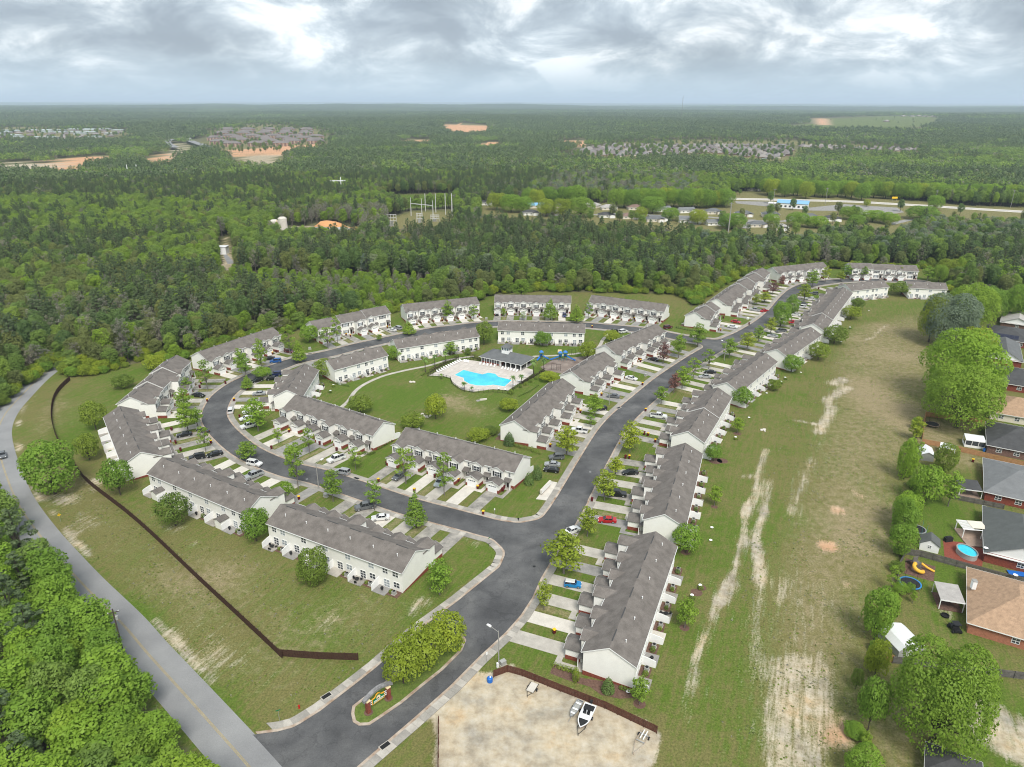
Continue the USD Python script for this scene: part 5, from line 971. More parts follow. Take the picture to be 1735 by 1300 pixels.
def car_proto(kind, paint, roofpaint=None):
    key = kind + '_' + paint + ('_' + roofpaint if roofpaint else '')
    if key in car_cache: return car_cache[key]
    d = CARS[kind]; path = proto('car_' + key); W, r = d['W'], d['r']; body = 'paint_' + paint; L = d['L']
    lo = [(L / 2 - .02, .45), (L / 2 - .12, .27)] + list(reversed(arch(d['wx'][1], r + .06, .27))) + list(reversed(arch(d['wx'][0], r + .06, .27))) + [(-L / 2 + .12, .27), (-L / 2 + .02, .45)]
    mb = MB(); loft_y(mb, d['top'] + lo, W); put('body', mb, body, path, 30)
    b0, b1, t0, t1, zb, zt = d['cab']; wb, wt = W - .07, W - .27
    base = [(b0, -wb), (b1, -wb), (b1, wb), (b0, wb)]; top = [(t0, -wt), (t1, -wt), (t1, wt), (t0, wt)]
    v = [(x, y, zb - .03) for x, y in base] + [(x, y, zt) for x, y in top]
    put('window_glass', MB().add(v, [(0, 1, 5, 4), (1, 2, 6, 5), (2, 3, 7, 6), (3, 0, 4, 7), (4, 5, 6, 7)]), 'car_glass', path)
    rp = MB(); rm = [(t0 - .05, -wt - .03), (t1 + .05, -wt - .03), (t1 + .05, wt + .03), (t0 - .05, wt + .03)]
    v = [(x, y, zt - .02) for x, y in rm] + [(x * .94 + (t0 + t1) * .03, y * .85, zt + .055) for x, y in rm]
    rp.add(v, [(0, 1, 5, 4), (1, 2, 6, 5), (2, 3, 7, 6), (3, 0, 4, 7), (4, 5, 6, 7), (3, 2, 1, 0)]); put('roof_panel', rp, 'paint_' + (roofpaint or paint), path)
    pl = MB()
    for (x, y), (x2, y2) in zip(base, top): pl.tube([(x, y, zb - .03), (x2, y2, zt)], .045, 5)
    for sy in (-1, 1): pl.tube([((b0 + b1) / 2 - .1, sy * (wb + .005), zb - .03), ((t0 + t1) / 2, sy * (wt + .01), zt)], .04, 5)
    if kind == 'suv':
        for sy in (-1, 1): pl.tube([(-1.25, sy * (wb + .005), zb - .03), (-1.15, sy * (wt + .01), zt)], .06, 5)
    put('pillars', pl, body, path)
    for wx in d['wx']:
        for sy in (-1, 1):
            a, b = sy * (W - .23), sy * (W - .015)
            w = MB().tube([(wx, a, r), (wx, b, r)], r, 14); t = put('wheel', w, 'rubber', path)
            put('rim', MB().tube([(wx, b, r), (wx, b + sy * .012, r)], r * .62, 10), 'steel', t)
    for sy in (-1, 1):
        put('headlight', MB().box(L / 2 - .30, L / 2 - .035, sy * (W - .30) - .14, sy * (W - .30) + .14, .64, .75), 'white_vinyl', path)
        put('tail_light', MB().box(-L / 2 + .005, -L / 2 + .12, sy * (W - .25) - .12, sy * (W - .25) + .12, .72, .86), 'red_paint', path)
        put('mirror', MB().box(b1 - .45, b1 - .3, sy * W - .02 if sy > 0 else -W - .15, sy * W + .15 if sy > 0 else -W + .02, zb - .02, zb + .12), body, path)
    if kind == 'pickup':
        bd = MB().box(-2.78, -.98, -W + .05, -W + .15, .84, 1.14).box(-2.78, -.98, W - .15, W - .05, .84, 1.14).box(-2.82, -2.72, -W + .05, W - .05, .84, 1.14); put('bed_wall', bd, body, path)
        put('bed_floor', MB().box(-2.71, -.99, -W + .16, W - .16, .85, .90), 'black_plastic', path)
    car_cache[key] = path; return path
def path_label(x, y):
    return None
CARLIST = [  # rear point, front point, kind, paint, label
 (418.2, 786, 445, 791, 'suv', 'white', 'white SUV parked across the drive apron beside the silver pickup'), (442.4, 804, 417.3, 813.6, 'pickup', 'silver', 'silver pickup truck with black bed on a drive by the rear-shed row'), (344.6, 776, 323.9, 779.5, 'suv', 'black', 'black SUV nearest the end wall beside the long black sedan'), (377.5, 769, 350.7, 776, 'sedan', 'black', 'long black sedan behind the black SUV on the left drives'),
 (327, 737, 298.5, 741.5, 'sedan', 'black', 'black sedan under the green trees of the left bend'), (351.3, 734.5, 337.4, 730, 'sedan', 'olive', 'dark green car half hidden under a street tree on the left bend'), (329.7, 671.5, 343.5, 673, 'sedan', 'black', 'dark car on a drive of the leftmost stepped-roof row'), (389.8, 704.6, 393.5, 692.5, 'suv', 'white', 'white SUV at the kerb on the inside of the left bend'),
 (440.4, 720, 404, 729, 'pickup', 'white', 'white pickup truck under the tree inside the left bend'), (430, 709, 405.8, 714, 'sedan', 'white', 'white sedan behind the white pickup inside the left bend'), (430, 698, 416, 701.5, 'sedan', 'white', 'white car almost hidden by the tree inside the left bend'), (585.4, 775, 554, 786, 'pickup', 'white', 'white pickup truck with black bed on the lawn-edge drive, lower street'),
 (592.3, 805, 569, 800.5, 'suv', 'silver', 'silver SUV parked along the kerb of the lower street'), (684, 804.5, 667.6, 816, 'sedan', 'grey', 'dark grey sedan on a drive of the row beside the mailbox slab'), (754, 812.5, 737, 829.8, 'suv', 'teal', 'pale silver-green SUV on a drive behind the thin street tree'), (656.3, 879.5, 633.8, 881.5, 'sedan', 'white', 'white sports car behind the roofs left of the entrance street'), (629.5, 860, 608.7, 864, 'pickup', 'grey', 'dark grey pickup behind the roofs left of the entrance street'),
 (956, 777, 930, 778.5, 'suv', 'grey', 'grey SUV, rear one of three cars beside the mailbox slab'), (949, 790.5, 923, 789, 'sedan', 'silver', 'silver sedan, middle one of three cars beside the mailbox slab'), (949, 801, 919.7, 797.5, 'sedan', 'black', 'black sedan, front one of three cars beside the mailbox slab'), (993, 734, 970, 731, 'pickup', 'white', 'white pickup with black bed under the tree right of the pool lawn'), (1026, 694.5, 1012, 696, 'hatch', 'black', 'small black car on a drive behind the lime tree'),
 (1050.4, 675, 1028, 672.5, 'sedan', 'grey', 'grey sedan beside the utility pole on the straight street'), (1059, 641, 1080.7, 646, 'sedan', 'white', 'white sedan on the drive between two short lawns, straight street'), (1115.5, 613, 1098, 609.5, 'sedan', 'black', 'black sedan beside the purple street tree'), (1049, 565.5, 1062.7, 562.5, 'suv', 'white', 'white SUV at the end of the footpath behind the playground'), (1036, 563.5, 1047, 562, 'sedan', 'black', 'dark car just left of the white SUV behind the playground'), (1125, 558, 1138, 555.5, 'suv', 'maroon', 'maroon SUV at the corner below the rear-woods rows'),
 (1238, 545.5, 1255.4, 549, 'sedan', 'red', 'bright red car on the drive of the three-home corner row'), (1232.3, 554.7, 1250, 557.2, 'sedan', 'white', 'white car below the bright red car, corner row'), (1286.6, 528.2, 1271.6, 526, 'pickup', 'silver', 'silver pickup on the drive behind the corner row'), (1288.9, 529.4, 1299.8, 527.5, 'sedan', 'red', 'dark red car right of the silver pickup, far street'),
 (1379, 509.2, 1363.7, 508.2, 'suv', 'white', 'white SUV highest up on the right drives of the far street'), (1367.7, 517.5, 1352.7, 515.8, 'sedan', 'grey', 'dark grey sedan between white cars on the far street'), (1366, 522.7, 1350.4, 521, 'suv', 'white', 'white van-like SUV just below the dark sedan, far street'), (1353.3, 536, 1342.3, 534.8, 'sedan', 'white', 'white sedan right of the two dense green trees'), (1346.4, 547.5, 1337, 548.3, 'sedan', 'red', 'red car half hidden under the dense green tree'), (1382.7, 499.5, 1374.6, 499, 'suv', 'grey', 'dark SUV beside the uppermost bin of the far street'),
 (1328, 562.5, 1317.5, 563.7, 'pickup', 'grey', 'dark pickup on the drive of the fifth row from the boat lot'), (1317, 572, 1300.8, 570.6, 'sedan', 'silver', 'silver sedan on the drive of the fifth row from the boat lot'), (1210, 633.5, 1196, 632.5, 'sedan', 'black', 'black sedan on the drive of the fourth row from the boat lot'), (1202, 640.7, 1186.5, 640.5, 'sedan', 'silver', 'silver sedan on the drive of the fourth row from the boat lot'),
 (1101.7, 706.2, 1130, 709.5, 'pickup', 'white', 'white crew-cab pickup on the wide drive of the third row'), (1081.4, 803, 1053.7, 804.5, 'sedan', 'black', 'black sedan on the drive of the second row from the boat lot'), (1027.7, 839, 1060.6, 841.5, 'pickup', 'black', 'black pickup behind the lime tree, second row from the boat lot'), (1041.5, 885, 1015.6, 884, 'sedan', 'red', 'red sedan beside the lime tree on the right street'), (976, 900, 959.7, 906, 'sedan', 'white', 'white car at the kerb behind the large lime tree'),
 (473.8, 614, 460.7, 615, 'suv', 'blue', 'blue SUV on the drive of the outer left bend row'), (460.7, 609.2, 452, 610.2, 'sedan', 'black', 'dark car beside the blue SUV, outer left bend'), (486, 597, 495, 598.6, 'sedan', 'maroon', 'maroon car under the thin trees of the outer left bend'), (444, 644.8, 427.4, 649.5, 'sedan', 'black', 'black sedan at the kerb of the end-on short row'), (466.2, 643.2, 457.2, 644, 'sedan', 'black', 'black car on the drive behind the end-on short row'), (472, 636.3, 462.5, 637, 'suv', 'navy', 'navy SUV on the drive behind the end-on short row'), (449.6, 668.8, 428.8, 670.2, 'sedan', 'silver', 'silver sedan between grass strips of the end-on short row'),
 (670.4, 562.5, 657.9, 560, 'sedan', 'white', 'white sedan, front one of two on the stepped-roof row drives'), (680, 559.8, 668.3, 556.5, 'suv', 'silver', 'silver car, rear one of two on the stepped-roof row drives'), (699.5, 548, 701, 551.5, 'suv', 'grey', 'dark car at the open garage of the left rear-woods row'), (842, 530, 842, 538, 'suv', 'black', 'black SUV nosing out at the middle rear-woods row, left'), (956, 533.5, 956.5, 540, 'suv', 'navy', 'dark blue SUV at the middle rear-woods row, right'), (2, 764, 8, 784, 'sedan', 'grey', 'dark grey car driving on the two-lane road at the left edge')]
for x1, y1, x2, y2, kind, paint, lab in CARLIST:
    a, b = g2(x1, y1), g2(x2, y2); c = (a + b) / 2; h = math.atan2(b[1] - a[1], b[0] - a[0])
    copy_of(car_proto(kind, paint), 'parked_car' if x1 > 5 else 'moving_car', lab, {'pickup': 'pickup truck', 'suv': 'SUV'}.get(kind, 'car'), (c[0], c[1], .07), h)
a, b = g2(984.8, 995), g2(956, 992.4); c = (a + b) / 2
copy_of(car_proto('hatch', 'sky', 'white'), 'parked_car', 'bright blue hatchback with white roof on the drive nearest the entrance', 'car', (c[0], c[1], .07), math.atan2(a[1] - b[1], a[0] - b[0]))

# ------------------------------------------------------------------ wheeled bins
def bin_proto(lid, nm):
    p = proto(nm); put('body', MB().add([(-.22, -.24, .06), (.22, -.24, .06), (.22, .24, .06), (-.22, .24, .06), (-.29, -.32, .98), (.29, -.32, .98), (.29, .32, .98), (-.29, .32, .98)], [(0, 3, 2, 1), (4, 5, 6, 7), (0, 1, 5, 4), (1, 2, 6, 5), (2, 3, 7, 6), (3, 0, 4, 7)]), 'bin_maroon', p)
    put('lid', MB().prism([(-.36, 1.0), (.34, 1.0), (.30, 1.09), (-.28, 1.14), (-.36, 1.06)], 'y', -.33, .33), lid, p)
    for s in (-1, 1): put('wheel', MB().tube([(-.24, s * .2, .12), (-.24, s * .27, .12)], .12, 10), 'rubber', p)
    return p
by, bm = bin_proto('bin_yellow', 'bin_yellow_lid'), bin_proto('bin_maroon', 'bin_plain')
BINS = [(818.8, 872, 1), (702.3, 834, 1), (775.9, 817, 1), (809.6, 829, 1), (655.6, 788, 0), (853.8, 829, 0), (641.4, 817, 1), (737, 810, 0), (490, 733, 1), (460.4, 761.5, 0), (542, 754, 0), (570.7, 764.5, 0), (506.6, 847, 1), (351.3, 681, 1), (397, 680, 1), (406.3, 708.5, 0), (291, 730, 0), (357.9, 752, 1), (298, 752, 0), (306.3, 765, 0), (382.3, 651, 0), (340.7, 651, 1), (338.7, 658, 0), (419.8, 661, 0), (468.3, 598, 0), (462, 601, 1), (543, 580, 0), (586.6, 569, 1), (594, 571, 1), (643.4, 571.5, 1), (645.5, 571, 1), (656.5, 556.5, 1), (749.8, 544.5, 1), (770, 541, 0), (812, 536, 0), (706, 548, 0), (864.3, 533.5, 0), (1003.3, 556, 1), (1074.8, 542, 1), (1038.4, 544, 0), (1088.4, 653, 1), (1093.8, 697.5, 1), (1019, 671, 1), (1036.6, 651, 0), (1085, 614, 1), (1103, 602, 0), (1066, 623, 1), (932.2, 758, 1), (983.4, 700, 1), (1216, 560.5, 0), (1220.8, 561.5, 1), (1269, 550.5, 0), (1225.4, 540, 0), (1250.8, 535, 0), (1059.7, 777.5, 0), (1066.3, 777.5, 1), (1097.8, 739, 1), (1110, 750, 1), (1003, 850, 0), (1091.7, 737, 0), (939, 1074, 1), (1359.6, 501, 0), (1386.8, 490.5, 0), (1106.5, 612, 0), (852, 833, 0)]
def near_row(p):
    return min(FRAME, key=lambda k: footprints[k].distance(Point(*p)))
bg = {}
for x, y, ly in BINS: bg.setdefault((near_row(g2(x, y)), ly), []).append((x, y))
rng = np.random.default_rng(9)
for (k, ly), it in bg.items():
    it.sort()
    for i, (x, y) in enumerate(it):
        o = ordinal(i, len(it)); lab = '%s%s at %s' % ('maroon bin with yellow lid' if ly else 'plain maroon bin', (', ' + o + ',') if o else '', ROWS[k][5])
        copy_of(by if ly else bm, 'wheeled_bin', lab, 'wheeled bin', (*g2(x, y), .11), FRAME[k][1] + math.pi / 2 + rng.normal(0, .4))

# ------------------------------------------------------------------ fences
def plank_fence(pts, h, mat, label, post_h=.1, bay=2.44, rails=-1, plank=.14, name='fence', start=0):
    """Wooden fence: posts, two rails a bay, and the boards of each bay."""
    p = np.asarray(pts, float); t = thing(name, label, 'fence')
    seg = np.linalg.norm(np.diff(p, axis=0), axis=1); rng = np.random.default_rng(int(seg.sum() * 10) % 1000)
    for a, b, L in zip(p[:-1], p[1:], seg):
        n = max(1, round(L / bay)); d = (b - a) / n; u = d / np.linalg.norm(d); ang = math.atan2(u[1], u[0]); nrm = np.array([-u[1], u[0]]) * rails
        for i in range(n + 1):
            q = a + d * i
            if i < n or (b == p[-1]).all(): put('post', MB().rbox(q + nrm * .06, ang, (.05, .05), 0, h + post_h * .3), mat, t)
        for i in range(n):
            q = a + d * i; w = np.linalg.norm(d); m = MB(); k = int(w / plank)
            for j in range(k):
                hh = h + rng.normal(0, .012); c = q + u * (w * (j + .5) / k); m.rbox(c + nrm * rng.normal(-.02, .006), ang, (w / k / 2 - .008, .012), .04, hh)
            put('panel', m, mat, t)
            r = MB()
            for z in (.45, h - .35): r.rbox(q + d / 2 + nrm * .035, ang, (w / 2 - .06, .02), z - .045, z + .045)
            put('rail', r, mat, t)
    return t
W = lambda pts: [g2(*q) for q in pts]
plank_fence(spline(W([(119, 645), (108, 655), (97, 668), (90, 685), (88, 710), (93, 735), (103, 755), (125, 788), (144, 814), (175, 840), (212, 868), (260, 910), (335, 982), (405, 1047), (473, 1111), (474, 1112)]), 6.0)[:-1], 1.75, 'fence_brown', 'long dark brown board fence curving between the two-lane road and the lawns', rails=1)
plank_fence(W([(473, 1112), (540, 1117), (607, 1119)]), 1.75, 'fence_brown', 'straight dark brown fence end piece reaching towards the entrance street', rails=1)
plank_fence(W([(836, 1148), (860, 1139), (885, 1146), (950, 1172), (1025, 1201), (1113, 1243)]), 1.7, 'fence_redbrown', 'red-brown board fence along the back of the sandy boat lot', rails=-1)
plank_fence(W([(743, 1226), (743, 1262), (742, 1330)]), 1.7, 'fence_redbrown', 'weathered brown fence seen edge-on at the bottom beside the boat lot', rails=1)
plank_fence(W([(1534, 940), (1560, 944), (1600, 955), (1640, 966), (1690, 980), (1740, 992)]), 1.8, 'fence_grey', 'weathered grey board fence between the slide yard and the pool yard', rails=-1)
plank_fence(W([(1534, 940), (1523, 960), (1519, 990)]), 1.5, 'fence_grey', 'short grey side fence left of the yellow slide', rails=1)
plank_fence(W([(1501, 1121), (1512, 1123)]), 1.7, 'fence_cedar', 'short orange-brown fence piece left of the big corner tree', rails=1)
plank_fence(W([(1512, 1124), (1560, 1130), (1640, 1139), (1690, 1146), (1745, 1153)]), 1.7, 'fence_grey', 'grey board fence right of the big corner tree', rails=-1)
plank_fence(W([(1568, 706), (1595, 709), (1640, 713), (1672, 717)]), 1.8, 'fence_cedar', 'new orange cedar fence behind the tiered green tree', rails=-1)
plank_fence(W([(1567, 706), (1562, 745)]), 1.8, 'fence_cedar', 'orange cedar side fence along the open field', rails=1)
plank_fence(W([(1562, 752), (1590, 757), (1650, 771), (1700, 783), (1745, 793)]), 1.7, 'fence_cedar', 'long orange cedar fence between the white sheds and the next garden', rails=1)
plank_fence(W([(1615, 846), (1650, 853), (1700, 863)]), 1.5, 'fence_grey', 'grey fence below the dark patio roof', rails=-1)

# ------------------------------------------------------------------ entrance sign on the island
a, b = g2(624.5, 1208), g2(658.5, 1184); ang = math.atan2(b[1] - a[1], b[0] - a[0]); L = float(np.linalg.norm(b - a))
t = thing('entrance_sign', 'green entrance sign with yellow border under a grey stone arch on two brick piers', 'sign', (*a, .1), ang)
for x in (0, L): 
    put('pier', MB().box(x - .35, x + .35, -.35, .35, 0, 2.6), 'brick_red', t); put('pier_cap', MB().box(x - .42, x + .42, -.42, .42, 2.6, 2.75), 'sign_peach', t)
xs = np.linspace(-.9, L + .9, 13); ar = MB()
zc = lambda x: 2.76 + .95 * math.cos((x - L / 2) / (L + 1.8) * math.pi) ** 1.0
up = [(x, zc(x) + .42) for x in xs]; lo = [(x, zc(x)) for x in xs[::-1]]
put('arch_roof', ar.prism(up + lo, 'y', -.38, .38), 'stone_grey', t)
def sign_outline(m): return [(L * .2 + m, 1.0 + m), (L * .8 - m, 1.0 + m), (L * .8 - m, 2.25 - m), (L * .66, 2.3 - m), (L * .58, 2.75 - m), (L * .5, 2.9 - m), (L * .42, 2.75 - m), (L * .34, 2.3 - m), (L * .2 + m, 2.25 - m)]
put('sign_border', MB().prism(sign_outline(0), 'y', -.10, .06), 'sign_orange', t); put('sign_panel', MB().prism(sign_outline(.13), 'y', -.13, -.101), 'sign_green', t)
put('sign_emblem', MB().prism([(L * .5 + .42 * math.cos(q * .3927) , 2.05 + .42 * math.sin(q * .3927)) for q in range(16)], 'y', -.15, -.131), 'sign_peach', t)
put('emblem_figure', MB().prism([(L * .5 - .34, 1.78), (L * .5 + .1, 1.76), (L * .5 + .02, 1.98), (L * .5 - .1, 2.12), (L * .5 - .2, 1.95)], 'y', -.165, -.151), 'navy_blue' if 'navy_blue' in M else 'paint_navy', t)
bands = MB(); rngs = random.Random(4); x = L * .27
while x < L * .72:
    w = rngs.uniform(.1, .22); bands.box(x, x + w, -.15, -.132, 1.48 + rngs.uniform(-.03, .02), 1.66 + rngs.uniform(-.03, .06)); x += w + .05
put('lettering_strokes', bands, 'white_vinyl', t); put('name_band', MB().box(L * .26, L * .74, -.15, -.132, 1.22, 1.36), 'sign_peach', t)
br_ = MB()
for x0, x1 in ((.35, L * .2), (L * .8, L - .35)):
    for z in (1.3, 1.7, 2.1): br_.box(x0, x1, -.05, .01, z - .06, z + .06)
put('sign_bracket', br_, 'white_trim', t)
for x in (0, L): copy = put('planting_ring', MB().lathe((x, 0, -.02), [(.8, 0), (.8, .06), (0, .08)], 12), 'mulch', t)

# ------------------------------------------------------------------ boat lot
def trailer_wheels(t, x, w):
    for s in (-1, 1):
        q = put('wheel', MB().tube([(x, s * w, .3), (x, s * (w + .2), .3)], .3, 12), 'rubber', t); put('rim', MB().tube([(x, s * (w + .2), .3), (x, s * (w + .215), .3)], .17, 10), 'steel', q)
def hull(mb, L, w, z0, z1, n=12):
    xs = np.linspace(-L / 2, L / 2, n); hw = w / 2 * np.clip(1 - np.clip((xs / (L / 2)), 0, 1) ** 2.6, .03, 1)
    deck = [(x, h) for x, h in zip(xs, hw)]
    V = []
    for x, h in deck:
        k = .55 + .0 * x; rise = max(0, x / (L / 2)) ** 3 * (z1 - z0) * .6
        V += [(x, -h, z1 + rise * .15), (x, -h * .92, (z0 + z1) / 2 + rise * .6), (x, 0, z0 + rise), (x, h * .92, (z0 + z1) / 2 + rise * .6), (x, h, z1 + rise * .15)]
    i = np.arange(n - 1)[:, None] * 5 + np.arange(4)[None]
    mb.add(V, np.stack([i, i + 1, i + 6, i + 5], -1).reshape(-1, 4)); mb.add(V[:5], [(0, 1, 2), (0, 2, 3), (0, 3, 4)])
    return deck
a, b = g2(1000, 1203), g2(983, 1240); c = (a + b) / 2; h = math.atan2(b[1] - a[1], b[0] - a[0])
t = thing('bass_boat', 'white and dark red bass boat with black outboard on a trailer in the sandy lot', 'boat', (*c, .02), h)
m = MB(); dk = hull(m, 5.6, 2.2, .55, 1.15); put('hull', m, 'paint_maroon', t)
pts = [(x, y) for x, y in dk] + [(x, -y) for x, y in dk[::-1]]; P = Polygon(pts).buffer(0)
put('gunwale', MB().slab(P.difference(P.buffer(-.16)), 1.13, 1.22), 'paint_white', t); put('deck', MB().sheet(P.buffer(-.15), 1.14), 'white_vinyl', t)
put('carpet', MB().slab(P.buffer(-.2).intersection(sbox(.85, -2, 2.7, 2)), 1.145, 1.20), 'canvas_black', t); put('carpet', MB().slab(P.buffer(-.2).intersection(sbox(-2.5, -2, -1.3, 2)), 1.145, 1.20), 'canvas_black', t)
put('console', MB().box(.1, .55, .3, .85, 1.15, 1.55), 'white_vinyl', t)
for y in (-.35, .35): put('seat', MB().box(-.75, -.3, y - .25, y + .25, 1.15, 1.5).box(-.85, -.72, y - .25, y + .25, 1.5, 1.85), 'black_plastic', t)
put('steering_wheel', MB().lathe((.0, .55, 1.5), [(.2, 0), (.2, .04), (.12, .04), (.12, 0)], 10), 'black_plastic', t)
put('outboard_motor', MB().box(-3.25, -2.82, -.2, .2, 1.2, 1.75).box(-3.1, -2.95, -.08, .08, .5, 1.2), 'canvas_black', t)
put('trailer_frame', MB().box(-2.5, 2.2, -.7, -.6, .42, .52).box(-2.5, 2.2, .6, .7, .42, .52).tube([(2.2, -.6, .47), (3.7, 0, .47)], .05).tube([(2.2, .6, .47), (3.7, 0, .47)], .05).tube([(3.6, 0, 0), (3.6, 0, .6)], .04), 'black_iron', t); trailer_wheels(t, -.6, .95)
a, b = g2(983, 1193), g2(967, 1219); c = (a + b) / 2; h = math.atan2(b[1] - a[1], b[0] - a[0])
t = thing('jon_boat', 'small plain aluminium boat left of the bass boat', 'boat', (*c, .02), h)
m = MB(); dk = hull(m, 4.2, 1.2, .35, .8); put('hull', m, 'steel', t); P = Polygon([(x, y) for x, y in dk] + [(x, -y) for x, y in dk[::-1]]).buffer(0)
put('rim', MB().slab(P.difference(P.buffer(-.07)), .79, .84), 'steel', t); put('floor', MB().sheet(P.buffer(-.1), .55), 'ac_grey', t)
for x in (-1.3, .1, 1.1): put('bench', MB().slab(P.buffer(-.06).intersection(sbox(x - .16, -1, x + .16, 1)), .66, .72), 'white_trim', t)
put('trailer_frame', MB().box(-1.6, 1.6, -.3, -.24, .28, .34).box(-1.6, 1.6, .24, .3, .28, .34).tube([(1.5, 0, .31), (2.9, 0, .31)], .04), 'steel', t); trailer_wheels(t, -.4, .62)
a, b = g2(909, 1158), g2(894, 1182); c = (a + b) / 2; h = math.atan2(b[1] - a[1], b[0] - a[0])
t = thing('utility_trailer', 'small flat grey utility trailer beside the boat lot fence', 'trailer', (*c, .02), h)
put('deck', MB().box(-1.25, 1.0, -.75, .75, .55, .62), 'concrete_light', t); put('drawbar', MB().tube([(1.0, -.5, .5), (2.0, 0, .5)], .04).tube([(1.0, .5, .5), (2.0, 0, .5)], .04).tube([(1.9, 0, .02), (1.9, 0, .5)], .03), 'black_iron', t); trailer_wheels(t, -.2, .78)
put('side_rail', MB().box(-1.25, 1.0, -.78, -.74, .62, .8).box(-1.25, 1.0, .74, .78, .62, .8), 'black_iron', t)
a, b = g2(1098, 1237), g2(1073, 1280); c = (a + b) / 2; h = math.atan2(b[1] - a[1], b[0] - a[0])
t = thing('empty_boat_trailer', 'empty rusty boat trailer at the right end of the boat lot fence', 'trailer', (*c, .02), h)
put('frame', MB().tube([(-2.2, -.75, .45), (.6, -.75, .45), (3.1, 0, .45)], .05).tube([(-2.2, .75, .45), (.6, .75, .45), (3.1, 0, .45)], .05).tube([(3.0, 0, 0), (3.0, 0, .7)], .05), 'curb_clay', t)
put('cross_bar', MB().box(-1.4, -1.25, -.75, .75, .45, .55).box(.2, .32, -.75, .75, .45, .53), 'steel', t); put('bunk', MB().box(-2.2, -.2, -.35, -.2, .56, .66), 'white_trim', t); put('bunk', MB().box(-2.2, -.2, .2, .35, .56, .66), 'white_trim', t); trailer_wheels(t, -1.2, .82)
t = thing('blue_barrel', 'bright blue plastic drum with white cap at the fence corner', 'barrel', (*g2(830, 1155), 0)); put('drum', MB().lathe((0, 0, 0), [(.5, 0), (.55, .1), (.55, .85), (.42, 1.0), (.1, 1.05)], 14), 'blue_paint', t); put('cap', MB().lathe((.1, 0, 1.0), [(.16, 0), (.16, .12), (0, .14)], 10), 'white_vinyl', t)

# ------------------------------------------------------------------ street furniture
def pole_lamp(base, ang, h, label):
    t = thing('street_lamp', label, 'street lamp', (*g2(*base), 0), ang)
    put('pole', MB().tube([(0, 0, 0), (0, 0, h)], [.13, .09], 8), 'pole_grey', t); put('arm', MB().tube([(0, 0, h - .25), (1.0, 0, h - .05), (1.9, 0, h + .1)], .05), 'pole_grey', t)
    put('lamp_head', MB().prism([(1.8, h), (2.7, h + .1), (2.7, h + .24), (2.1, h + .28), (1.8, h + .16)], 'y', -.2, .2), 'white_vinyl', t)
pole_lamp((845, 1130), 2.5, 8.5, 'grey street lamp at the boat lot fence corner'); pole_lamp((1032, 686), -.7, 8.5, 'tall grey street lamp beside the grey sedan, straight street'); pole_lamp((540, 828), 1.0, 8.0, 'dark slender street lamp beside the row with rear sheds'); pole_lamp((1227, 611), 2.2, 8.0, 'street lamp at the upper street junction')
t = thing('utility_pole', 'wooden utility pole with transformer beside the lower left woods', 'utility pole', (*g2(211, 1114), 0)); put('pole', MB().tube([(0, 0, 0), (0, 0, 11.5)], [.17, .12], 8), 'bark', t)
put('crossarm', MB().rbox((0, 0), .5, (1.0, .06), 10.6, 10.75), 'bark', t); put('transformer', MB().lathe((.35, .1, 9.0), [(.25, 0), (.25, .8), (0, .85)], 10), 'ac_grey', t)
for s in (-1, 1): put('insulator', MB().lathe((s * .85 * math.cos(.5), s * .85 * math.sin(.5), 10.75), [(.06, 0), (.09, .15), (0, .2)], 6), 'white_vinyl', t)
def sign(base, h, label, board, shape='diamond', ang=0.0, s=.42, z=0):
    t = thing('road_sign', label, 'sign', (*g2(*base), z), ang); put('post', MB().tube([(0, .03, 0), (0, .03, h)], .035, 6), 'pole_grey', t)
    o = {'diamond': [(-s, h), (0, h - s), (s, h), (0, h + s)], 'rect': [(-s * .6, h - s), (s * .6, h - s), (s * .6, h + s), (-s * .6, h + s)], 'bar': [(-s * 1.3, h - .1), (s * 1.3, h - .1), (s * 1.3, h + .12), (-s * 1.3, h + .12)]}[shape]
    put('board', MB().prism(o, 'y', -.02, .0), board, t)
    if shape == 'diamond': put('arrow', MB().prism([(-.06, h - .2), (.06, h - .2), (.06, h + .02), (.16, h + .02), (0, h + .24), (-.16, h + .02), (-.06, h + .02)], 'y', -.03, -.021), 'black_plastic', t)
    return t
sign((103, 884), 2.0, 'yellow diamond bend sign with arrow on the left road verge', 'sign_yellow', ang=.6)
sign((1049, 762), 2.2, 'yellow diamond sign beside the lime tree on the right street', 'sign_yellow', ang=-.3)
sign((37, 785), 1.9, 'small white rectangular sign on the left road verge', 'white_vinyl', 'rect', .3, .3)
sign((825, 1122), 2.1, 'white sign on a thin post at the boat lot entrance', 'white_vinyl', 'rect', .7, .32)
sign((474, 1223), 2.6, 'small green street name sign at the entrance corner', 'sign_green', 'bar', .4, .3); sign((829, 927), 2.6, 'green street name sign at the inner junction corner', 'sign_green', 'bar', 1.0, .3)
sign((838, 872), 1.6, 'small white sign on the junction lawn', 'white_vinyl', 'rect', .0, .25)
t = thing('fire_hydrant', 'red fire hydrant on the verge beside the entrance kerb', 'hydrant', (*g2(507, 1200), 0)); put('body', MB().lathe((0, 0, 0), [(.18, 0), (.14, .1), (.14, .55), (.17, .6), (.1, .75), (0, .8)], 10), 'red_paint', t); put('nozzle', MB().tube([(-.22, 0, .45), (.22, 0, .45)], .06, 6), 'red_paint', t)
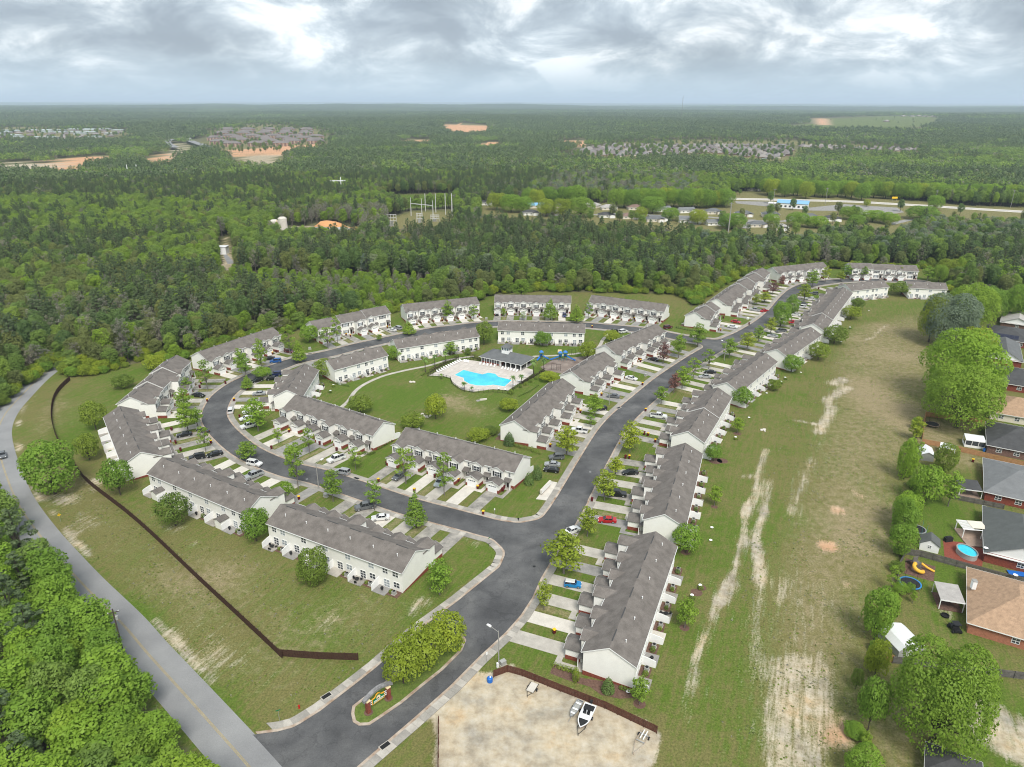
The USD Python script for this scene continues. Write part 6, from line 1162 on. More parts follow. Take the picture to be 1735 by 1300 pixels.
for bx, by, an, lab in ((553, 1180, .78, 'black storm drain opening at the entrance kerb, left side'), (652.5, 1264, .78, 'black storm drain opening at the entrance kerb, lower side'), (604, 811, -.5, 'storm drain at the kerb behind the silver SUV'), (1048, 691.5, .75, 'storm drain at the kerb below the tall street lamp'), (525, 600, .3, 'storm drain at the outer left bend')):
    t = thing('storm_drain', lab, 'storm drain', (*g2(bx, by), 0), an); put('frame', MB().box(-1.0, 1.0, -.55, .55, .0, .125), 'concrete', t); put('grate', MB().box(-.85, .85, -.42, .42, .1, .135), 'black_iron', t)
def cabinet(bx, by, an, lab, mat='ac_grey', s=(1.1, .8, .9)):
    t = thing('utility_cabinet', lab, 'utility box', (*g2(bx, by), 0), an); put('case', MB().box(-s[0] / 2, s[0] / 2, -s[1] / 2, s[1] / 2, .1, s[2]), mat, t); put('plinth', MB().box(-s[0] * .6, s[0] * .6, -s[1] * .6, s[1] * .6, 0, .1), 'concrete', t); put('cover', MB().box(-s[0] * .52, s[0] * .52, -s[1] * .52, s[1] * .52, s[2], s[2] + .06), mat, t)
cabinet(852, 1126, .6, 'pale green utility box at the boat lot fence corner'); cabinet(843, 1131, .6, 'white utility pillar at the boat lot fence corner', 'white_vinyl', (.35, .35, 1.0)); cabinet(552, 842, -.5, 'grey utility cabinet on the lawn of the row with rear sheds'); cabinet(1094, 637, .8, 'grey utility box on the lawn beside the white sedan'); cabinet(1267, 541, .9, 'white utility box on the far street lawn', 'white_vinyl'); cabinet(525, 592, .2, 'grey utility box on the outer left lawn'); cabinet(824, 541, .0, 'grey utility box between the rear-woods rows')
# mailbox slab
a, b = g2(916, 840), g2(932, 823); ang = math.atan2(b[1] - a[1], b[0] - a[0])
mp = px_poly([(908, 846), (931, 849), (944, 818), (933, 816)]).difference(streets.buffer(2.12)); structure('concrete_pad', MB().slab(mp, -.05, .105), 'concrete_light')
t = thing('mailbox_bank', 'long pale bank of cluster mailboxes on the white slab at the junction', 'mailbox', (*((a + b) / 2), .1), ang)
for q in range(8):
    x = -3.0 + q * .78; u = put('mailbox_unit', MB().box(x, x + .75, -.28, .28, .45, 1.55), 'concrete_light', t); put('door', MB().box(x + .05, x + .70, -.30, -.281, .5, 1.5), 'white_trim', u); put('pedestal', MB().box(x + .2, x + .55, -.15, .15, 0, .45), 'concrete', u)
# septic lids with bushes on the lawns, and bed rings under the rear trees
LIDS = [(1186, 996, 1), (1172, 1013, 1), (1204, 916.5, 0), (1206, 895, 0), (1269, 708.5, 0), (1246, 744, 1), (1330, 642.5, 1), (1323, 649.5, 1), (1299, 667, 0), (565, 655, 1), (560, 665, 1), (1472, 527, 0), (1440, 557, 1), (1357, 632, 0), (1425, 580, 0), (1064, 1173, 0)]
for i, (x, y, bush) in enumerate(LIDS):
    p = g2(x, y); hz = .75 if bush else .25
    t = thing('septic_lid', 'round pale lid on the grass, %s of those along the lawns' % ordinal(i, len(LIDS)) if False else 'round pale disc %s %s' % ('above a dark bush' if bush else 'on the grass', ['right of the boat lot row, upper', 'right of the boat lot row, lower', 'behind the boat lot row end, lower', 'behind the boat lot row end, upper', 'behind the third row, upper', 'behind the third row, lower', 'behind the fourth row, upper right', 'behind the fourth row, lower left', 'behind the fourth row, lowest', 'on the courtyard lawn beside the end-on row, upper', 'on the courtyard lawn beside the end-on row, lower', 'at the far end of the field', 'behind the sixth row', 'behind the fourth row, far right', 'behind the fifth row', 'at the end wall nearest the boat lot'][i]), 'lid', (*p, 0))
    put('disc', MB().lathe((0, 0, hz), [(0, .06), (.38, .06), (.42, 0), (0, -.02)], 14), 'white_vinyl', t); put('stand', MB().tube([(0, 0, 0), (0, 0, hz)], .08), 'pole_grey', t)
    if bush: plant('shrub_green', p + np.array([0, -.5]), 1.7, .8, 'shrub', 'low dark bush below the pale disc ' + ['right of the boat lot row, upper', 'right of the boat lot row, lower', '', '', '', 'behind the third row', 'behind the fourth row, upper', 'behind the fourth row, lower', '', 'on the courtyard lawn, upper', 'on the courtyard lawn, lower', '', 'behind the sixth row'][i], 'shrub')
for x, y, r in ((1159.7, 1064, 1.0), (1083.5, 1193, 1.1), (1161.4, 936, 1.1), (1210.3, 859, .9), (1212, 781, 2.0), (1224, 781, 1.6), (1256, 688.5, 2.0), (1249, 735, 1.2), (1180, 1004, 1.3), (1189, 996, 1.0)): structure('mulch_ring', MB().sheet(Point(*g2(x, y)).buffer(r), .012), 'mulch')
for x, y, w in ((1012, 1160, 3.0), (1040, 1172, 3.2), (1068, 1180, 2.5)): pass
structure('mulch_bed', MB().sheet(px_poly([(935, 1140), (940, 1128), (982, 1150), (1030, 1158), (1074, 1166), (1078, 1180), (1050, 1182), (1020, 1176), (1000, 1162), (960, 1150)]).buffer(.3), .016), 'mulch')
# ------------------------------------------------------------------ pool, deck, fence, loungers, pavilion
Y7 = lambda pts: [g2(690 + x / 6.189, 560 + y / 6.189) for x, y in pts]
deck = Polygon(Y7([(220, 475), (330, 420), (540, 310), (650, 312), (775, 328), (940, 300), (1320, 415), (1322, 455), (1240, 515), (1060, 632), (900, 618), (690, 645), (570, 620), (480, 560), (452, 500), (380, 482)])).buffer(-.1)
wat = Polygon(Y7([(495, 470), (590, 415), (690, 440), (790, 462), (850, 445), (920, 455), (955, 488), (1098, 522), (1022, 590), (900, 573), (820, 582), (730, 580), (650, 562), (598, 532), (590, 500)])).buffer(.35).buffer(-.35)
structure('pool_deck', MB().slab(deck.difference(wat.buffer(.34)), -.05, .10), 'pool_deck')
structure('pool_coping', MB().slab(wat.buffer(.35).difference(wat), -.1, .125), 'coping')
basin = MB().sheet(wat.buffer(.02), -1.3 + 1.32)
structure('pool_basin', basin, 'pool_tile')
structure('pool_water', MB().sheet(wat, 0.07), 'pool_water')
def iron_fence(pts, h, label, bay=1.9):
    p = np.asarray(pts, float); t = thing('iron_fence', label, 'fence')
    for a, b in zip(p[:-1], p[1:]):
        L = np.linalg.norm(b - a); n = max(1, round(L / bay)); u = (b - a) / L; ang = math.atan2(u[1], u[0])
        for i in range(n):
            q = a + u * (L * i / n); put('post', MB().rbox(q, ang, (.04, .04), 0, h + .08), 'black_iron', t)
            m = MB(); c = q + u * (L / n / 2)
            for z in (.15, h - .12): m.rbox(c, ang, (L / n / 2, .015), z, z + .04)
            k = int(L / n / .16)
            for j in range(k): m.rbox(q + u * (L / n * (j + .5) / k), ang, (.009, .009), .12, h)
            put('panel', m, 'black_iron', t)
    return t
iron_fence(Y7([(215, 484), (380, 492), (452, 510), (465, 560), (530, 612), (600, 645), (700, 655), (900, 650), (1055, 665)]), 1.25, 'black iron pool fence along the lawn side')
iron_fence(Y7([(1055, 665), (1200, 565), (1330, 475), (1325, 430)]), 1.25, 'black iron pool fence along the right planted side')
iron_fence(Y7([(215, 484), (330, 425), (540, 305)]), 1.25, 'black iron pool fence along the left lounger side')
iron_fence(Y7([(540, 305), (660, 308), (770, 325)]), 1.25, 'black iron pool fence along the rear left side')
lp = proto('sun_lounger_kind')
put('seat', MB().box(-.95, .35, -.32, .32, .30, .36), 'white_vinyl', lp); put('backrest', MB().prism([(.35, .30), (.35, .36), (.95, .74), (.98, .69)], 'y', -.32, .32), 'white_vinyl', lp)
for x in (-.8, .3):
    for y in (-.26, .26): put('leg', MB().box(x - .03, x + .03, y - .03, y + .03, .1, .30), 'white_vinyl', lp)
def loungers(p0, p1, n, face, grp, where):
    a, b = Y7([p0])[0], Y7([p1])[0]
    d = Y7([face])[0] - (a + b) / 2; ang = math.atan2(d[1], d[0])
    for i in range(n):
        c = a + (b - a) * i / max(1, n - 1); copy_of(lp, 'sun_lounger', 'white sun lounger, %s in the row %s' % (ordinal(i, n), where), 'sun lounger', (*c, .0), ang + math.pi, grp)
loungers((320, 438), (560, 322), 11, (640, 480), 'white pool loungers', 'along the left pool fence'); loungers((600, 328), (640, 335), 3, (620, 420), 'white pool loungers', 'at the rear left pool corner')
loungers((765, 358), (915, 380), 5, (800, 450), 'white pool loungers', 'before the glazed pavilion end'); loungers((995, 403), (1150, 432), 6, (1000, 500), 'white pool loungers', 'before the open pavilion columns'); loungers((960, 620), (1030, 630), 2, (960, 560), 'white pool loungers', 'at the near pool fence'); loungers((1225, 495), (1120, 575), 3, (1100, 520), 'white pool loungers', 'at the right pool fence')
# pavilion with hipped roof and cupola
fl, fr = g2(690 + 780 / 6.189, 560 + 338 / 6.189), g2(690 + 1190 / 6.189, 560 + 425 / 6.189)
ang = math.atan2(fr[1] - fl[1], fr[0] - fl[0]); L = float(np.linalg.norm(fr - fl)); D = 9.5
t = thing('pool_pavilion', 'grey-roofed pool pavilion with white columns and louvred cupola', 'pavilion', (*fl, .1), ang)
e, hz_, rz = .9, 2.75, 5.2
v = [(-e, -e, hz_), (L + e, -e, hz_), (L + e, D + e, hz_), (-e, D + e, hz_), (D / 2, D / 2, rz), (L - D / 2, D / 2, rz)]
put('roof', MB().add(v, [(0, 1, 5, 4), (2, 3, 4, 5)]).add(v, [(1, 2, 5), (3, 0, 4)]), 'roof_grey', t); put('ceiling', MB().box(-e + .02, L + e - .02, -e + .02, D + e - .02, hz_ - .2, hz_ - .01), 'white_trim', t)
put('floor', MB().box(-.3, L + .3, -.3, D + .3, -.08, .06), 'concrete_grey', t)
GL = L * .46
put('wall', MB().box(0, GL, .25, D, .06, hz_ - .2), 'siding', t); put('brick_base', MB().box(-.05, GL, .1, .2, .06, .75), 'brick_red', t); put('brick_wall', MB().box(GL + .02, GL + .4, 1.5, D, .06, 1.0), 'brick_red', t); put('dark_room', MB().box(GL + .02, L - 1, D - .3, D - .1, .06, hz_ - .2), 'door_dark', t)
for q in range(8):
    x = .1 + q * (GL - .2) / 7; put('column', MB().box(x - .09, x + .09, 0.0, .22, .06, hz_ - .2), 'white_trim', t)
for q in range(7):
    x = .1 + (q + .5) * (GL - .2) / 7; put('window', MB().box(x - (GL - .2) / 14 + .12, x + (GL - .2) / 14 - .12, .12, .24, .8, 2.4), 'window_glass', t)
for x in np.linspace(GL + .7, L, 5): put('column', MB().box(x - .17, x + .17, -.17, .17, .06, hz_ - .2), 'white_trim', t)
for y in (D / 2, D): put('column', MB().box(L - .17, L + .17, y - .17, y + .17, .06, hz_ - .2), 'white_trim', t)
cx_, cy_ = L / 2, D / 2; s = 1.6
cu = put('cupola', MB().box(cx_ - s, cx_ + s, cy_ - s, cy_ + s, rz - 1.0, rz + 1.9), 'white_trim', t)
for q in range(4):
    x = cx_ - s + .45 + q * (2 * s - .9) / 3; put('louvre', MB().box(x - .22, x + .22, cy_ - s - .04, cy_ - s - .002, rz + .7, rz + 1.7), 'window_glass', cu); put('louvre', MB().box(cx_ + s + .002, cx_ + s + .04, cy_ + (x - cx_) - .22, cy_ + (x - cx_) + .22, rz + .7, rz + 1.7), 'window_glass', cu)
o = s + .45; v = [(cx_ - o, cy_ - o, rz + 1.9), (cx_ + o, cy_ - o, rz + 1.9), (cx_ + o, cy_ + o, rz + 1.9), (cx_ - o, cy_ + o, rz + 1.9), (cx_, cy_, rz + 3.5)]
put('cupola_roof', MB().add(v, [(0, 1, 4), (1, 2, 4), (2, 3, 4), (3, 0, 4)]).add(v, [(3, 2, 1, 0)]), 'roof_grey', t)
for q, x in enumerate(np.linspace(GL + 1.5, L - 1.5, 4)):
    u = copy_of(pt, 'pavilion_table', 'dark table with chairs under the pavilion, %s' % ordinal(q, 4), 'table', (fl[0] + math.cos(ang) * x - math.sin(ang) * 3.0, fl[1] + math.sin(ang) * x + math.cos(ang) * 3.0, .16), q)
# playground
structure('play_area', MB().sheet(px_poly([(916, 622), (938, 609), (990, 604), (1012, 602), (1008, 612), (975, 634), (950, 633), (922, 627)]), .018), 'play_mulch')
P5 = lambda x, y: g2(900 + x / 6.916, 530 + y / 6.916)
def playset(c, ang, label, towers, slides, roof='slide_blue'):
    t = thing('playground_set', label, 'playground', (*c, .02), ang)
    for x, y, h in towers:
        for i in (-.6, .6):
            for j in (-.6, .6): put('post', MB().tube([(x + i, y + j, 0), (x + i, y + j, h + 1.9)], .05, 6), 'teal_paint', t)
        put('platform', MB().box(x - .65, x + .65, y - .65, y + .65, h, h + .08), 'black_plastic', t)
        z = h + 1.9; v = [(x - .85, y - .85, z), (x + .85, y - .85, z), (x + .85, y + .85, z), (x - .85, y + .85, z), (x, y, z + .8)]
        put('roof', MB().add(v, [(0, 1, 4), (1, 2, 4), (2, 3, 4), (3, 0, 4), (3, 2, 1, 0)][:4]), roof, t); put('guard_panel', MB().box(x - .6, x + .6, y + .58, y + .64, h + .1, h + .9), 'slide_blue', t)
    for x, y, a, h, Ls in slides:
        m = MB(); q = np.linspace(0, 1, 8); pts = np.column_stack([x + math.cos(a) * Ls * q, y + math.sin(a) * Ls * q, h * (1 - q) ** 1.15 + .25 * q]); nx_, ny_ = -math.sin(a), math.cos(a)
        sec = [(-.36, .28), (-.34, .0), (.34, .0), (.36, .28)]
        V = np.array([[(p[0] + nx_ * w, p[1] + ny_ * w, p[2] + dz) for w, dz in sec] for p in pts]).reshape(-1, 3); i = np.arange(7)[:, None] * 4 + np.arange(3)[None]
        m.add(V, np.stack([i, i + 1, i + 5, i + 4], -1).reshape(-1, 4)); put('slide', m, 'slide_blue' if roof != 'slide_yellow' else 'slide_yellow', t)
playset(P5(365, 560), .0, 'blue playground set with two slides behind the pool', [(-.9, 0, 1.5), (1.2, .3, 1.7)], [(-1.6, 0, math.pi, 1.6, 3.6), (1.9, .3, -.3, 1.7, 3.6)])
playset(P5(118, 545), .2, 'small blue playground tower with slide beside the pool palms', [(0, 0, 1.3)], [(.6, -.2, -.4, 1.4, 2.6), (-.6, -.3, -2.4, 1.3, 2.0)])
for (x, y, x2, y2, lab) in ((240, 665, 345, 680, 'dark swing frame at the front of the play area'), (425, 505, 515, 490, 'dark swing frame at the back of the play area')):
    a, b = P5(x, y), P5(x2, y2); t = thing('swing_frame', lab, 'swing')
    for p in (a, b, (a + b) / 2):
        put('post', MB().tube([(*(p + [0, -.5]), 0), (*p, 2.6)], .05, 6).tube([(*(p + [0, .5]), 0), (*p, 2.6)], .05, 6), 'black_iron', t)
    put('top_bar', MB().tube([(*a, 2.6), (*b, 2.6)], .05, 6), 'black_iron', t)
    for f in (.25, .75):
        p = a + (b - a) * f; put('swing_seat', MB().rbox(p, 0, (.22, .1), .5, .54).tube([(*(p + [-.2, 0]), .52), (*(p + [-.2, 0]), 2.6)], .015, 4).tube([(*(p + [.2, 0]), .52), (*(p + [.2, 0]), 2.6)], .015, 4), 'black_plastic', t)
t = thing('play_sign', 'pale board on posts at the back of the play area', 'sign', (*P5(333, 500), 0)); put('board', MB().box(-.8, .8, -.04, .04, 1.2, 2.6), 'sign_peach', t)
for s in (-.7, .7): put('post', MB().box(s - .05, s + .05, .04, .14, 0, 2.6), 'black_iron', t)
# low walls and rocks on the courtyard lawn
def rocks(c, n, r, label, seed):
    rng = np.random.default_rng(seed); t = thing('rock_pile', label, 'rocks', (*c, 0))
    for i in range(n):
        m = trimesh.creation.icosphere(1, 1.0); q = m.vertices * (1 + .25 * (meshkit.noise(m.vertices * 1.7 + i * 5, seed) - .5)[:, None]); sc = rng.uniform(.25, .6, 3) * [1, 1, .6]; a = rng.uniform(0, 6.28); d = r * rng.uniform(0, 1) ** .5
        put('rock', MB().add(q * sc + [d * math.cos(a), d * math.sin(a) * .7, .12], m.faces), 'concrete_light', t)
rocks(g2(718.5, 705), 22, 2.6, 'pile of pale rocks beside the multi-stemmed bush on the pool lawn', 3); rocks(g2(697, 648), 9, 1.2, 'small pale rock garden ornament beside the curved path', 5); rocks(g2(1293, 729), 10, 1.1, 'ring of pale stones on the rear lawn', 8)
t = thing('drain_culvert', 'pale concrete drain end on the pool lawn', 'culvert', (*g2(819, 678), 0), .3); put('headwall', MB().box(-1.3, 1.3, -.3, .3, 0, .5), 'concrete_light', t); put('apron', MB().box(-2.6, -1.3, -.7, .7, 0, .06), 'concrete_grey', t)
# ------------------------------------------------------------------ houses and gardens on the right
def hip_house(name, label, c, ang, Lx, Ly, eave, rise, roof, wall, over=.5, gable=(False, False), base=None, windows=True, cat='house', group=None, into=None, trim='white_trim'):
    """House with hipped or gabled roof, ridge along local x."""
    t = into or thing(name, label, cat, (*c, 0), ang, group)
    a, b = Lx / 2, Ly / 2
    put('wall', MB().box(-a, a, -b, b, 0, eave), wall, t)
    A, B = a + over, b + over; r = max(a - b, .2); zl = eave - over * rise / b + .12
    xl, xr = (-(A) if gable[0] else -r), (A if gable[1] else r); zt = eave + rise + .12
    v = [(-A, -B, zl), (A, -B, zl), (A, B, zl), (-A, B, zl), (xl, 0, zt), (xr, 0, zt)]
    m = MB().add(v, [(0, 1, 5, 4), (2, 3, 4, 5)]).add(v, [(1, 2, 5), (3, 0, 4)] if True else [])
    if gable[0] or gable[1]:
        m = MB().add(v, [(0, 1, 5, 4), (2, 3, 4, 5)])
        if not gable[1]: m.add(v, [(1, 2, 5)])
        if not gable[0]: m.add(v, [(3, 0, 4)])
        for g, s in zip(gable, (-1, 1)):
            if g: lo, hi = sorted((s * (a - .15), s * (a + .01))); put('gable_wall', MB().prism([(-b, eave), (b, eave), (0, eave + rise)], 'x', lo, hi), trim, t)
    put('roof', m, roof, t)
    put('soffit', MB().box(-A + .03, A - .03, -B + .03, B - .03, zl - .12, zl - .02), trim, t)
    put('fascia', MB().box(-A, A, -B - .04, -B, zl - .16, zl + .02).box(-A, A, B, B + .04, zl - .16, zl + .02).box(-A - .04, -A, -B, B, zl - .16, zl + .02).box(A, A + .04, -B, B, zl - .16, zl + .02), trim, t)
    if windows:
        for x in np.linspace(-a * .6, a * .6, 3): window(t, x, .9, 1.4, 1.2, -b, -1, 2); window(t, x, .9, 1.4, 1.2, b, 1, 2)
        window(t, 0, .9, 1.3, 1.2, -a, -1, 2, axis='x'); window(t, 0, .9, 1.3, 1.2, a, 1, 2, axis='x')
    return t
def box_from(px0, px1, z):
    return g2(*px0, z), g2(*px1, z)
def house_edge(near_l, near_r, z, depth, **kw):
    """House whose near eave runs between two picture points at eave height z; depth in metres away from the camera."""
    a, b = g2(*near_l, z), g2(*near_r, z); d = b - a; ang = math.atan2(d[1], d[0]); L = float(np.linalg.norm(d)); n = np.array([-math.sin(ang), math.cos(ang)])
    return (a + b) / 2 + n * depth / 2, ang, L, depth
def hh(near_l, near_r, depth, eave, rise, roof, wall, label, extend=0.0, **kw):
    c, ang, L, D = house_edge(near_l, near_r, eave - .3, depth); u = np.array([math.cos(ang), math.sin(ang)]); c = c + u * extend / 2
    t = hip_house('garden_house', label, c, ang, L + extend - 1.0, D - 1.0, eave, rise, roof, wall, **kw); return c, ang, t
def hc(near, far, width, eave, rise, roof, wall, label, ridge='away', gable=False, z=2.55, depth=None):
    """House on the right: its eave corner nearest the field, the next eave corner away from the camera, and its width."""
    a, b = g2(*near, z), g2(*far, z); d = b - a; D = depth or float(np.linalg.norm(d)); n = d / np.linalg.norm(d); u = np.array([n[1], -n[0]]); c = a + u * width / 2 + n * D / 2
    au = math.atan2(u[1], u[0]); o = .5
    if ridge == 'away': t = hip_house('garden_house', label, c, au + math.pi / 2, D - 2 * o, width - 2 * o, eave, rise, roof, wall, gable=(gable, False))
    else: t = hip_house('garden_house', label, c, au, width - 2 * o, D - 2 * o, eave, rise, roof, wall, gable=(gable, False))
    return c, au, t, D
hc((1638, 1056), (1637, 961), 17, 2.8, 4.0, 'roof_tan', 'brick_orange', 'tan-roofed orange brick house at the lower right with patio roof')
hc((1666, 937), (1664, 857), 15, 2.8, 3.6, 'roof_greengrey', 'brick_red', 'green-grey gabled house beside the round blue pool', gable=True)
hc((1667, 834), (1665, 776), 16, 2.7, 3.2, 'roof_bluegrey', 'brick_red', 'blue-grey roofed brick house with dark flat patio roof', 'across')
hc((1671, 755), (1669.5, 713), 16, 2.8, 3.2, 'roof_dark', 'brick_brown', 'dark grey hip-roofed brown brick house with white sunroom', 'across')
hc((1677, 699), (1672, 667), 16, 2.8, 3.4, 'roof_tan', 'wall_cream', 'tan hip-roofed house with white screen windows', 'across')
hc((1685, 648), (1681, 618), 16, 2.8, 3.0, 'roof_dark', 'brick_red', 'slate-grey hip-roofed brick house behind the big green tree', 'across')
hc((1675, 606), (1672, 574), 12, 2.8, 3.2, 'roof_grey', 'brick_red', 'grey gabled house with white gable end beside the big green tree', gable=True)
c, ang, t, D_ = hc((1666, 571), (1672, 550), 18, 2.8, 3.0, 'roof_dark', 'brick_red', 'dark-roofed house carrying blue solar panels', 'across')
hy = (D_ - 1) / 2
for q in range(12):
    x = -6.5 + (q % 6) * 1.75; k = 3.0 / hy; y0 = -hy * .92 + (q // 6) * 1.6; z0 = 2.8 + .12 + 3.0 - abs(y0) * k; z1 = 2.8 + .12 + 3.0 - abs(y0 + 1.5) * k
    put('solar_panel', MB().add([(x, y0, z0 + .12), (x + 1.65, y0, z0 + .12), (x + 1.65, y0 + 1.5, z1 + .12), (x, y0 + 1.5, z1 + .12), (x, y0, z0 + .06), (x + 1.65, y0, z0 + .06), (x + 1.65, y0 + 1.5, z1 + .06), (x, y0 + 1.5, z1 + .06)], [(0, 1, 2, 3), (4, 7, 6, 5), (0, 4, 5, 1), (1, 5, 6, 2), (2, 6, 7, 3), (3, 7, 4, 0)]), 'solar_panel', t)
hc((1694, 546), (1699, 529), 14, 2.8, 2.8, 'roof_pale', 'brick_brown', 'pale-roofed brick house farthest up the right edge', gable=True)
hc((1566, 1302), (1568, 1262), 8, 2.6, 1.8, 'roof_dark', 'siding', 'dark-roofed building cut by the bottom edge', depth=6)
hc((1700, 470), (1703, 457), 12, 5.2, 2.2, 'roof_grey', 'siding', 'white two-storey house among the trees at the upper right edge', 'across', z=5)
# lean-to roofs and patios
def lean_to(pl, pr, depth, z, mat, label, name='patio_roof', posts='white_trim', under=None, floor='wood_deck', screen=False):
    a, b = g2(*pl, z), g2(*pr, z); d = b - a; ang = math.atan2(d[1], d[0]); L = float(np.linalg.norm(d)); t = thing(name, label, 'patio roof', (*a, 0), ang)
    put('roof', MB().prism([(0, z - .1), (depth, z + .25), (depth, z + .37), (0, z + .02)], 'x', 0, L), mat, t); put('fascia', MB().box(-.03, L + .03, -.06, -.003, z - .2, z + .04), 'white_trim', t)
    for x in (.1, L - .1):
        for y in (.1, depth - .15): put('post', MB().box(x - .07, x + .07, y - .07, y + .07, 0, z - .1), posts, t)
    put('floor', MB().box(0, L, 0, depth, -.05, .08), floor, t)
    if screen:
        n = max(2, int(L / 1.5))
        put('low_wall', MB().box(0, L, .0, .08, .08, .8), 'white_trim', t); put('low_wall', MB().box(0, .08, .09, depth, .08, .8), 'white_trim', t)
        for q in range(n): put('screen', MB().box(L * q / n + .12, L * (q + 1) / n - .12, .02, .06, .82, z - .25), 'window_glass', t); put('post', MB().box(L * q / n - .06, L * q / n + .06, -.01, .09, .08, z - .12), 'white_trim', t)
    return t
lean_to((1594, 1016), (1636, 1023), 6.0, 2.5, 'roof_pale', 'flat pale patio roof with white downpipe at the tan house', floor='mulch')
lean_to((1627, 828), (1666, 833), 5.6, 2.4, 'roof_dark', 'black flat patio roof at the blue-grey house')
lean_to((1637, 745), (1671, 750), 4.2, 2.5, 'roof_metal_white', 'white-roofed screened sunroom at the dark hip house', screen=True, floor='concrete')
a = g2(1630, 912); t = thing('pergola', 'white slatted pergola on the wooden deck of the green-grey house', 'pergola', (*a, 0), -.15)
for x in (0, 4.2):
    for y in (0, 4.0): put('post', MB().box(x - .08, x + .08, y - .08, y + .08, 0, 2.5), 'white_vinyl', t)
put('beam', MB().box(-.3, 4.5, -.08, .08, 2.5, 2.68).box(-.3, 4.5, 3.92, 4.08, 2.5, 2.68), 'white_vinyl', t)
for q in range(12): put('slat', MB().box(-.4, 2.2, .05 + q * .35, .15 + q * .35, 2.69, 2.8), 'white_vinyl', t)
put('awning', MB().box(2.0, 5.4, .4, 3.9, 2.81, 2.86), 'wall_cream', t); put('deck', MB().box(-.3, 5.4, -3.6, 4.2, -.05, .25), 'wood_deck', t)
structure('paved_patio', MB().sheet(px_poly([(1598, 916), (1630, 919), (1668, 931), (1664, 960), (1640, 957), (1600, 943)]), .02), 'brick_red')
t = thing('round_pool', 'oval above-ground blue pool on the red brick patio', 'pool', (*g2(1637, 940), 0)); m = MB()
t_ = np.arange(28) / 28 * 6.2832; ov = Polygon(np.column_stack([2.0 * np.cos(t_), 2.7 * np.sin(t_)]))
put('wall', MB().slab(ov.difference(ov.buffer(-.12)), 0, 1.25), 'ac_grey', t); put('rim', MB().slab(ov.buffer(.08).difference(ov.buffer(-.18)), 1.25, 1.30), 'pole_grey', t); put('liner', MB().sheet(ov.buffer(-.1), 1.05), 'pool_tile', t); put('water', MB().sheet(ov.buffer(-.12), 1.12), 'pool_water', t)
def shed(pl, pr, depth, wall_h, rise, roof, wall, label, along=True, door=True, name='garden_shed'):
    a, b = g2(*pl), g2(*pr); d = b - a; ang = math.atan2(d[1], d[0]); L = float(np.linalg.norm(d)); t = thing(name, label, 'shed', (*a, 0), ang)
    if along:   # gable faces the camera side
        put('wall', MB().prism([(0, 0), (L, 0), (L, wall_h), (L / 2, wall_h + rise), (0, wall_h)], 'y', 0, depth), wall, t); r = MB(); gable_roof_y(r, L / 2, L / 2, -.2, depth + .2, wall_h, rise / (L / 2), .2); put('roof', r, roof, t)
        if door: window(t, L * .5, 1.0, .7, .8, 0, -1, 2)
    else:
        put('wall', MB().prism([(0, 0), (depth, 0), (depth, wall_h), (depth / 2, wall_h + rise), (0, wall_h)], 'x', 0, L), wall, t)
        r = MB(); h2 = depth / 2; z = wall_h; k = rise / h2; r.prism([(-.2, z - .2 * k + .06), (h2, z + rise + .06), (depth + .2, z - .2 * k + .06), (depth + .2, z - .2 * k - .04), (h2, z + rise - .02), (-.2, z - .2 * k - .04)], 'x', -.15, L + .15); put('roof', r, roof, t)
        put('door', MB().box(L * .35, L * .65, -.04, -.003, .05, 1.9), 'white_vinyl', t)
shed((1557, 931), (1589, 939), 3.6, 2.0, 1.3, 'roof_greengrey', 'white_vinyl', 'little white garden house with green-grey gabled roof')
a, b = g2(1521, 1115), g2(1566, 1109); d = b - a; ang = math.atan2(d[1], d[0]); L = float(np.linalg.norm(d)); t = thing('barn_shed', 'white metal barn shed beside the big corner tree', 'shed', (*a, 0), ang)
prof = [(0, 0), (L, 0), (L, 1.7), (L * .8, 2.6), (L * .5, 2.95), (L * .2, 2.6), (0, 1.7)]; put('wall', MB().prism(prof, 'y', 0, 6.0), 'ac_grey', t); rp_ = [(-.12, 1.68), (L * .19, 2.68), (L * .5, 3.05), (L * .81, 2.68), (L + .12, 1.68), (L + .12, 1.58), (L * .8, 2.57), (L * .5, 2.93), (L * .2, 2.57), (-.12, 1.58)]; put('roof', MB().prism(rp_, 'y', -.1, 6.1), 'roof_metal_white', t)
put('door', MB().box(L * .3, L * .7, -.05, -.003, .05, 1.9), 'white_vinyl', t)
lean_to((1592, 757), (1619, 763), 3.0, 2.2, 'roof_metal_white', 'white-roofed carport shelter beside the cedar fence', name='carport')
shed((1560, 780), (1581, 783), 5.5, 2.1, .8, 'roof_metal_white', 'ac_grey', 'white metal shed behind the thin pale tree', door=False)
def trampoline(c, r, ring, label, net=False):
    t = thing('trampoline', label, 'trampoline', (*c, 0)); put('mat', MB().lathe((0, 0, .82), [(0, 0), (r - .25, 0)], 28), 'canvas_black', t); put('rim', MB().lathe((0, 0, .80), [(r - .28, 0), (r - .28, .05), (r, .05), (r, -.03), (r - .28, 0)], 28), ring, t)
    for q in range(6):
        a = q * 1.047; put('leg', MB().tube([(r * math.cos(a), r * math.sin(a), 0), (r * math.cos(a), r * math.sin(a), .8)], .035, 5), 'steel', t)
        put('net_pole', MB().tube([(r * math.cos(a + .5), r * math.sin(a + .5), 0), (r * math.cos(a + .5), r * math.sin(a + .5), 2.6)], .03, 5), 'teal_paint' if net else 'black_iron', t)
trampoline(g2(1541, 993), 2.3, 'paint_sky', 'big black trampoline with blue rim below the yellow slide'); trampoline(g2(1553, 901), 2.1, 'steel', 'black trampoline with green net poles above the little white house', True); trampoline(g2(1579, 722), 2.2, 'wood_deck', 'dark trampoline in the cedar fence yard')
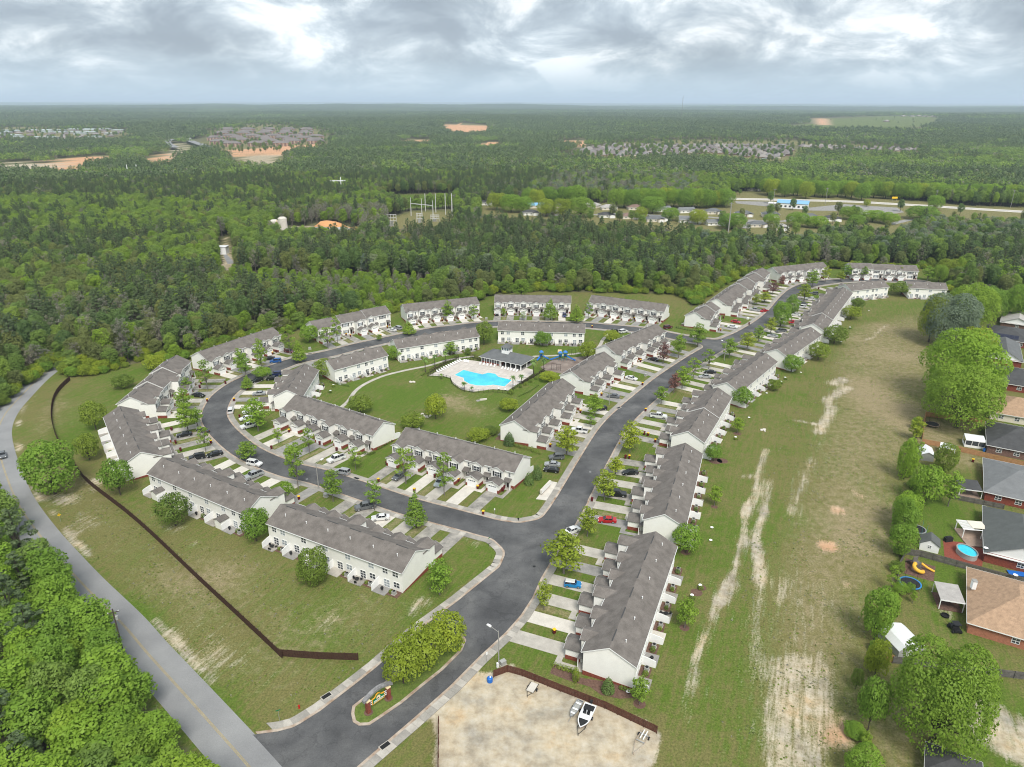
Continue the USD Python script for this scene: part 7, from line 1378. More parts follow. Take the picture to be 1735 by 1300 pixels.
structure('play_bed', MB().sheet(px_poly([(1535, 946), (1585, 960), (1582, 986), (1532, 972)]), .02), 'mulch')
t = thing('slide_tower', 'yellow spiral slide playset on the brown mulch bed', 'playset', (*g2(1552, 962), 0), .3)
put('tower', MB().box(-.7, .7, .6, .7, 0, 2.6).box(-.7, .7, -.7, -.6, 0, 1.5).box(-.7, .7, -.6, .6, 1.4, 1.5), 'fence_grey', t); put('ramp', MB().prism([(.7, 1.45), (2.6, 0), (2.7, .1), (.7, 1.6)], 'x', -.5, .5), 'fence_grey', t)
q = np.linspace(0, 1, 14); sp = np.column_stack([-.9 - 1.0 * np.sin(q * 4.2), -.4 - 1.0 + 1.0 * np.cos(q * 4.2), 1.7 - 1.4 * q]); put('spiral_slide', MB().tube(sp, .42, 8), 'slide_yellow', t); put('straight_slide', MB().tube([(.6, -.6, 1.5), (1.6, -1.6, .7), (2.6, -2.6, .2)], .25, 8), 'slide_yellow', t)
t = thing('fire_pit', 'round black fire pit ring on the tan house lawn', 'fire pit', (*g2(1601, 1044), 0)); put('ring', MB().lathe((0, 0, 0), [(.8, 0), (.8, .35), (.62, .35), (.62, .1), (0, .08)], 16), 'black_iron', t)
t = thing('lawn_buggy', 'black utility buggy on the tan house lawn', 'buggy', (*g2(1617, 1068), 0), 1.5); put('body', MB().box(-1.3, 1.3, -.7, .7, .4, .85), 'black_plastic', t); put('seat', MB().box(-.4, .1, -.6, .6, .85, 1.25), 'canvas_black', t); put('roof', MB().box(-.9, .6, -.7, .7, 1.85, 1.92), 'black_plastic', t)
for x in (-.85, .55):
    for y in (-.65, .65): put('roof_post', MB().tube([(x, y, .8), (x, y, 1.86)], .035, 5), 'black_iron', t)
for x in (-.9, .9):
    for y in (-.8, .8): put('wheel', MB().tube([(x, y - .13, .33), (x, y + .13, .33)], .33, 12), 'rubber', t)
t = thing('tarpaulin', 'bright blue tarpaulin sheet beside the grey fence at the right edge', 'tarpaulin', (*g2(1726, 974), 0), -.25); put('sheet', MB().box(-2.2, 2.2, -.9, .9, .25, .32), 'blue_paint', t); put('support', MB().box(-2.0, 2.0, -.7, .7, 0, .25), 'black_plastic', t)
for bx, by, z, lab in ((1670, 931, 2.9, 'white satellite dish on the roof corner beside the blue pool'), (1720, 977, 2.2, 'white satellite dish at the grey fence, right edge')):
    t = thing('satellite_dish', lab, 'dish', (*g2(bx, by, z), z)); put('dish', MB().lathe((0, 0, .3), [(0, 0), (.3, .04), (.5, .14)], 14), 'white_vinyl', t); put('mast', MB().tube([(0, 0, -z if z < 2.5 else -.4), (0, 0, .3)], .04, 5), 'steel', t)
t = thing('chimney_flue', 'white chimney box on the tan roof', 'chimney', (*g2(1650, 990, 4.6), 3.6), -.2); put('stack', MB().box(-.4, .4, -.5, .5, 0, 1.9), 'white_vinyl', t); put('cap', MB().box(-.46, .46, -.56, .56, 1.9, 2.0), 'pole_grey', t)
t = thing('garden_grill', 'covered black grill on the brick patio edge', 'grill', (*g2(1606, 917), 0), .2); put('cover', MB().box(-1.0, 1.0, -.45, .45, 0, 1.1), 'canvas_black', t); put('lid', MB().box(-.7, .7, -.35, .35, 1.1, 1.3), 'canvas_black', t)
copy_of(bin_proto('bin_yellow', 'bin_garden'), 'wheeled_bin', 'maroon bin with yellow lid in the garden above the dark patio roof', 'wheeled bin', (*g2(1648, 783), 0), 1.0)
t = thing('garden_bin', 'blue barrel beside the brown brick house wall', 'barrel', (*g2(1667, 765), 0)); put('drum', MB().lathe((0, 0, 0), [(.32, 0), (.36, .5), (.32, 1.0), (0, 1.02)], 12), 'blue_paint', t)
# ------------------------------------------------------------------ far houses, works, roads and masts
def to_px(P):
    """Picture points of ground points (n x 2)."""
    x, y = P[:, 0], P[:, 1]; f = y * CP + CAMH * SP; dn = -y * SP + CAMH * CP
    u, v = x / f, dn / f; u, v = u - v * ROLL, v + u * ROLL
    return np.column_stack([CX + FPX * u, CY + FPX * v])
def far_house_proto(name, Lx, Ly, eave, rise, roof, wall, windows=True, gable=(False, False), wing=True, over=.6):
    p = proto(name); hip_house('', '', (0, 0), 0, Lx, Ly, eave, rise, roof, wall, over, gable, windows=windows, into=p, trim='white_trim' if windows else roof)
    if wing:
        put('garage_wall', MB().box(Lx * .12, Lx * .48, -Ly / 2 - 3.2, -Ly / 2 - .01, 0, eave), wall, p); r = MB(); gable_roof_y(r, Lx * .30, Lx * .18, -Ly / 2 - 3.8, -Ly / 4, eave, rise / (Ly / 2) * .9, .4); put('garage_roof', r, roof, p); put('garage_door', MB().box(Lx * .2, Lx * .42, -Ly / 2 - 3.26, -Ly / 2 - 3.21, .05, 2.2), 'white_vinyl', p)
    return p
look('roof_farpale', (0.25, 0.225, 0.205), 0.9, 0.1, 0.05); look('roof_fargrey', (0.20, 0.19, 0.185), 0.9, 0.1, 0.05); look('roof_fargreen', (0.36, 0.42, 0.40), 0.7, 0.1, 0.05)
FH = {'grey': far_house_proto('far_house_grey', 15, 9.5, 2.8, 2.2, 'roof_grey', 'wall_cream'), 'pale': far_house_proto('far_house_pale', 15, 9.5, 2.8, 2.2, 'roof_pale', 'wall_cream'), 'dark': far_house_proto('far_house_dark', 14, 9, 2.8, 2.0, 'roof_dark', 'siding'), 'brown': far_house_proto('far_house_brown', 14, 9, 2.8, 2.2, 'roof_brownred', 'wall_cream'), 'bluegrey': far_house_proto('far_house_bluegrey', 15, 9, 2.8, 2.1, 'roof_bluegrey', 'siding', gable=(True, True)), 'blue': far_house_proto('far_house_blue', 16, 8, 2.8, 2.0, 'roof_blue', 'wall_cream', gable=(True, True), wing=False),
      'suburb_a': far_house_proto('suburb_house_a', 16, 13, 2.6, 4.6, 'roof_farbrown', 'wall_tan', False, wing=False, over=1.0), 'suburb_b': far_house_proto('suburb_house_b', 14, 13, 3.6, 4.4, 'roof_farbrown', 'brick_brown', False, wing=False, over=1.0), 'suburb_c': far_house_proto('suburb_house_c', 17, 12, 2.6, 4.2, 'roof_farpale', 'wall_tan', False, wing=False, over=1.0), 'suburb_d': far_house_proto('suburb_house_d', 15, 12, 3.6, 4.4, 'roof_fargrey', 'wall_cream', False, wing=False, over=1.0),
      'apart': far_house_proto('apartment_block', 44, 20, 8.5, 5.0, 'roof_farbrown', 'wall_tan', False, wing=False), 'flat': far_house_proto('flat_shed', 40, 16, 5, 1.6, 'roof_fargreen', 'ac_grey', False, wing=False)}
ap = PROTO + '/apartment_block'
for s in (-1, 1):
    for q in range(5):
        x = -18 + q * 9; put('balcony_bay', MB().box(x - 1.6, x + 1.6, s * 10.02 if s > 0 else -10.6, 10.6 if s > 0 else -10.02, 0, 8.2), 'brick_brown', ap)
        for fl_ in range(3): put('window', MB().box(x + 2.2, x + 4.2, s * 10.01 if s > 0 else -10.08, 10.08 if s > 0 else -10.01, 1 + fl_ * 2.8, 2.5 + fl_ * 2.8), 'window_glass', ap)
def tz(p): return float(terrain(p[0], p[1]))
MIDH = [(823, 347, 'dark', 0), (899, 364, 'dark', .1), (908, 352, 'blue', .1), (938, 352, 'grey', .4), (934, 364, 'pale', .0), (1003, 351, 'pale', -.5), (1031, 355, 'pale', .1), (1075, 355, 'brown', .1), (1027, 368, 'dark', .1), (1065, 370, 'brown', .2), (1113, 374, 'bluegrey', .2), (1122, 358, 'bluegrey', .3), (1162, 360, 'bluegrey', .2), (1108, 375, 'grey', .1), (1162, 376, 'bluegrey', .2), (1207.7, 362, 'grey', .1), (1209, 381, 'bluegrey', .2), (1259.6, 366, 'grey', -.1), (1304.7, 367, 'grey', -.2), (1283, 384, 'grey', .1), (1318.5, 389, 'pale', -.3), (1370.5, 371, 'grey', -.1), (1408, 374, 'dark', -.1), (1464, 366, 'pale', .2), (1274, 323, 'grey', .2), (1419, 291, 'pale', .1), (1436, 289, 'grey', .1), (1230, 292, 'dark', .2), (1665, 296, 'bluegrey', .2), (1690, 300, 'brown', .3), (1340, 296, 'pale', 0), (50, 338, 'grey', .4), (92, 329, 'pale', .2), (8, 336, 'bluegrey', .3), (345, 306, 'pale', .1), (650, 296, 'brown', .1), (642, 291, 'grey', .3), (575, 326, 'pale', .05), (553, 324, 'brown', .1), (800, 263, 'pale', .1), (840, 272, 'grey', .2), (788, 268, 'brown', .4)]
WORD = {'grey': 'grey-roofed', 'pale': 'pale-roofed', 'dark': 'dark-roofed', 'brown': 'brown-roofed', 'bluegrey': 'blue-grey roofed', 'blue': 'blue-roofed'}
gm_ = {}
for q in MIDH: gm_.setdefault(q[2], []).append(q)
for kd, it in gm_.items():
    it.sort()
    for i, (x, y, _, an) in enumerate(it):
        p = g2(x, y); copy_of(FH[kd], 'distant_house', 'small %s bungalow beyond the woods, %s of its roof colour' % (WORD[kd], ordinal(i, len(it)) or 'only one'), 'house', (p[0], p[1], tz(p)), an, 'scattered houses beyond the woods')
rngh = np.random.default_rng(50)
def fill_houses(patch_name, spacing, kinds, name, label, cat, group, limit=140, inset=6, rot=.0):
    poly = seen_open[patch_name].buffer(-inset); x0, y0, x1, y1 = poly.bounds; k = 0; row = 0; y = y0
    while y < y1 and k < limit:
        x = x0 + rngh.uniform(0, spacing)
        while x < x1:
            p = np.array([x + rngh.normal(0, 1.5), y + rngh.normal(0, 2) + 8 * math.sin(x / 130)])
            if poly.contains(Point(*p)) and k < limit and rngh.random() < .93:
                copy_of(FH[kinds[int(rngh.integers(len(kinds)))]], name, label, cat, (p[0], p[1], tz(p)), rot + (math.pi if row % 2 else 0) + rngh.normal(0, .12), group); k += 1
            x += spacing * rngh.uniform(.95, 1.15)
        row += 1; y += spacing * (1.9 if row % 2 == 0 else 1.35)
fill_houses('suburb', 21, ['suburb_a', 'suburb_a', 'suburb_b', 'suburb_c', 'suburb_d'], 'subdivision_house', 'grey-brown hip-roofed house crowded in the far subdivision', 'house', 'houses of the crowded far subdivision', 230)
fill_houses('suburb_b', 23, ['suburb_a', 'suburb_b', 'suburb_c'], 'subdivision_house', 'grey-brown roofed house in the thin row right of the far subdivision', 'house', 'houses right of the far subdivision', 45)
fill_houses('apart', 62, ['apart'], 'apartment_block', 'brown brick apartment block with hipped roof far left beyond the clay strip', 'apartment block', 'far brown apartment blocks', 36, 4, .15)
fill_houses('roofs_left', 46, ['flat', 'suburb_c', 'suburb_a', 'flat'], 'distant_building', 'pale roof among the far left trees near the horizon', 'building', 'pale roofs far left', 60, 4)
for i, (x, y) in enumerate([(1530, 201), (1545, 201.5), (1556, 201), (1567, 202), (1580, 202.5), (1502, 207)]): p = g2(x, y); copy_of(FH['suburb_c'], 'farm_house', 'pale farm building on the far green field, %s' % ordinal(i, 6), 'house', (p[0], p[1], tz(p)), .2, None, (1.6, 1.6, 1.4))
look('pole_pale', (0.55, 0.54, 0.52), 0.7, 0.08)
# highway, lots and the blue-roofed hall
hw = px_line([(1180, 335.5), (1239, 337), (1420, 341), (1500, 345), (1570, 349), (1640, 353.5), (1735, 359), (1900, 368)], 12)
hwy = LineString(hw).buffer(8.5, cap_style=2)
structure('highway', MB().sheet(hwy, .05), 'concrete_light'); structure('highway_median', MB().sheet(LineString(hw).buffer(1.4, cap_style=2), .056), 'asphalt_old')
structure('service_lot', MB().sheet(px_poly([(1245, 341), (1310, 342), (1316, 350), (1372, 352), (1430, 346), (1470, 349), (1520, 352), (1532, 360), (1500, 364), (1440, 358), (1375, 357), (1300, 350), (1248, 345)]), .04), 'concrete_grey')
structure('side_road', MB().sheet(unary_union([LineString(px_line(q, 10)).buffer(3.2) for q in ([(1140, 366), (1200, 368), (1260, 373), (1330, 375), (1345, 368)], [(1510, 380), (1540, 373), (1570, 371)], [(1010, 364), (1060, 362), (1110, 365), (1140, 366)], [(1180, 380), (1190, 368)], [(1264, 386), (1275, 373)])]), .03), 'concrete_grey')
structure('far_road', MB().sheet(unary_union([LineString(px_line(q, 20)).buffer(w) for q, w in (([(362, 252), (340, 245), (325, 240), (318, 235), (325, 231), (345, 225), (360, 221)], 9), ([(300, 236), (286, 238), (284, 243), (296, 250)], 9), ([(1290, 270), (1330, 262), (1330, 256), (1310, 250)], 5))]), .6), 'asphalt_old')
structure('works_road', MB().sheet(px_poly([(378, 432), (384, 431), (398, 446), (386, 448)]), .03), 'asphalt_old')
a, b = g2(1316, 352), g2(1368, 355); d = b - a; ang = math.atan2(d[1], d[0]); L = float(np.linalg.norm(d)); t = thing('blue_roofed_hall', 'long white hall with bright blue metal roof beside the highway', 'building', (*a, 0), ang)
put('wall', MB().prism([(0, 0), (14, 0), (14, 5), (7, 7.4), (0, 5)], 'x', 0, L), 'white_vinyl', t); rf = MB(); rf.prism([(-.5, 4.95), (7, 7.55), (14.5, 4.95), (14.5, 4.75), (7, 7.35), (-.5, 4.75)], 'x', -.6, L + .6); put('roof', rf, 'roof_blue', t)
put('canopy', MB().box(-9, -.1, 1, 12, 3.6, 4.0), 'white_vinyl', t); put('annex', MB().box(-8, -.1, 3, 11, 0, 3.59), 'white_trim', t)
for q in range(6): put('window', MB().box(3 + q * L / 7, 5 + q * L / 7, -.06, -.002, 1, 2.8), 'window_glass', t)
t = thing('billboard', 'small yellow billboard beside the highway', 'billboard', (*g2(1515, 341), 0)); put('board', MB().box(-3, 3, -.2, .2, 2.6, 4.6), 'sign_yellow', t); put('post', MB().box(-2.2, -1.9, .2, .5, 0, 4).box(1.9, 2.2, .2, .5, 0, 4), 'pole_grey', t)
def simple_pole(x, y, top, label, w=.22, name='utility_pole', arm=True, mat='pole_grey'):
    p = g2(x, y); h = height_at(x, y, top); t = thing(name, label, 'utility pole', (p[0], p[1], 0)); put('pole', MB().tube([(0, 0, 0), (0, 0, h)], [w, w * .7], 6), mat, t)
    if arm: put('crossarm', MB().box(-1.6, 1.6, -.12, .12, h - 1.2, h - .9), mat, t)
simple_pole(1234, 393, 343, 'tall leaning-looking grey pole in front of the distant bungalows', .5); simple_pole(1309, 352, 320, 'thin utility pole left of the blue-roofed hall'); simple_pole(1398, 346, 318, 'thin utility pole right of the blue-roofed hall'); simple_pole(1583, 349, 322, 'thin utility pole above the highway bend'); simple_pole(1712, 352, 322, 'thin utility pole at the right end of the highway')
for i, (x, top, base) in enumerate([(696.7, 335, 366), (715, 337, 366), (721, 328, 358), (734, 340, 370), (738.5, 328, 360), (755, 328, 364), (766, 328, 366)]): simple_pole(x, base, top, 'tall pale steel pole of the substation, %s' % ordinal(i, 7), .42 if x < 760 else .6, 'substation_pole', False, 'pole_pale')
a, b = g2(696.7, 366), g2(734, 370); h = height_at(715, 366, 345); t = thing('substation_beam', 'pale horizontal beam across the substation poles', 'beam', (*a, 0)); d = b - a
put('beam', MB().tube([(0, 0, h), (d[0], d[1], h)], .35, 6), 'pole_pale', t); put('hanger', MB().box(d[0] / 2 - .2, d[0] / 2 + .2, d[1] / 2 - .2, d[1] / 2 + .2, h - 2, h), 'white_trim', t)
for i, (x0, x1, y, top) in enumerate([(653, 672, 384, 363), (706, 716, 378, 361), (730, 744, 376, 364)]):
    a, b = g2(x0, y), g2(x1, y); h = height_at(x0, y, top); w = float(np.linalg.norm(b - a)); t = thing('switchgear_frame', 'pale lattice switchgear frame in the woods, %s' % ordinal(i, 3), 'switchgear', (*a, 0)); m = MB()
    for q in range(5): m.tube([(w * q / 4, 0, 0), (w * q / 4, 0, h)], .2, 5)
    for z in (.45, .7, .95): m.tube([(0, 0, h * z), (w, 0, h * z)], .25, 5)
    put('lattice', m, 'pole_pale', t); put('transformer', MB().box(w * .2, w * .6, 2, 5, 0, h * .4), 'ac_grey', t)
p = g2(575, 332); h = height_at(575, 332, 300); t = thing('power_pylon', 'pale H-frame power pylon standing above the far woods', 'pylon', (*p, 0)); put('leg', MB().tube([(-2.5, 0, 0), (-5, 0, h * .8)], .5, 6), 'white_trim', t); put('leg', MB().tube([(2.5, 0, 0), (3, 0, h)], .5, 6), 'white_trim', t); put('crossarm', MB().box(-9, 8, -.4, .4, h * .78, h * .83), 'white_trim', t)
for i, x in enumerate((218, 234)): simple_pole(x, 300, 279, 'thin white pole of two in the grey woods far left, %s' % ordinal(i, 2), .7, 'power_pole', False, 'white_trim')
p = g2(473, 402); h = height_at(473, 402, 370); t = thing('concrete_silos', 'pair of white silos rising from the works in the woods', 'silo', (*p, 0))
for x, r, hh_ in ((-2.5, 3.2, .86), (4.0, 3.4, 1.0)): put('silo', MB().lathe((x, 0, 0), [(r, 0), (r, h * hh_), (r * .6, h * hh_ + 1), (0, h * hh_ + 1.2)], 16), 'concrete_light', t)
put('ladder_frame', MB().box(.3, .9, -3.4, -3.0, 0, h * .95), 'sign_peach', t)
for nm, x, y, r, hm, mat, lab in (('sand_heap', 562, 394, 15, 10, look('heap_orange', (.55, .28, .12), .95), 'orange sand heap at the works in the woods'), ('gravel_heap', 545, 397, 14, 6, 'concrete_grey', 'grey gravel heap left of the orange sand heap'), ('gravel_heap', 578, 398, 13, 6, 'ac_grey', 'blue-grey gravel heap right of the orange sand heap'), ('sand_heap', 600, 395, 10, 5, 'heap_orange', 'smaller orange heap at the right end of the works')):
    m = trimesh.creation.icosphere(2, 1.0); vv = m.vertices.copy(); vv[:, 2] = np.maximum(vv[:, 2], -.1); kk = 1 + .3 * (meshkit.noise(vv * 2.5, int(x)) - .5)[:, None]; t = thing(nm, lab, 'heap', (*g2(x, y), 0)); put('heap', MB().add(vv * kk * [r, r * .7, hm], m.faces), mat if not isinstance(mat, UsdShade.Material) else mat, t, True)
t = thing('works_building', 'low white works building beside the silos', 'building', (*g2(505, 399), 0)); put('wall', MB().box(-11, 11, -4, 4, 0, 3.4), 'ac_grey', t); put('roof', MB().box(-11.5, 11.5, -4.5, 4.5, 3.4, 3.8), 'roof_pale', t)
t = thing('works_shed', 'white shed at the works road in the left woods', 'building', (*g2(379, 430), 0)); put('wall', MB().box(-3, 3, -3, 3, 0, 5), 'white_vinyl', t); put('roof', MB().box(-3.3, 3.3, -3.3, 3.3, 5, 5.3), 'roof_metal_white', t)
p = g2(1154, 206); h = height_at(1154, 206, 166.5); t = thing('radio_mast', 'slender radio mast reaching above the horizon', 'mast', (*p, tz(p)))
m = MB()
for q in range(3): m.tube([(1.1 * math.cos(q * 2.09), 1.1 * math.sin(q * 2.09), 0), (1.1 * math.cos(q * 2.09), 1.1 * math.sin(q * 2.09), h)], .25, 4)
put('lattice', m, 'pole_grey', t); put('antenna', MB().tube([(0, 0, h), (0, 0, h + 8)], .4, 4), 'pole_grey', t)

# ------------------------------------------------------------------ the woods
rngw = np.random.default_rng(2024)
big_open = open_union.buffer(3)
def scatter(r0, r1, s, lim):
    ys = np.arange(40 if r0 < 100 else r0 * .7, r1, s * .87); pts = []
    for j, y in enumerate(ys):
        x = np.arange(-lim(y), lim(y), s) + (s / 2 if j % 2 else 0); pts.append(np.column_stack([x, np.full(len(x), y)]))
    P = np.vstack(pts) + rngw.uniform(-.42, .42, (sum(map(len, pts)), 2)) * s; R = np.hypot(P[:, 0], P[:, 1])
    P = P[(R >= r0) & (R < r1)]
    return P[~shapely.contains_xy(clear_zone.buffer(1.0), P[:, 0], P[:, 1])]
lim = lambda y: .80 * y + 45
R1, R2, R3, R4 = 1000.0, 2300.0, 4800.0, 13000.0
P = scatter(0, R1, 5.8, lim)
ok = ~shapely.contains_xy(big_open, P[:, 0], P[:, 1]); br = far_open['cleared'][0]; brushy = shapely.contains_xy(br, P[:, 0], P[:, 1]); P = P[ok | brushy]; brushy = brushy[ok | brushy]
Q = to_px(P); nz = meshkit.fbm(np.column_stack([P / 70.0, np.zeros(len(P))]), 3, 4); nz2 = meshkit.fbm(np.column_stack([P / 30.0, np.full(len(P), 5.5)]), 2, 9)
nearw = shapely.contains_xy(near_wood, P[:, 0], P[:, 1])
def inbox(x0, x1, y0, y1): return (Q[:, 0] > x0) & (Q[:, 0] < x1) & (Q[:, 1] > y0) & (Q[:, 1] < y1)
u = rngw.random(len(P)); fam = np.where(u < .38, 'pine', np.where(u < .58, 'wood_dark', np.where(u < .74, 'wood_olive', np.where(u < .88, 'wood_green', 'bare_grey')))).astype('<U12')
def mixin(m, table):
    r = rngw.random(len(P)); lo = 0.0
    for f, w in table: fam[m & (r >= lo) & (r < lo + w)] = f; lo += w
mixin((nz > .53) & (Q[:, 0] < 760), [('wood_green', .45), ('wood_spring', .22), ('wood_olive', .15)])
mixin((nz > .60) & (Q[:, 0] >= 760), [('wood_green', .4), ('wood_spring', .18)])
mixin(inbox(-60, 470, 352, 398) & (nz2 > .42), [('wood_green', .55), ('wood_spring', .25)])
mixin(inbox(-200, 175, 482, 545), [('wood_olive', .45), ('wood_green', .25), ('wood_spring', .15)])
mixin(inbox(-200, 330, 545, 700), [('pine', .3), ('wood_olive', .2), ('bare_grey', .22), ('wood_dark', .2)])
mixin(inbox(600, 1180, 450, 520) & (nz < .55), [('pine', .3), ('wood_dark', .34), ('wood_green', .2), ('wood_silver', .08)])
mixin(inbox(1150, 1700, 405, 450), [('wood_dark', .5), ('wood_silver', .22), ('pine', .15), ('wood_green', .08)])
mixin(inbox(1440, 1800, 380, 432), [('bare_grey', .3), ('wood_silver', .28), ('wood_dark', .2), ('wood_green', .12)])
mixin(inbox(560, 1100, 385, 440), [('pine', .45), ('bare_grey', .15), ('wood_olive', .15), ('wood_dark', .2)])
mixin(inbox(1030, 1800, 300, 352), [('wood_green', .45), ('wood_spring', .25), ('wood_dark', .15)])
mixin(inbox(820, 1180, 300, 342) & (nz > .45), [('bare_grey', .45), ('wood_silver', .2)])
mixin(inbox(460, 700, 370, 412), [('bare_grey', .4), ('wood_spring', .2), ('wood_olive', .2)])
mixin(brushy, [('bare_grey', .30), ('wood_spring', .50), ('wood_green', .2)])
mixin(nearw, [('wood_fresh', .55), ('pine', .17), ('wood_green', .16), ('wood_spring', .12)])
base = {'pine': (18.5, 6.6), 'wood_dark': (15, 8.2), 'wood_green': (14.5, 8.6), 'wood_fresh': (14.5, 8.8), 'wood_spring': (13.5, 8.0), 'wood_olive': (14, 8.2), 'wood_silver': (14, 8.2), 'bare_grey': (14, 6.6)}
hs = np.array([base[f][0] for f in fam]) * rngw.uniform(.78, 1.18, len(P)); ws = np.array([base[f][1] for f in fam]) * rngw.uniform(.85, 1.2, len(P))
ed = np.array([clear_zone.distance(Point(*p)) if R_ < 520 else 99 for p, R_ in zip(P, np.hypot(P[:, 0], P[:, 1]))])
edge_f = np.clip(.45 + ed / 22, .45, 1.0); edge_f[nearw] = 1.0; hs *= edge_f; ws *= (.5 + .5 * edge_f)
hs[nearw] *= .84; ws[nearw] *= 1.05; hs[brushy] *= .58; ws[brushy] *= .58
lowedge = (ed < 9) & ~nearw; mixin(lowedge, [('wood_olive', .35), ('wood_green', .3), ('wood_spring', .1), ('bare_grey', .1)])
R = np.hypot(P[:, 0], P[:, 1]); vis = (Q[:, 0] > -60) & (Q[:, 0] < 1795) & (Q[:, 1] < 1420)
P, fam, hs, ws, R, nearw, brushy, ed = (a_[vis] for a_ in (P, fam, hs, ws, R, nearw, brushy, ed))
KIND = {'pine': 'pine', 'bare_grey': 'thin'}
left = np.ones(len(P), bool)
FW = {'pine': 'dark green pine', 'wood_dark': 'dark green leafy tree', 'wood_green': 'mid-green leafy tree', 'wood_fresh': 'fresh green leafy tree', 'wood_spring': 'light yellow-green leafy tree', 'wood_olive': 'olive-green leafy tree', 'wood_silver': 'silvery green leafy tree', 'bare_grey': 'thin grey tree'}
def wood_label(i):
    if nearw[i]: return FW[fam[i]] + ' in the wood left of the two-lane road'
    if brushy[i]: return FW[fam[i]] + ' in the overgrown clearing'
    k = near_row(P[i]); return FW[fam[i]] + (' at the wood edge nearest ' if ed[i] < 14 else ' inside the woods nearest ') + ROWS[k][5]
kinds = np.array([KIND.get(f, 'broad') for f in fam])
for kd in ('pine', 'broad', 'thin'):
    idx = np.where(kinds == kd)[0]; idx = idx[np.argsort(R[idx])][:300]
    for i in idx:
        path, W_, H_ = pick(fam[i]); lab = wood_label(i)
        copy_of(path, 'pine_tree' if kd == 'pine' else 'woodland_tree' if kd == 'broad' else 'thin_tree', lab, 'tree', (P[i, 0], P[i, 1], 0), rngw.uniform(0, 6.28), lab, (ws[i] / W_, ws[i] / W_, hs[i] / H_))
        left[i] = False
def instancer(name, label, protos, pos, idx, yaw, scl, cat='woods'):
    """One scatter of copies; protos: list of (children builder) under the instancer."""
    pi = UsdGeom.PointInstancer.Define(stage, numbered('/World/' + name)); tag(pi.GetPrim(), label, cat, None, 'stuff'); base_ = str(pi.GetPath()); rel = pi.CreatePrototypesRel()
    for q, src in enumerate(protos):
        pp = base_ + '/kind_%03d' % q
        if isinstance(src, str):
            x = UsdGeom.Xform.Define(stage, pp); x.GetPrim().GetReferences().AddInternalReference(src)
        else:
            x = UsdGeom.Xform.Define(stage, pp)
            for nm, mb, mat in src: put(nm, mb, mat, pp)
        rel.AddTarget(pp)
    pi.CreatePositionsAttr(Vt.Vec3fArray.FromNumpy(np.asarray(pos, np.float32))); pi.CreateProtoIndicesAttr(Vt.IntArray.FromNumpy(np.asarray(idx, np.int32)))
    h = np.asarray(yaw) / 2; pi.CreateOrientationsAttr(Vt.QuathArray([Gf.Quath(float(math.cos(a)), 0, 0, float(math.sin(a))) for a in h]))
    pi.CreateScalesAttr(Vt.Vec3fArray.FromNumpy(np.asarray(scl, np.float32)))
for kd, nm, lab in (('pine', 'pine_woods', 'mass of dark pines filling the woods towards the distance'), ('broad', 'leafy_woods', 'mass of leafy trees filling the woods towards the distance'), ('thin', 'thin_woods', 'mass of thin grey trees filling the woods towards the distance')):
    ii = np.where(left & (kinds == kd))[0]; names = sorted({n for f in set(fam[ii]) for n in VAR[f]}); at = {n: q for q, n in enumerate(names)}
    ch = [VAR[f][int(rngw.integers(len(VAR[f])))] for f in fam[ii]]
    sc = np.array([(ws[i] / TREES[c][1], ws[i] / TREES[c][1], hs[i] / TREES[c][2]) for i, c in zip(ii, ch)])
    instancer(nm, lab, [TREES[n][0] for n in names], np.column_stack([P[ii], np.zeros(len(ii))]) - [0, 0, .2], [at[c] for c in ch], rngw.uniform(0, 6.28, len(ii)), sc)
# understorey bushes along the wood's edge and under it
ub = clear_zone.buffer(0).exterior; bl = []
for s_ in np.arange(0, ub.length, 1.6):
    p = ub.interpolate(s_); 
    for q in range(3):
        if rngw.random() < .7: bl.append((p.x + rngw.normal(0, 4.0), p.y + rngw.normal(0, 4.0) + 2.5))
bl = np.array(bl); qx = to_px(bl[bl[:, 1] > 30]); bl = bl[bl[:, 1] > 30]; v_ = (qx[:, 0] > -60) & (qx[:, 0] < 1795) & (qx[:, 1] < 720) & ~shapely.contains_xy(clear_zone.buffer(-1.2), bl[:, 0], bl[:, 1]); bl = bl[v_]
names = VAR['spread_bush'] + VAR['spread_green'] + VAR['spread_lime']; n_ = len(bl)
instancer('edge_bushes', 'low tangled bushes along the edge of the woods', [TREES[n][0] for n in names], np.column_stack([bl, np.full(n_, -.5)]), rngw.integers(0, len(names), n_), rngw.uniform(0, 6.28, n_), np.column_stack([s_ := rngw.uniform(.45, .85, n_), s_, s_ * rngw.uniform(.7, 1.2, n_)]), 'bushes')
def lod_tile(size, n, quads, qs, table, seed, hscale=1.0):
    """A square of woodland as light crowns, grouped by leaf colour."""
    rng = np.random.default_rng(seed); acc = {}
    for i in range(n):
        leaf, h, w, top = table[int(rng.choice(len(table), p=[t_[4] for t_ in table]))][:4]
        c = rng.uniform(-size / 2, size / 2, 2); h = h * rng.uniform(.75, 1.2) * hscale; w = w * rng.uniform(.85, 1.25)
        d = rng.normal(0, 1, (quads, 3)); d /= np.linalg.norm(d, axis=1, keepdims=True); d[:, 2] = np.abs(d[:, 2]) * .9 - .25
        r = rng.uniform(.65, 1.05, quads)[:, None]; pos = d * r * [w / 2, w / 2, h * (1 - top) / 1.4] + [c[0], c[1], h * (.5 + top / 2) - h * .05]
        v, f = leaf_quads(pos, d, qs, rng); q_ = acc.setdefault(leaf, MB()); q_.add(v, f); q_.normals = getattr(q_, 'normals', []) + [leaf_quads.normals]
    return [('foliage', m, l) for l, m in acc.items()]
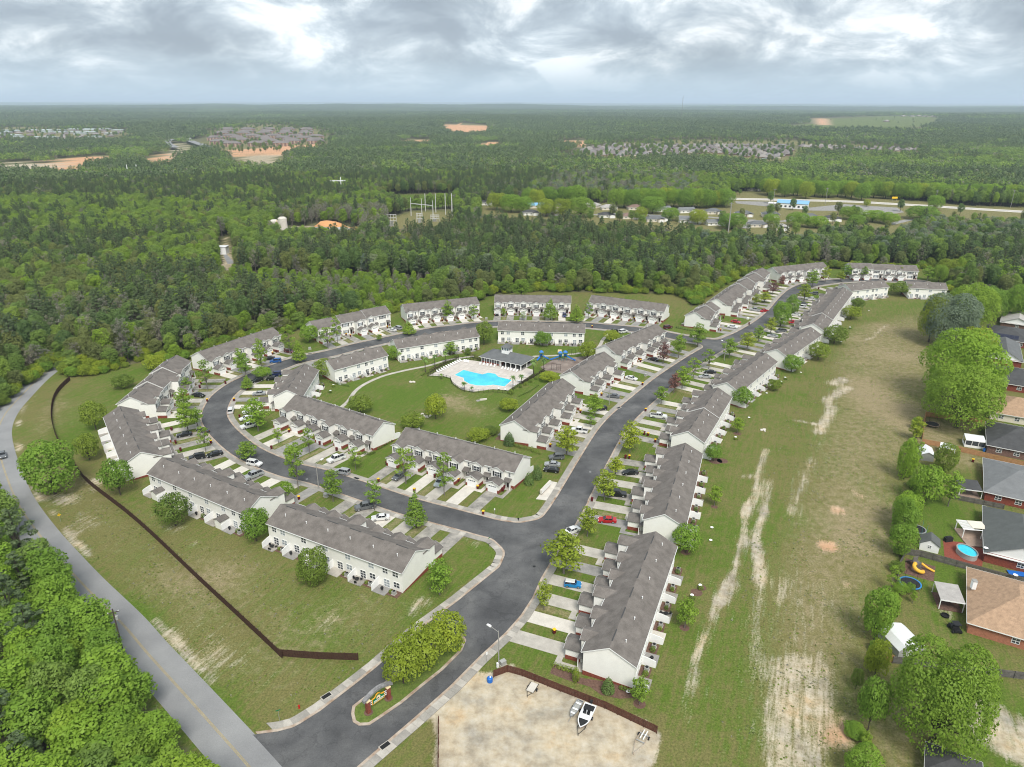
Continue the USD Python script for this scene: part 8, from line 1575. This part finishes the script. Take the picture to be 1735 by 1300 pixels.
TB = {'pine': [('leaf_pine', 18, 6.5, .45, .50), ('leaf_dark', 15, 8, .3, .26), ('leaf_olive', 13, 8, .3, .14), ('leaf_grey', 13, 6, .3, .10)], 'mix': [('leaf_pine', 18, 6.5, .45, .28), ('leaf_dark', 15, 8, .3, .22), ('leaf_wood', 14, 9, .25, .26), ('leaf_grey', 13, 6.5, .3, .12), ('leaf_olive', 14, 8, .25, .12)],
      'green': [('leaf_wood', 14, 10, .22, .50), ('leaf_spring', 13, 9, .22, .16), ('leaf_dark', 14, 9, .3, .24), ('leaf_pine', 18, 6.5, .45, .10)]}
def tiles(r0, r1, s, lim_, buf):
    T_ = scatter(r0, r1, s, lim_); T_ = T_[~shapely.contains_xy(open_union.buffer(buf), T_[:, 0], T_[:, 1])]; q = to_px(T_); return T_[(q[:, 0] > -90) & (q[:, 0] < 1830)]
for nm, lab, r0, r1, s, n, quads, qs, buf, fr in (('middle_woods', 'continuous woodland between the near woods and the far houses', R1, R2, 24, 17, 46, 1.9, 11, 90.), ('far_woods', 'continuous woodland running on beyond the far houses', R2, R3, 44, 46, 20, 3.2, 20, 260.), ('horizon_woods', 'hazy woodland reaching to the horizon', R3, R4, 105, 150, 8, 6.0, 40, 700.)):
    T_ = tiles(r0, r1, s, lim, buf); protos_ = [lod_tile(s * 1.25, n, quads, qs, TB[k_], 7 + q) for q, k_ in enumerate(('pine', 'pine', 'mix', 'mix', 'green'))]
    f_ = meshkit.fbm(np.column_stack([T_ / fr, np.full(len(T_), 2.2)]), 3, 6) + rngw.normal(0, .05, len(T_)); qq = to_px(T_)
    brt = (qq[:, 1] > 255) & (qq[:, 1] < 300) & (qq[:, 0] > 1200); brt2 = (qq[:, 1] < 300) & (qq[:, 1] > 262) & (qq[:, 0] < 300)
    f_ = f_ + np.where(brt, .14, 0) + np.where(brt2, .05, 0)
    ix = np.where(f_ > .60, 4, np.where(f_ > .50, 2 + rngw.integers(0, 2, len(T_)), rngw.integers(0, 2, len(T_))))
    zz = terrain(T_[:, 0], T_[:, 1]) - .5; sc = rngw.uniform(.85, 1.15, len(T_))
    instancer(nm, lab, protos_, np.column_stack([T_, zz]), ix, rngw.integers(0, 4, len(T_)) * math.pi / 2, np.column_stack([np.ones(len(T_)), np.ones(len(T_)), sc]))
# garden trees between the far roofs
gt_ = []
for nm, area in (('suburb', 800), ('suburb_b', 700), ('apart', 900), ('roofs_left', 1500), ('field', 60000), ('housing', 1500)):
    pl = far_open[nm][0]; x0, y0, x1, y1 = pl.bounds; n_ = int((x1 - x0) * (y1 - y0) / area); c_ = np.column_stack([rngw.uniform(x0, x1, n_), rngw.uniform(y0, y1, n_)]); c_ = c_[shapely.contains_xy(pl, c_[:, 0], c_[:, 1])]
    if nm == 'housing': c_ = c_[~shapely.contains_xy(hwy.buffer(22), c_[:, 0], c_[:, 1])]
    gt_.append(np.column_stack([c_, terrain(c_[:, 0], c_[:, 1])]))
gt_ = np.vstack(gt_); n_ = len(gt_); names = VAR['wood_green'] + VAR['wood_dark'] + VAR['wood_olive']; s_ = rngw.uniform(.4, .85, n_)
instancer('far_garden_trees', 'scattered garden trees between the far roofs', [TREES[n][0] for n in names], gt_, rngw.integers(0, len(names), n_), rngw.uniform(0, 6.28, n_), np.column_stack([s_ * 1.15, s_ * 1.15, s_]), 'trees')
# weeds and dry tufts on the open field and the road verges
def weed(leaf, seed, tall):
    rng = np.random.default_rng(seed); d = rng.normal(0, 1, (10, 3)); d[:, 2] = np.abs(d[:, 2]); d /= np.linalg.norm(d, axis=1, keepdims=True); v, f = leaf_quads(d * rng.uniform(.05, .28, (10, 1)) * [1, 1, tall], d, .22, rng); m = MB(); m.add(v, f); m.normals = [leaf_quads.normals]; return [('leaves', m, leaf)]
wf = unary_union([px_poly([(1330, 700), (1420, 590), (1480, 540), (1570, 525), (1590, 640), (1555, 760), (1505, 900), (1485, 1000), (1450, 1310), (1210, 1310), (1240, 1050)]), px_poly([(60, 830), (110, 890), (250, 1050), (440, 1240), (520, 1215), (640, 1115), (800, 985), (620, 1000), (480, 960), (300, 900), (150, 810)]).difference(streets.buffer(3)).difference(county.buffer(1)).difference(all_houses.buffer(4))])
x0, y0, x1, y1 = wf.bounds; c_ = np.column_stack([rngw.uniform(x0, x1, 90000), rngw.uniform(y0, y1, 90000)]); c_ = c_[shapely.contains_xy(wf, c_[:, 0], c_[:, 1])]
k_ = meshkit.fbm(np.column_stack([c_ / 6.0, np.zeros(len(c_))]), 3, 44); c_ = c_[k_ + rngw.normal(0, .08, len(c_)) > .5][:26000]; n_ = len(c_); s_ = rngw.uniform(.35, 1.1, n_)
instancer('field_weeds', 'low weeds and dry tufts over the open field and verges', [weed('leaf_bush', 1, .8), weed('leaf_olive', 2, 1.0), weed('leaf_grey', 3, .9), weed('leaf_wood', 4, .7)], np.column_stack([c_, np.zeros(n_)]), rngw.choice(4, n_, p=[.3, .35, .2, .15]), rngw.uniform(0, 6.28, n_), np.column_stack([s_, s_, s_]), 'weeds')
# the round oaks among the distant bungalows
OAKS = [(842, 356, 330, 30), (866, 360, 332, 32), (886, 360, 336, 30), (897, 348, 322, 26), (909, 350, 324, 24), (925, 367, 340, 28), (953, 368, 340, 30), (984, 368, 338, 40), (930, 346, 320, 30), (960, 345, 318, 30), (975, 346, 316, 32), (1085, 372, 353, 20), (1105, 362, 336, 36), (1135, 374, 354, 26), (1182, 380, 358, 28), (1240, 388, 364, 42), (1306, 380, 364, 24), (1350, 384, 362, 34), (1382, 386, 368, 34), (1440, 372, 352, 32), (1478, 376, 358, 36), (1505, 380, 362, 28), (1562, 372, 352, 48), (1583, 356, 333, 22), (1468, 350, 337, 10), (1450, 385, 366, 26)]
OAKS += [(x + rtree.normal(0, 2), 352 + rtree.normal(0, 1.2), 322 + rtree.normal(0, 3), 28) for x in range(1044, 1236, 14)] + [(x + rtree.normal(0, 3), 330 + (x - 1240) * .028 + rtree.normal(0, 1.5), 298 + (x - 1240) * .03 + rtree.normal(0, 4), 24) for x in range(1300, 1735, 13)]
OAKS.sort()
for i, (x, y, ty, cw) in enumerate(OAKS):
    p = g2(x, y); fam_ = ['oak_green', 'oak_spring', 'oak_green', 'oak_lime', 'oak_green'][int(rtree.integers(5))]
    path, W_, H_ = pick(fam_); w = cw / scale_at(x, y); w *= 1.25; h = min(height_at(x, y, ty), w * .85, 17)
    copy_of(path, 'distant_oak', 'round bright green tree among the distant bungalows and the highway', 'tree', (p[0], p[1], 0), rtree.uniform(0, 6.28), 'round trees among the distant bungalows', (w / W_, w / W_, h / H_))

# ------------------------------------------------------------------ haze
if HAZE > 0:
    hz = usdkit.material(stage, '/World/Looks/haze_air', {'v': ('principled_volume', {'color': (0.72, 0.86, 1.0), 'density': HAZE, 'anisotropy': 0.0})}, [], volume='v.volume')
    zb = float(GZ.min()) - 1.5; zt_ = float(max(GZ.max() + 25, 240.0))
    hp = usdkit.mesh(stage, '/World/haze', MB().box(float(gx[0]) - 300, float(gx[-1]) + 300, float(gy[0]) - 300, float(gy[-1]) + 300, zb, zt_).arrays(), hz); tag(hp.GetPrim(), 'pale air haze over the whole landscape', 'haze', None, 'stuff')
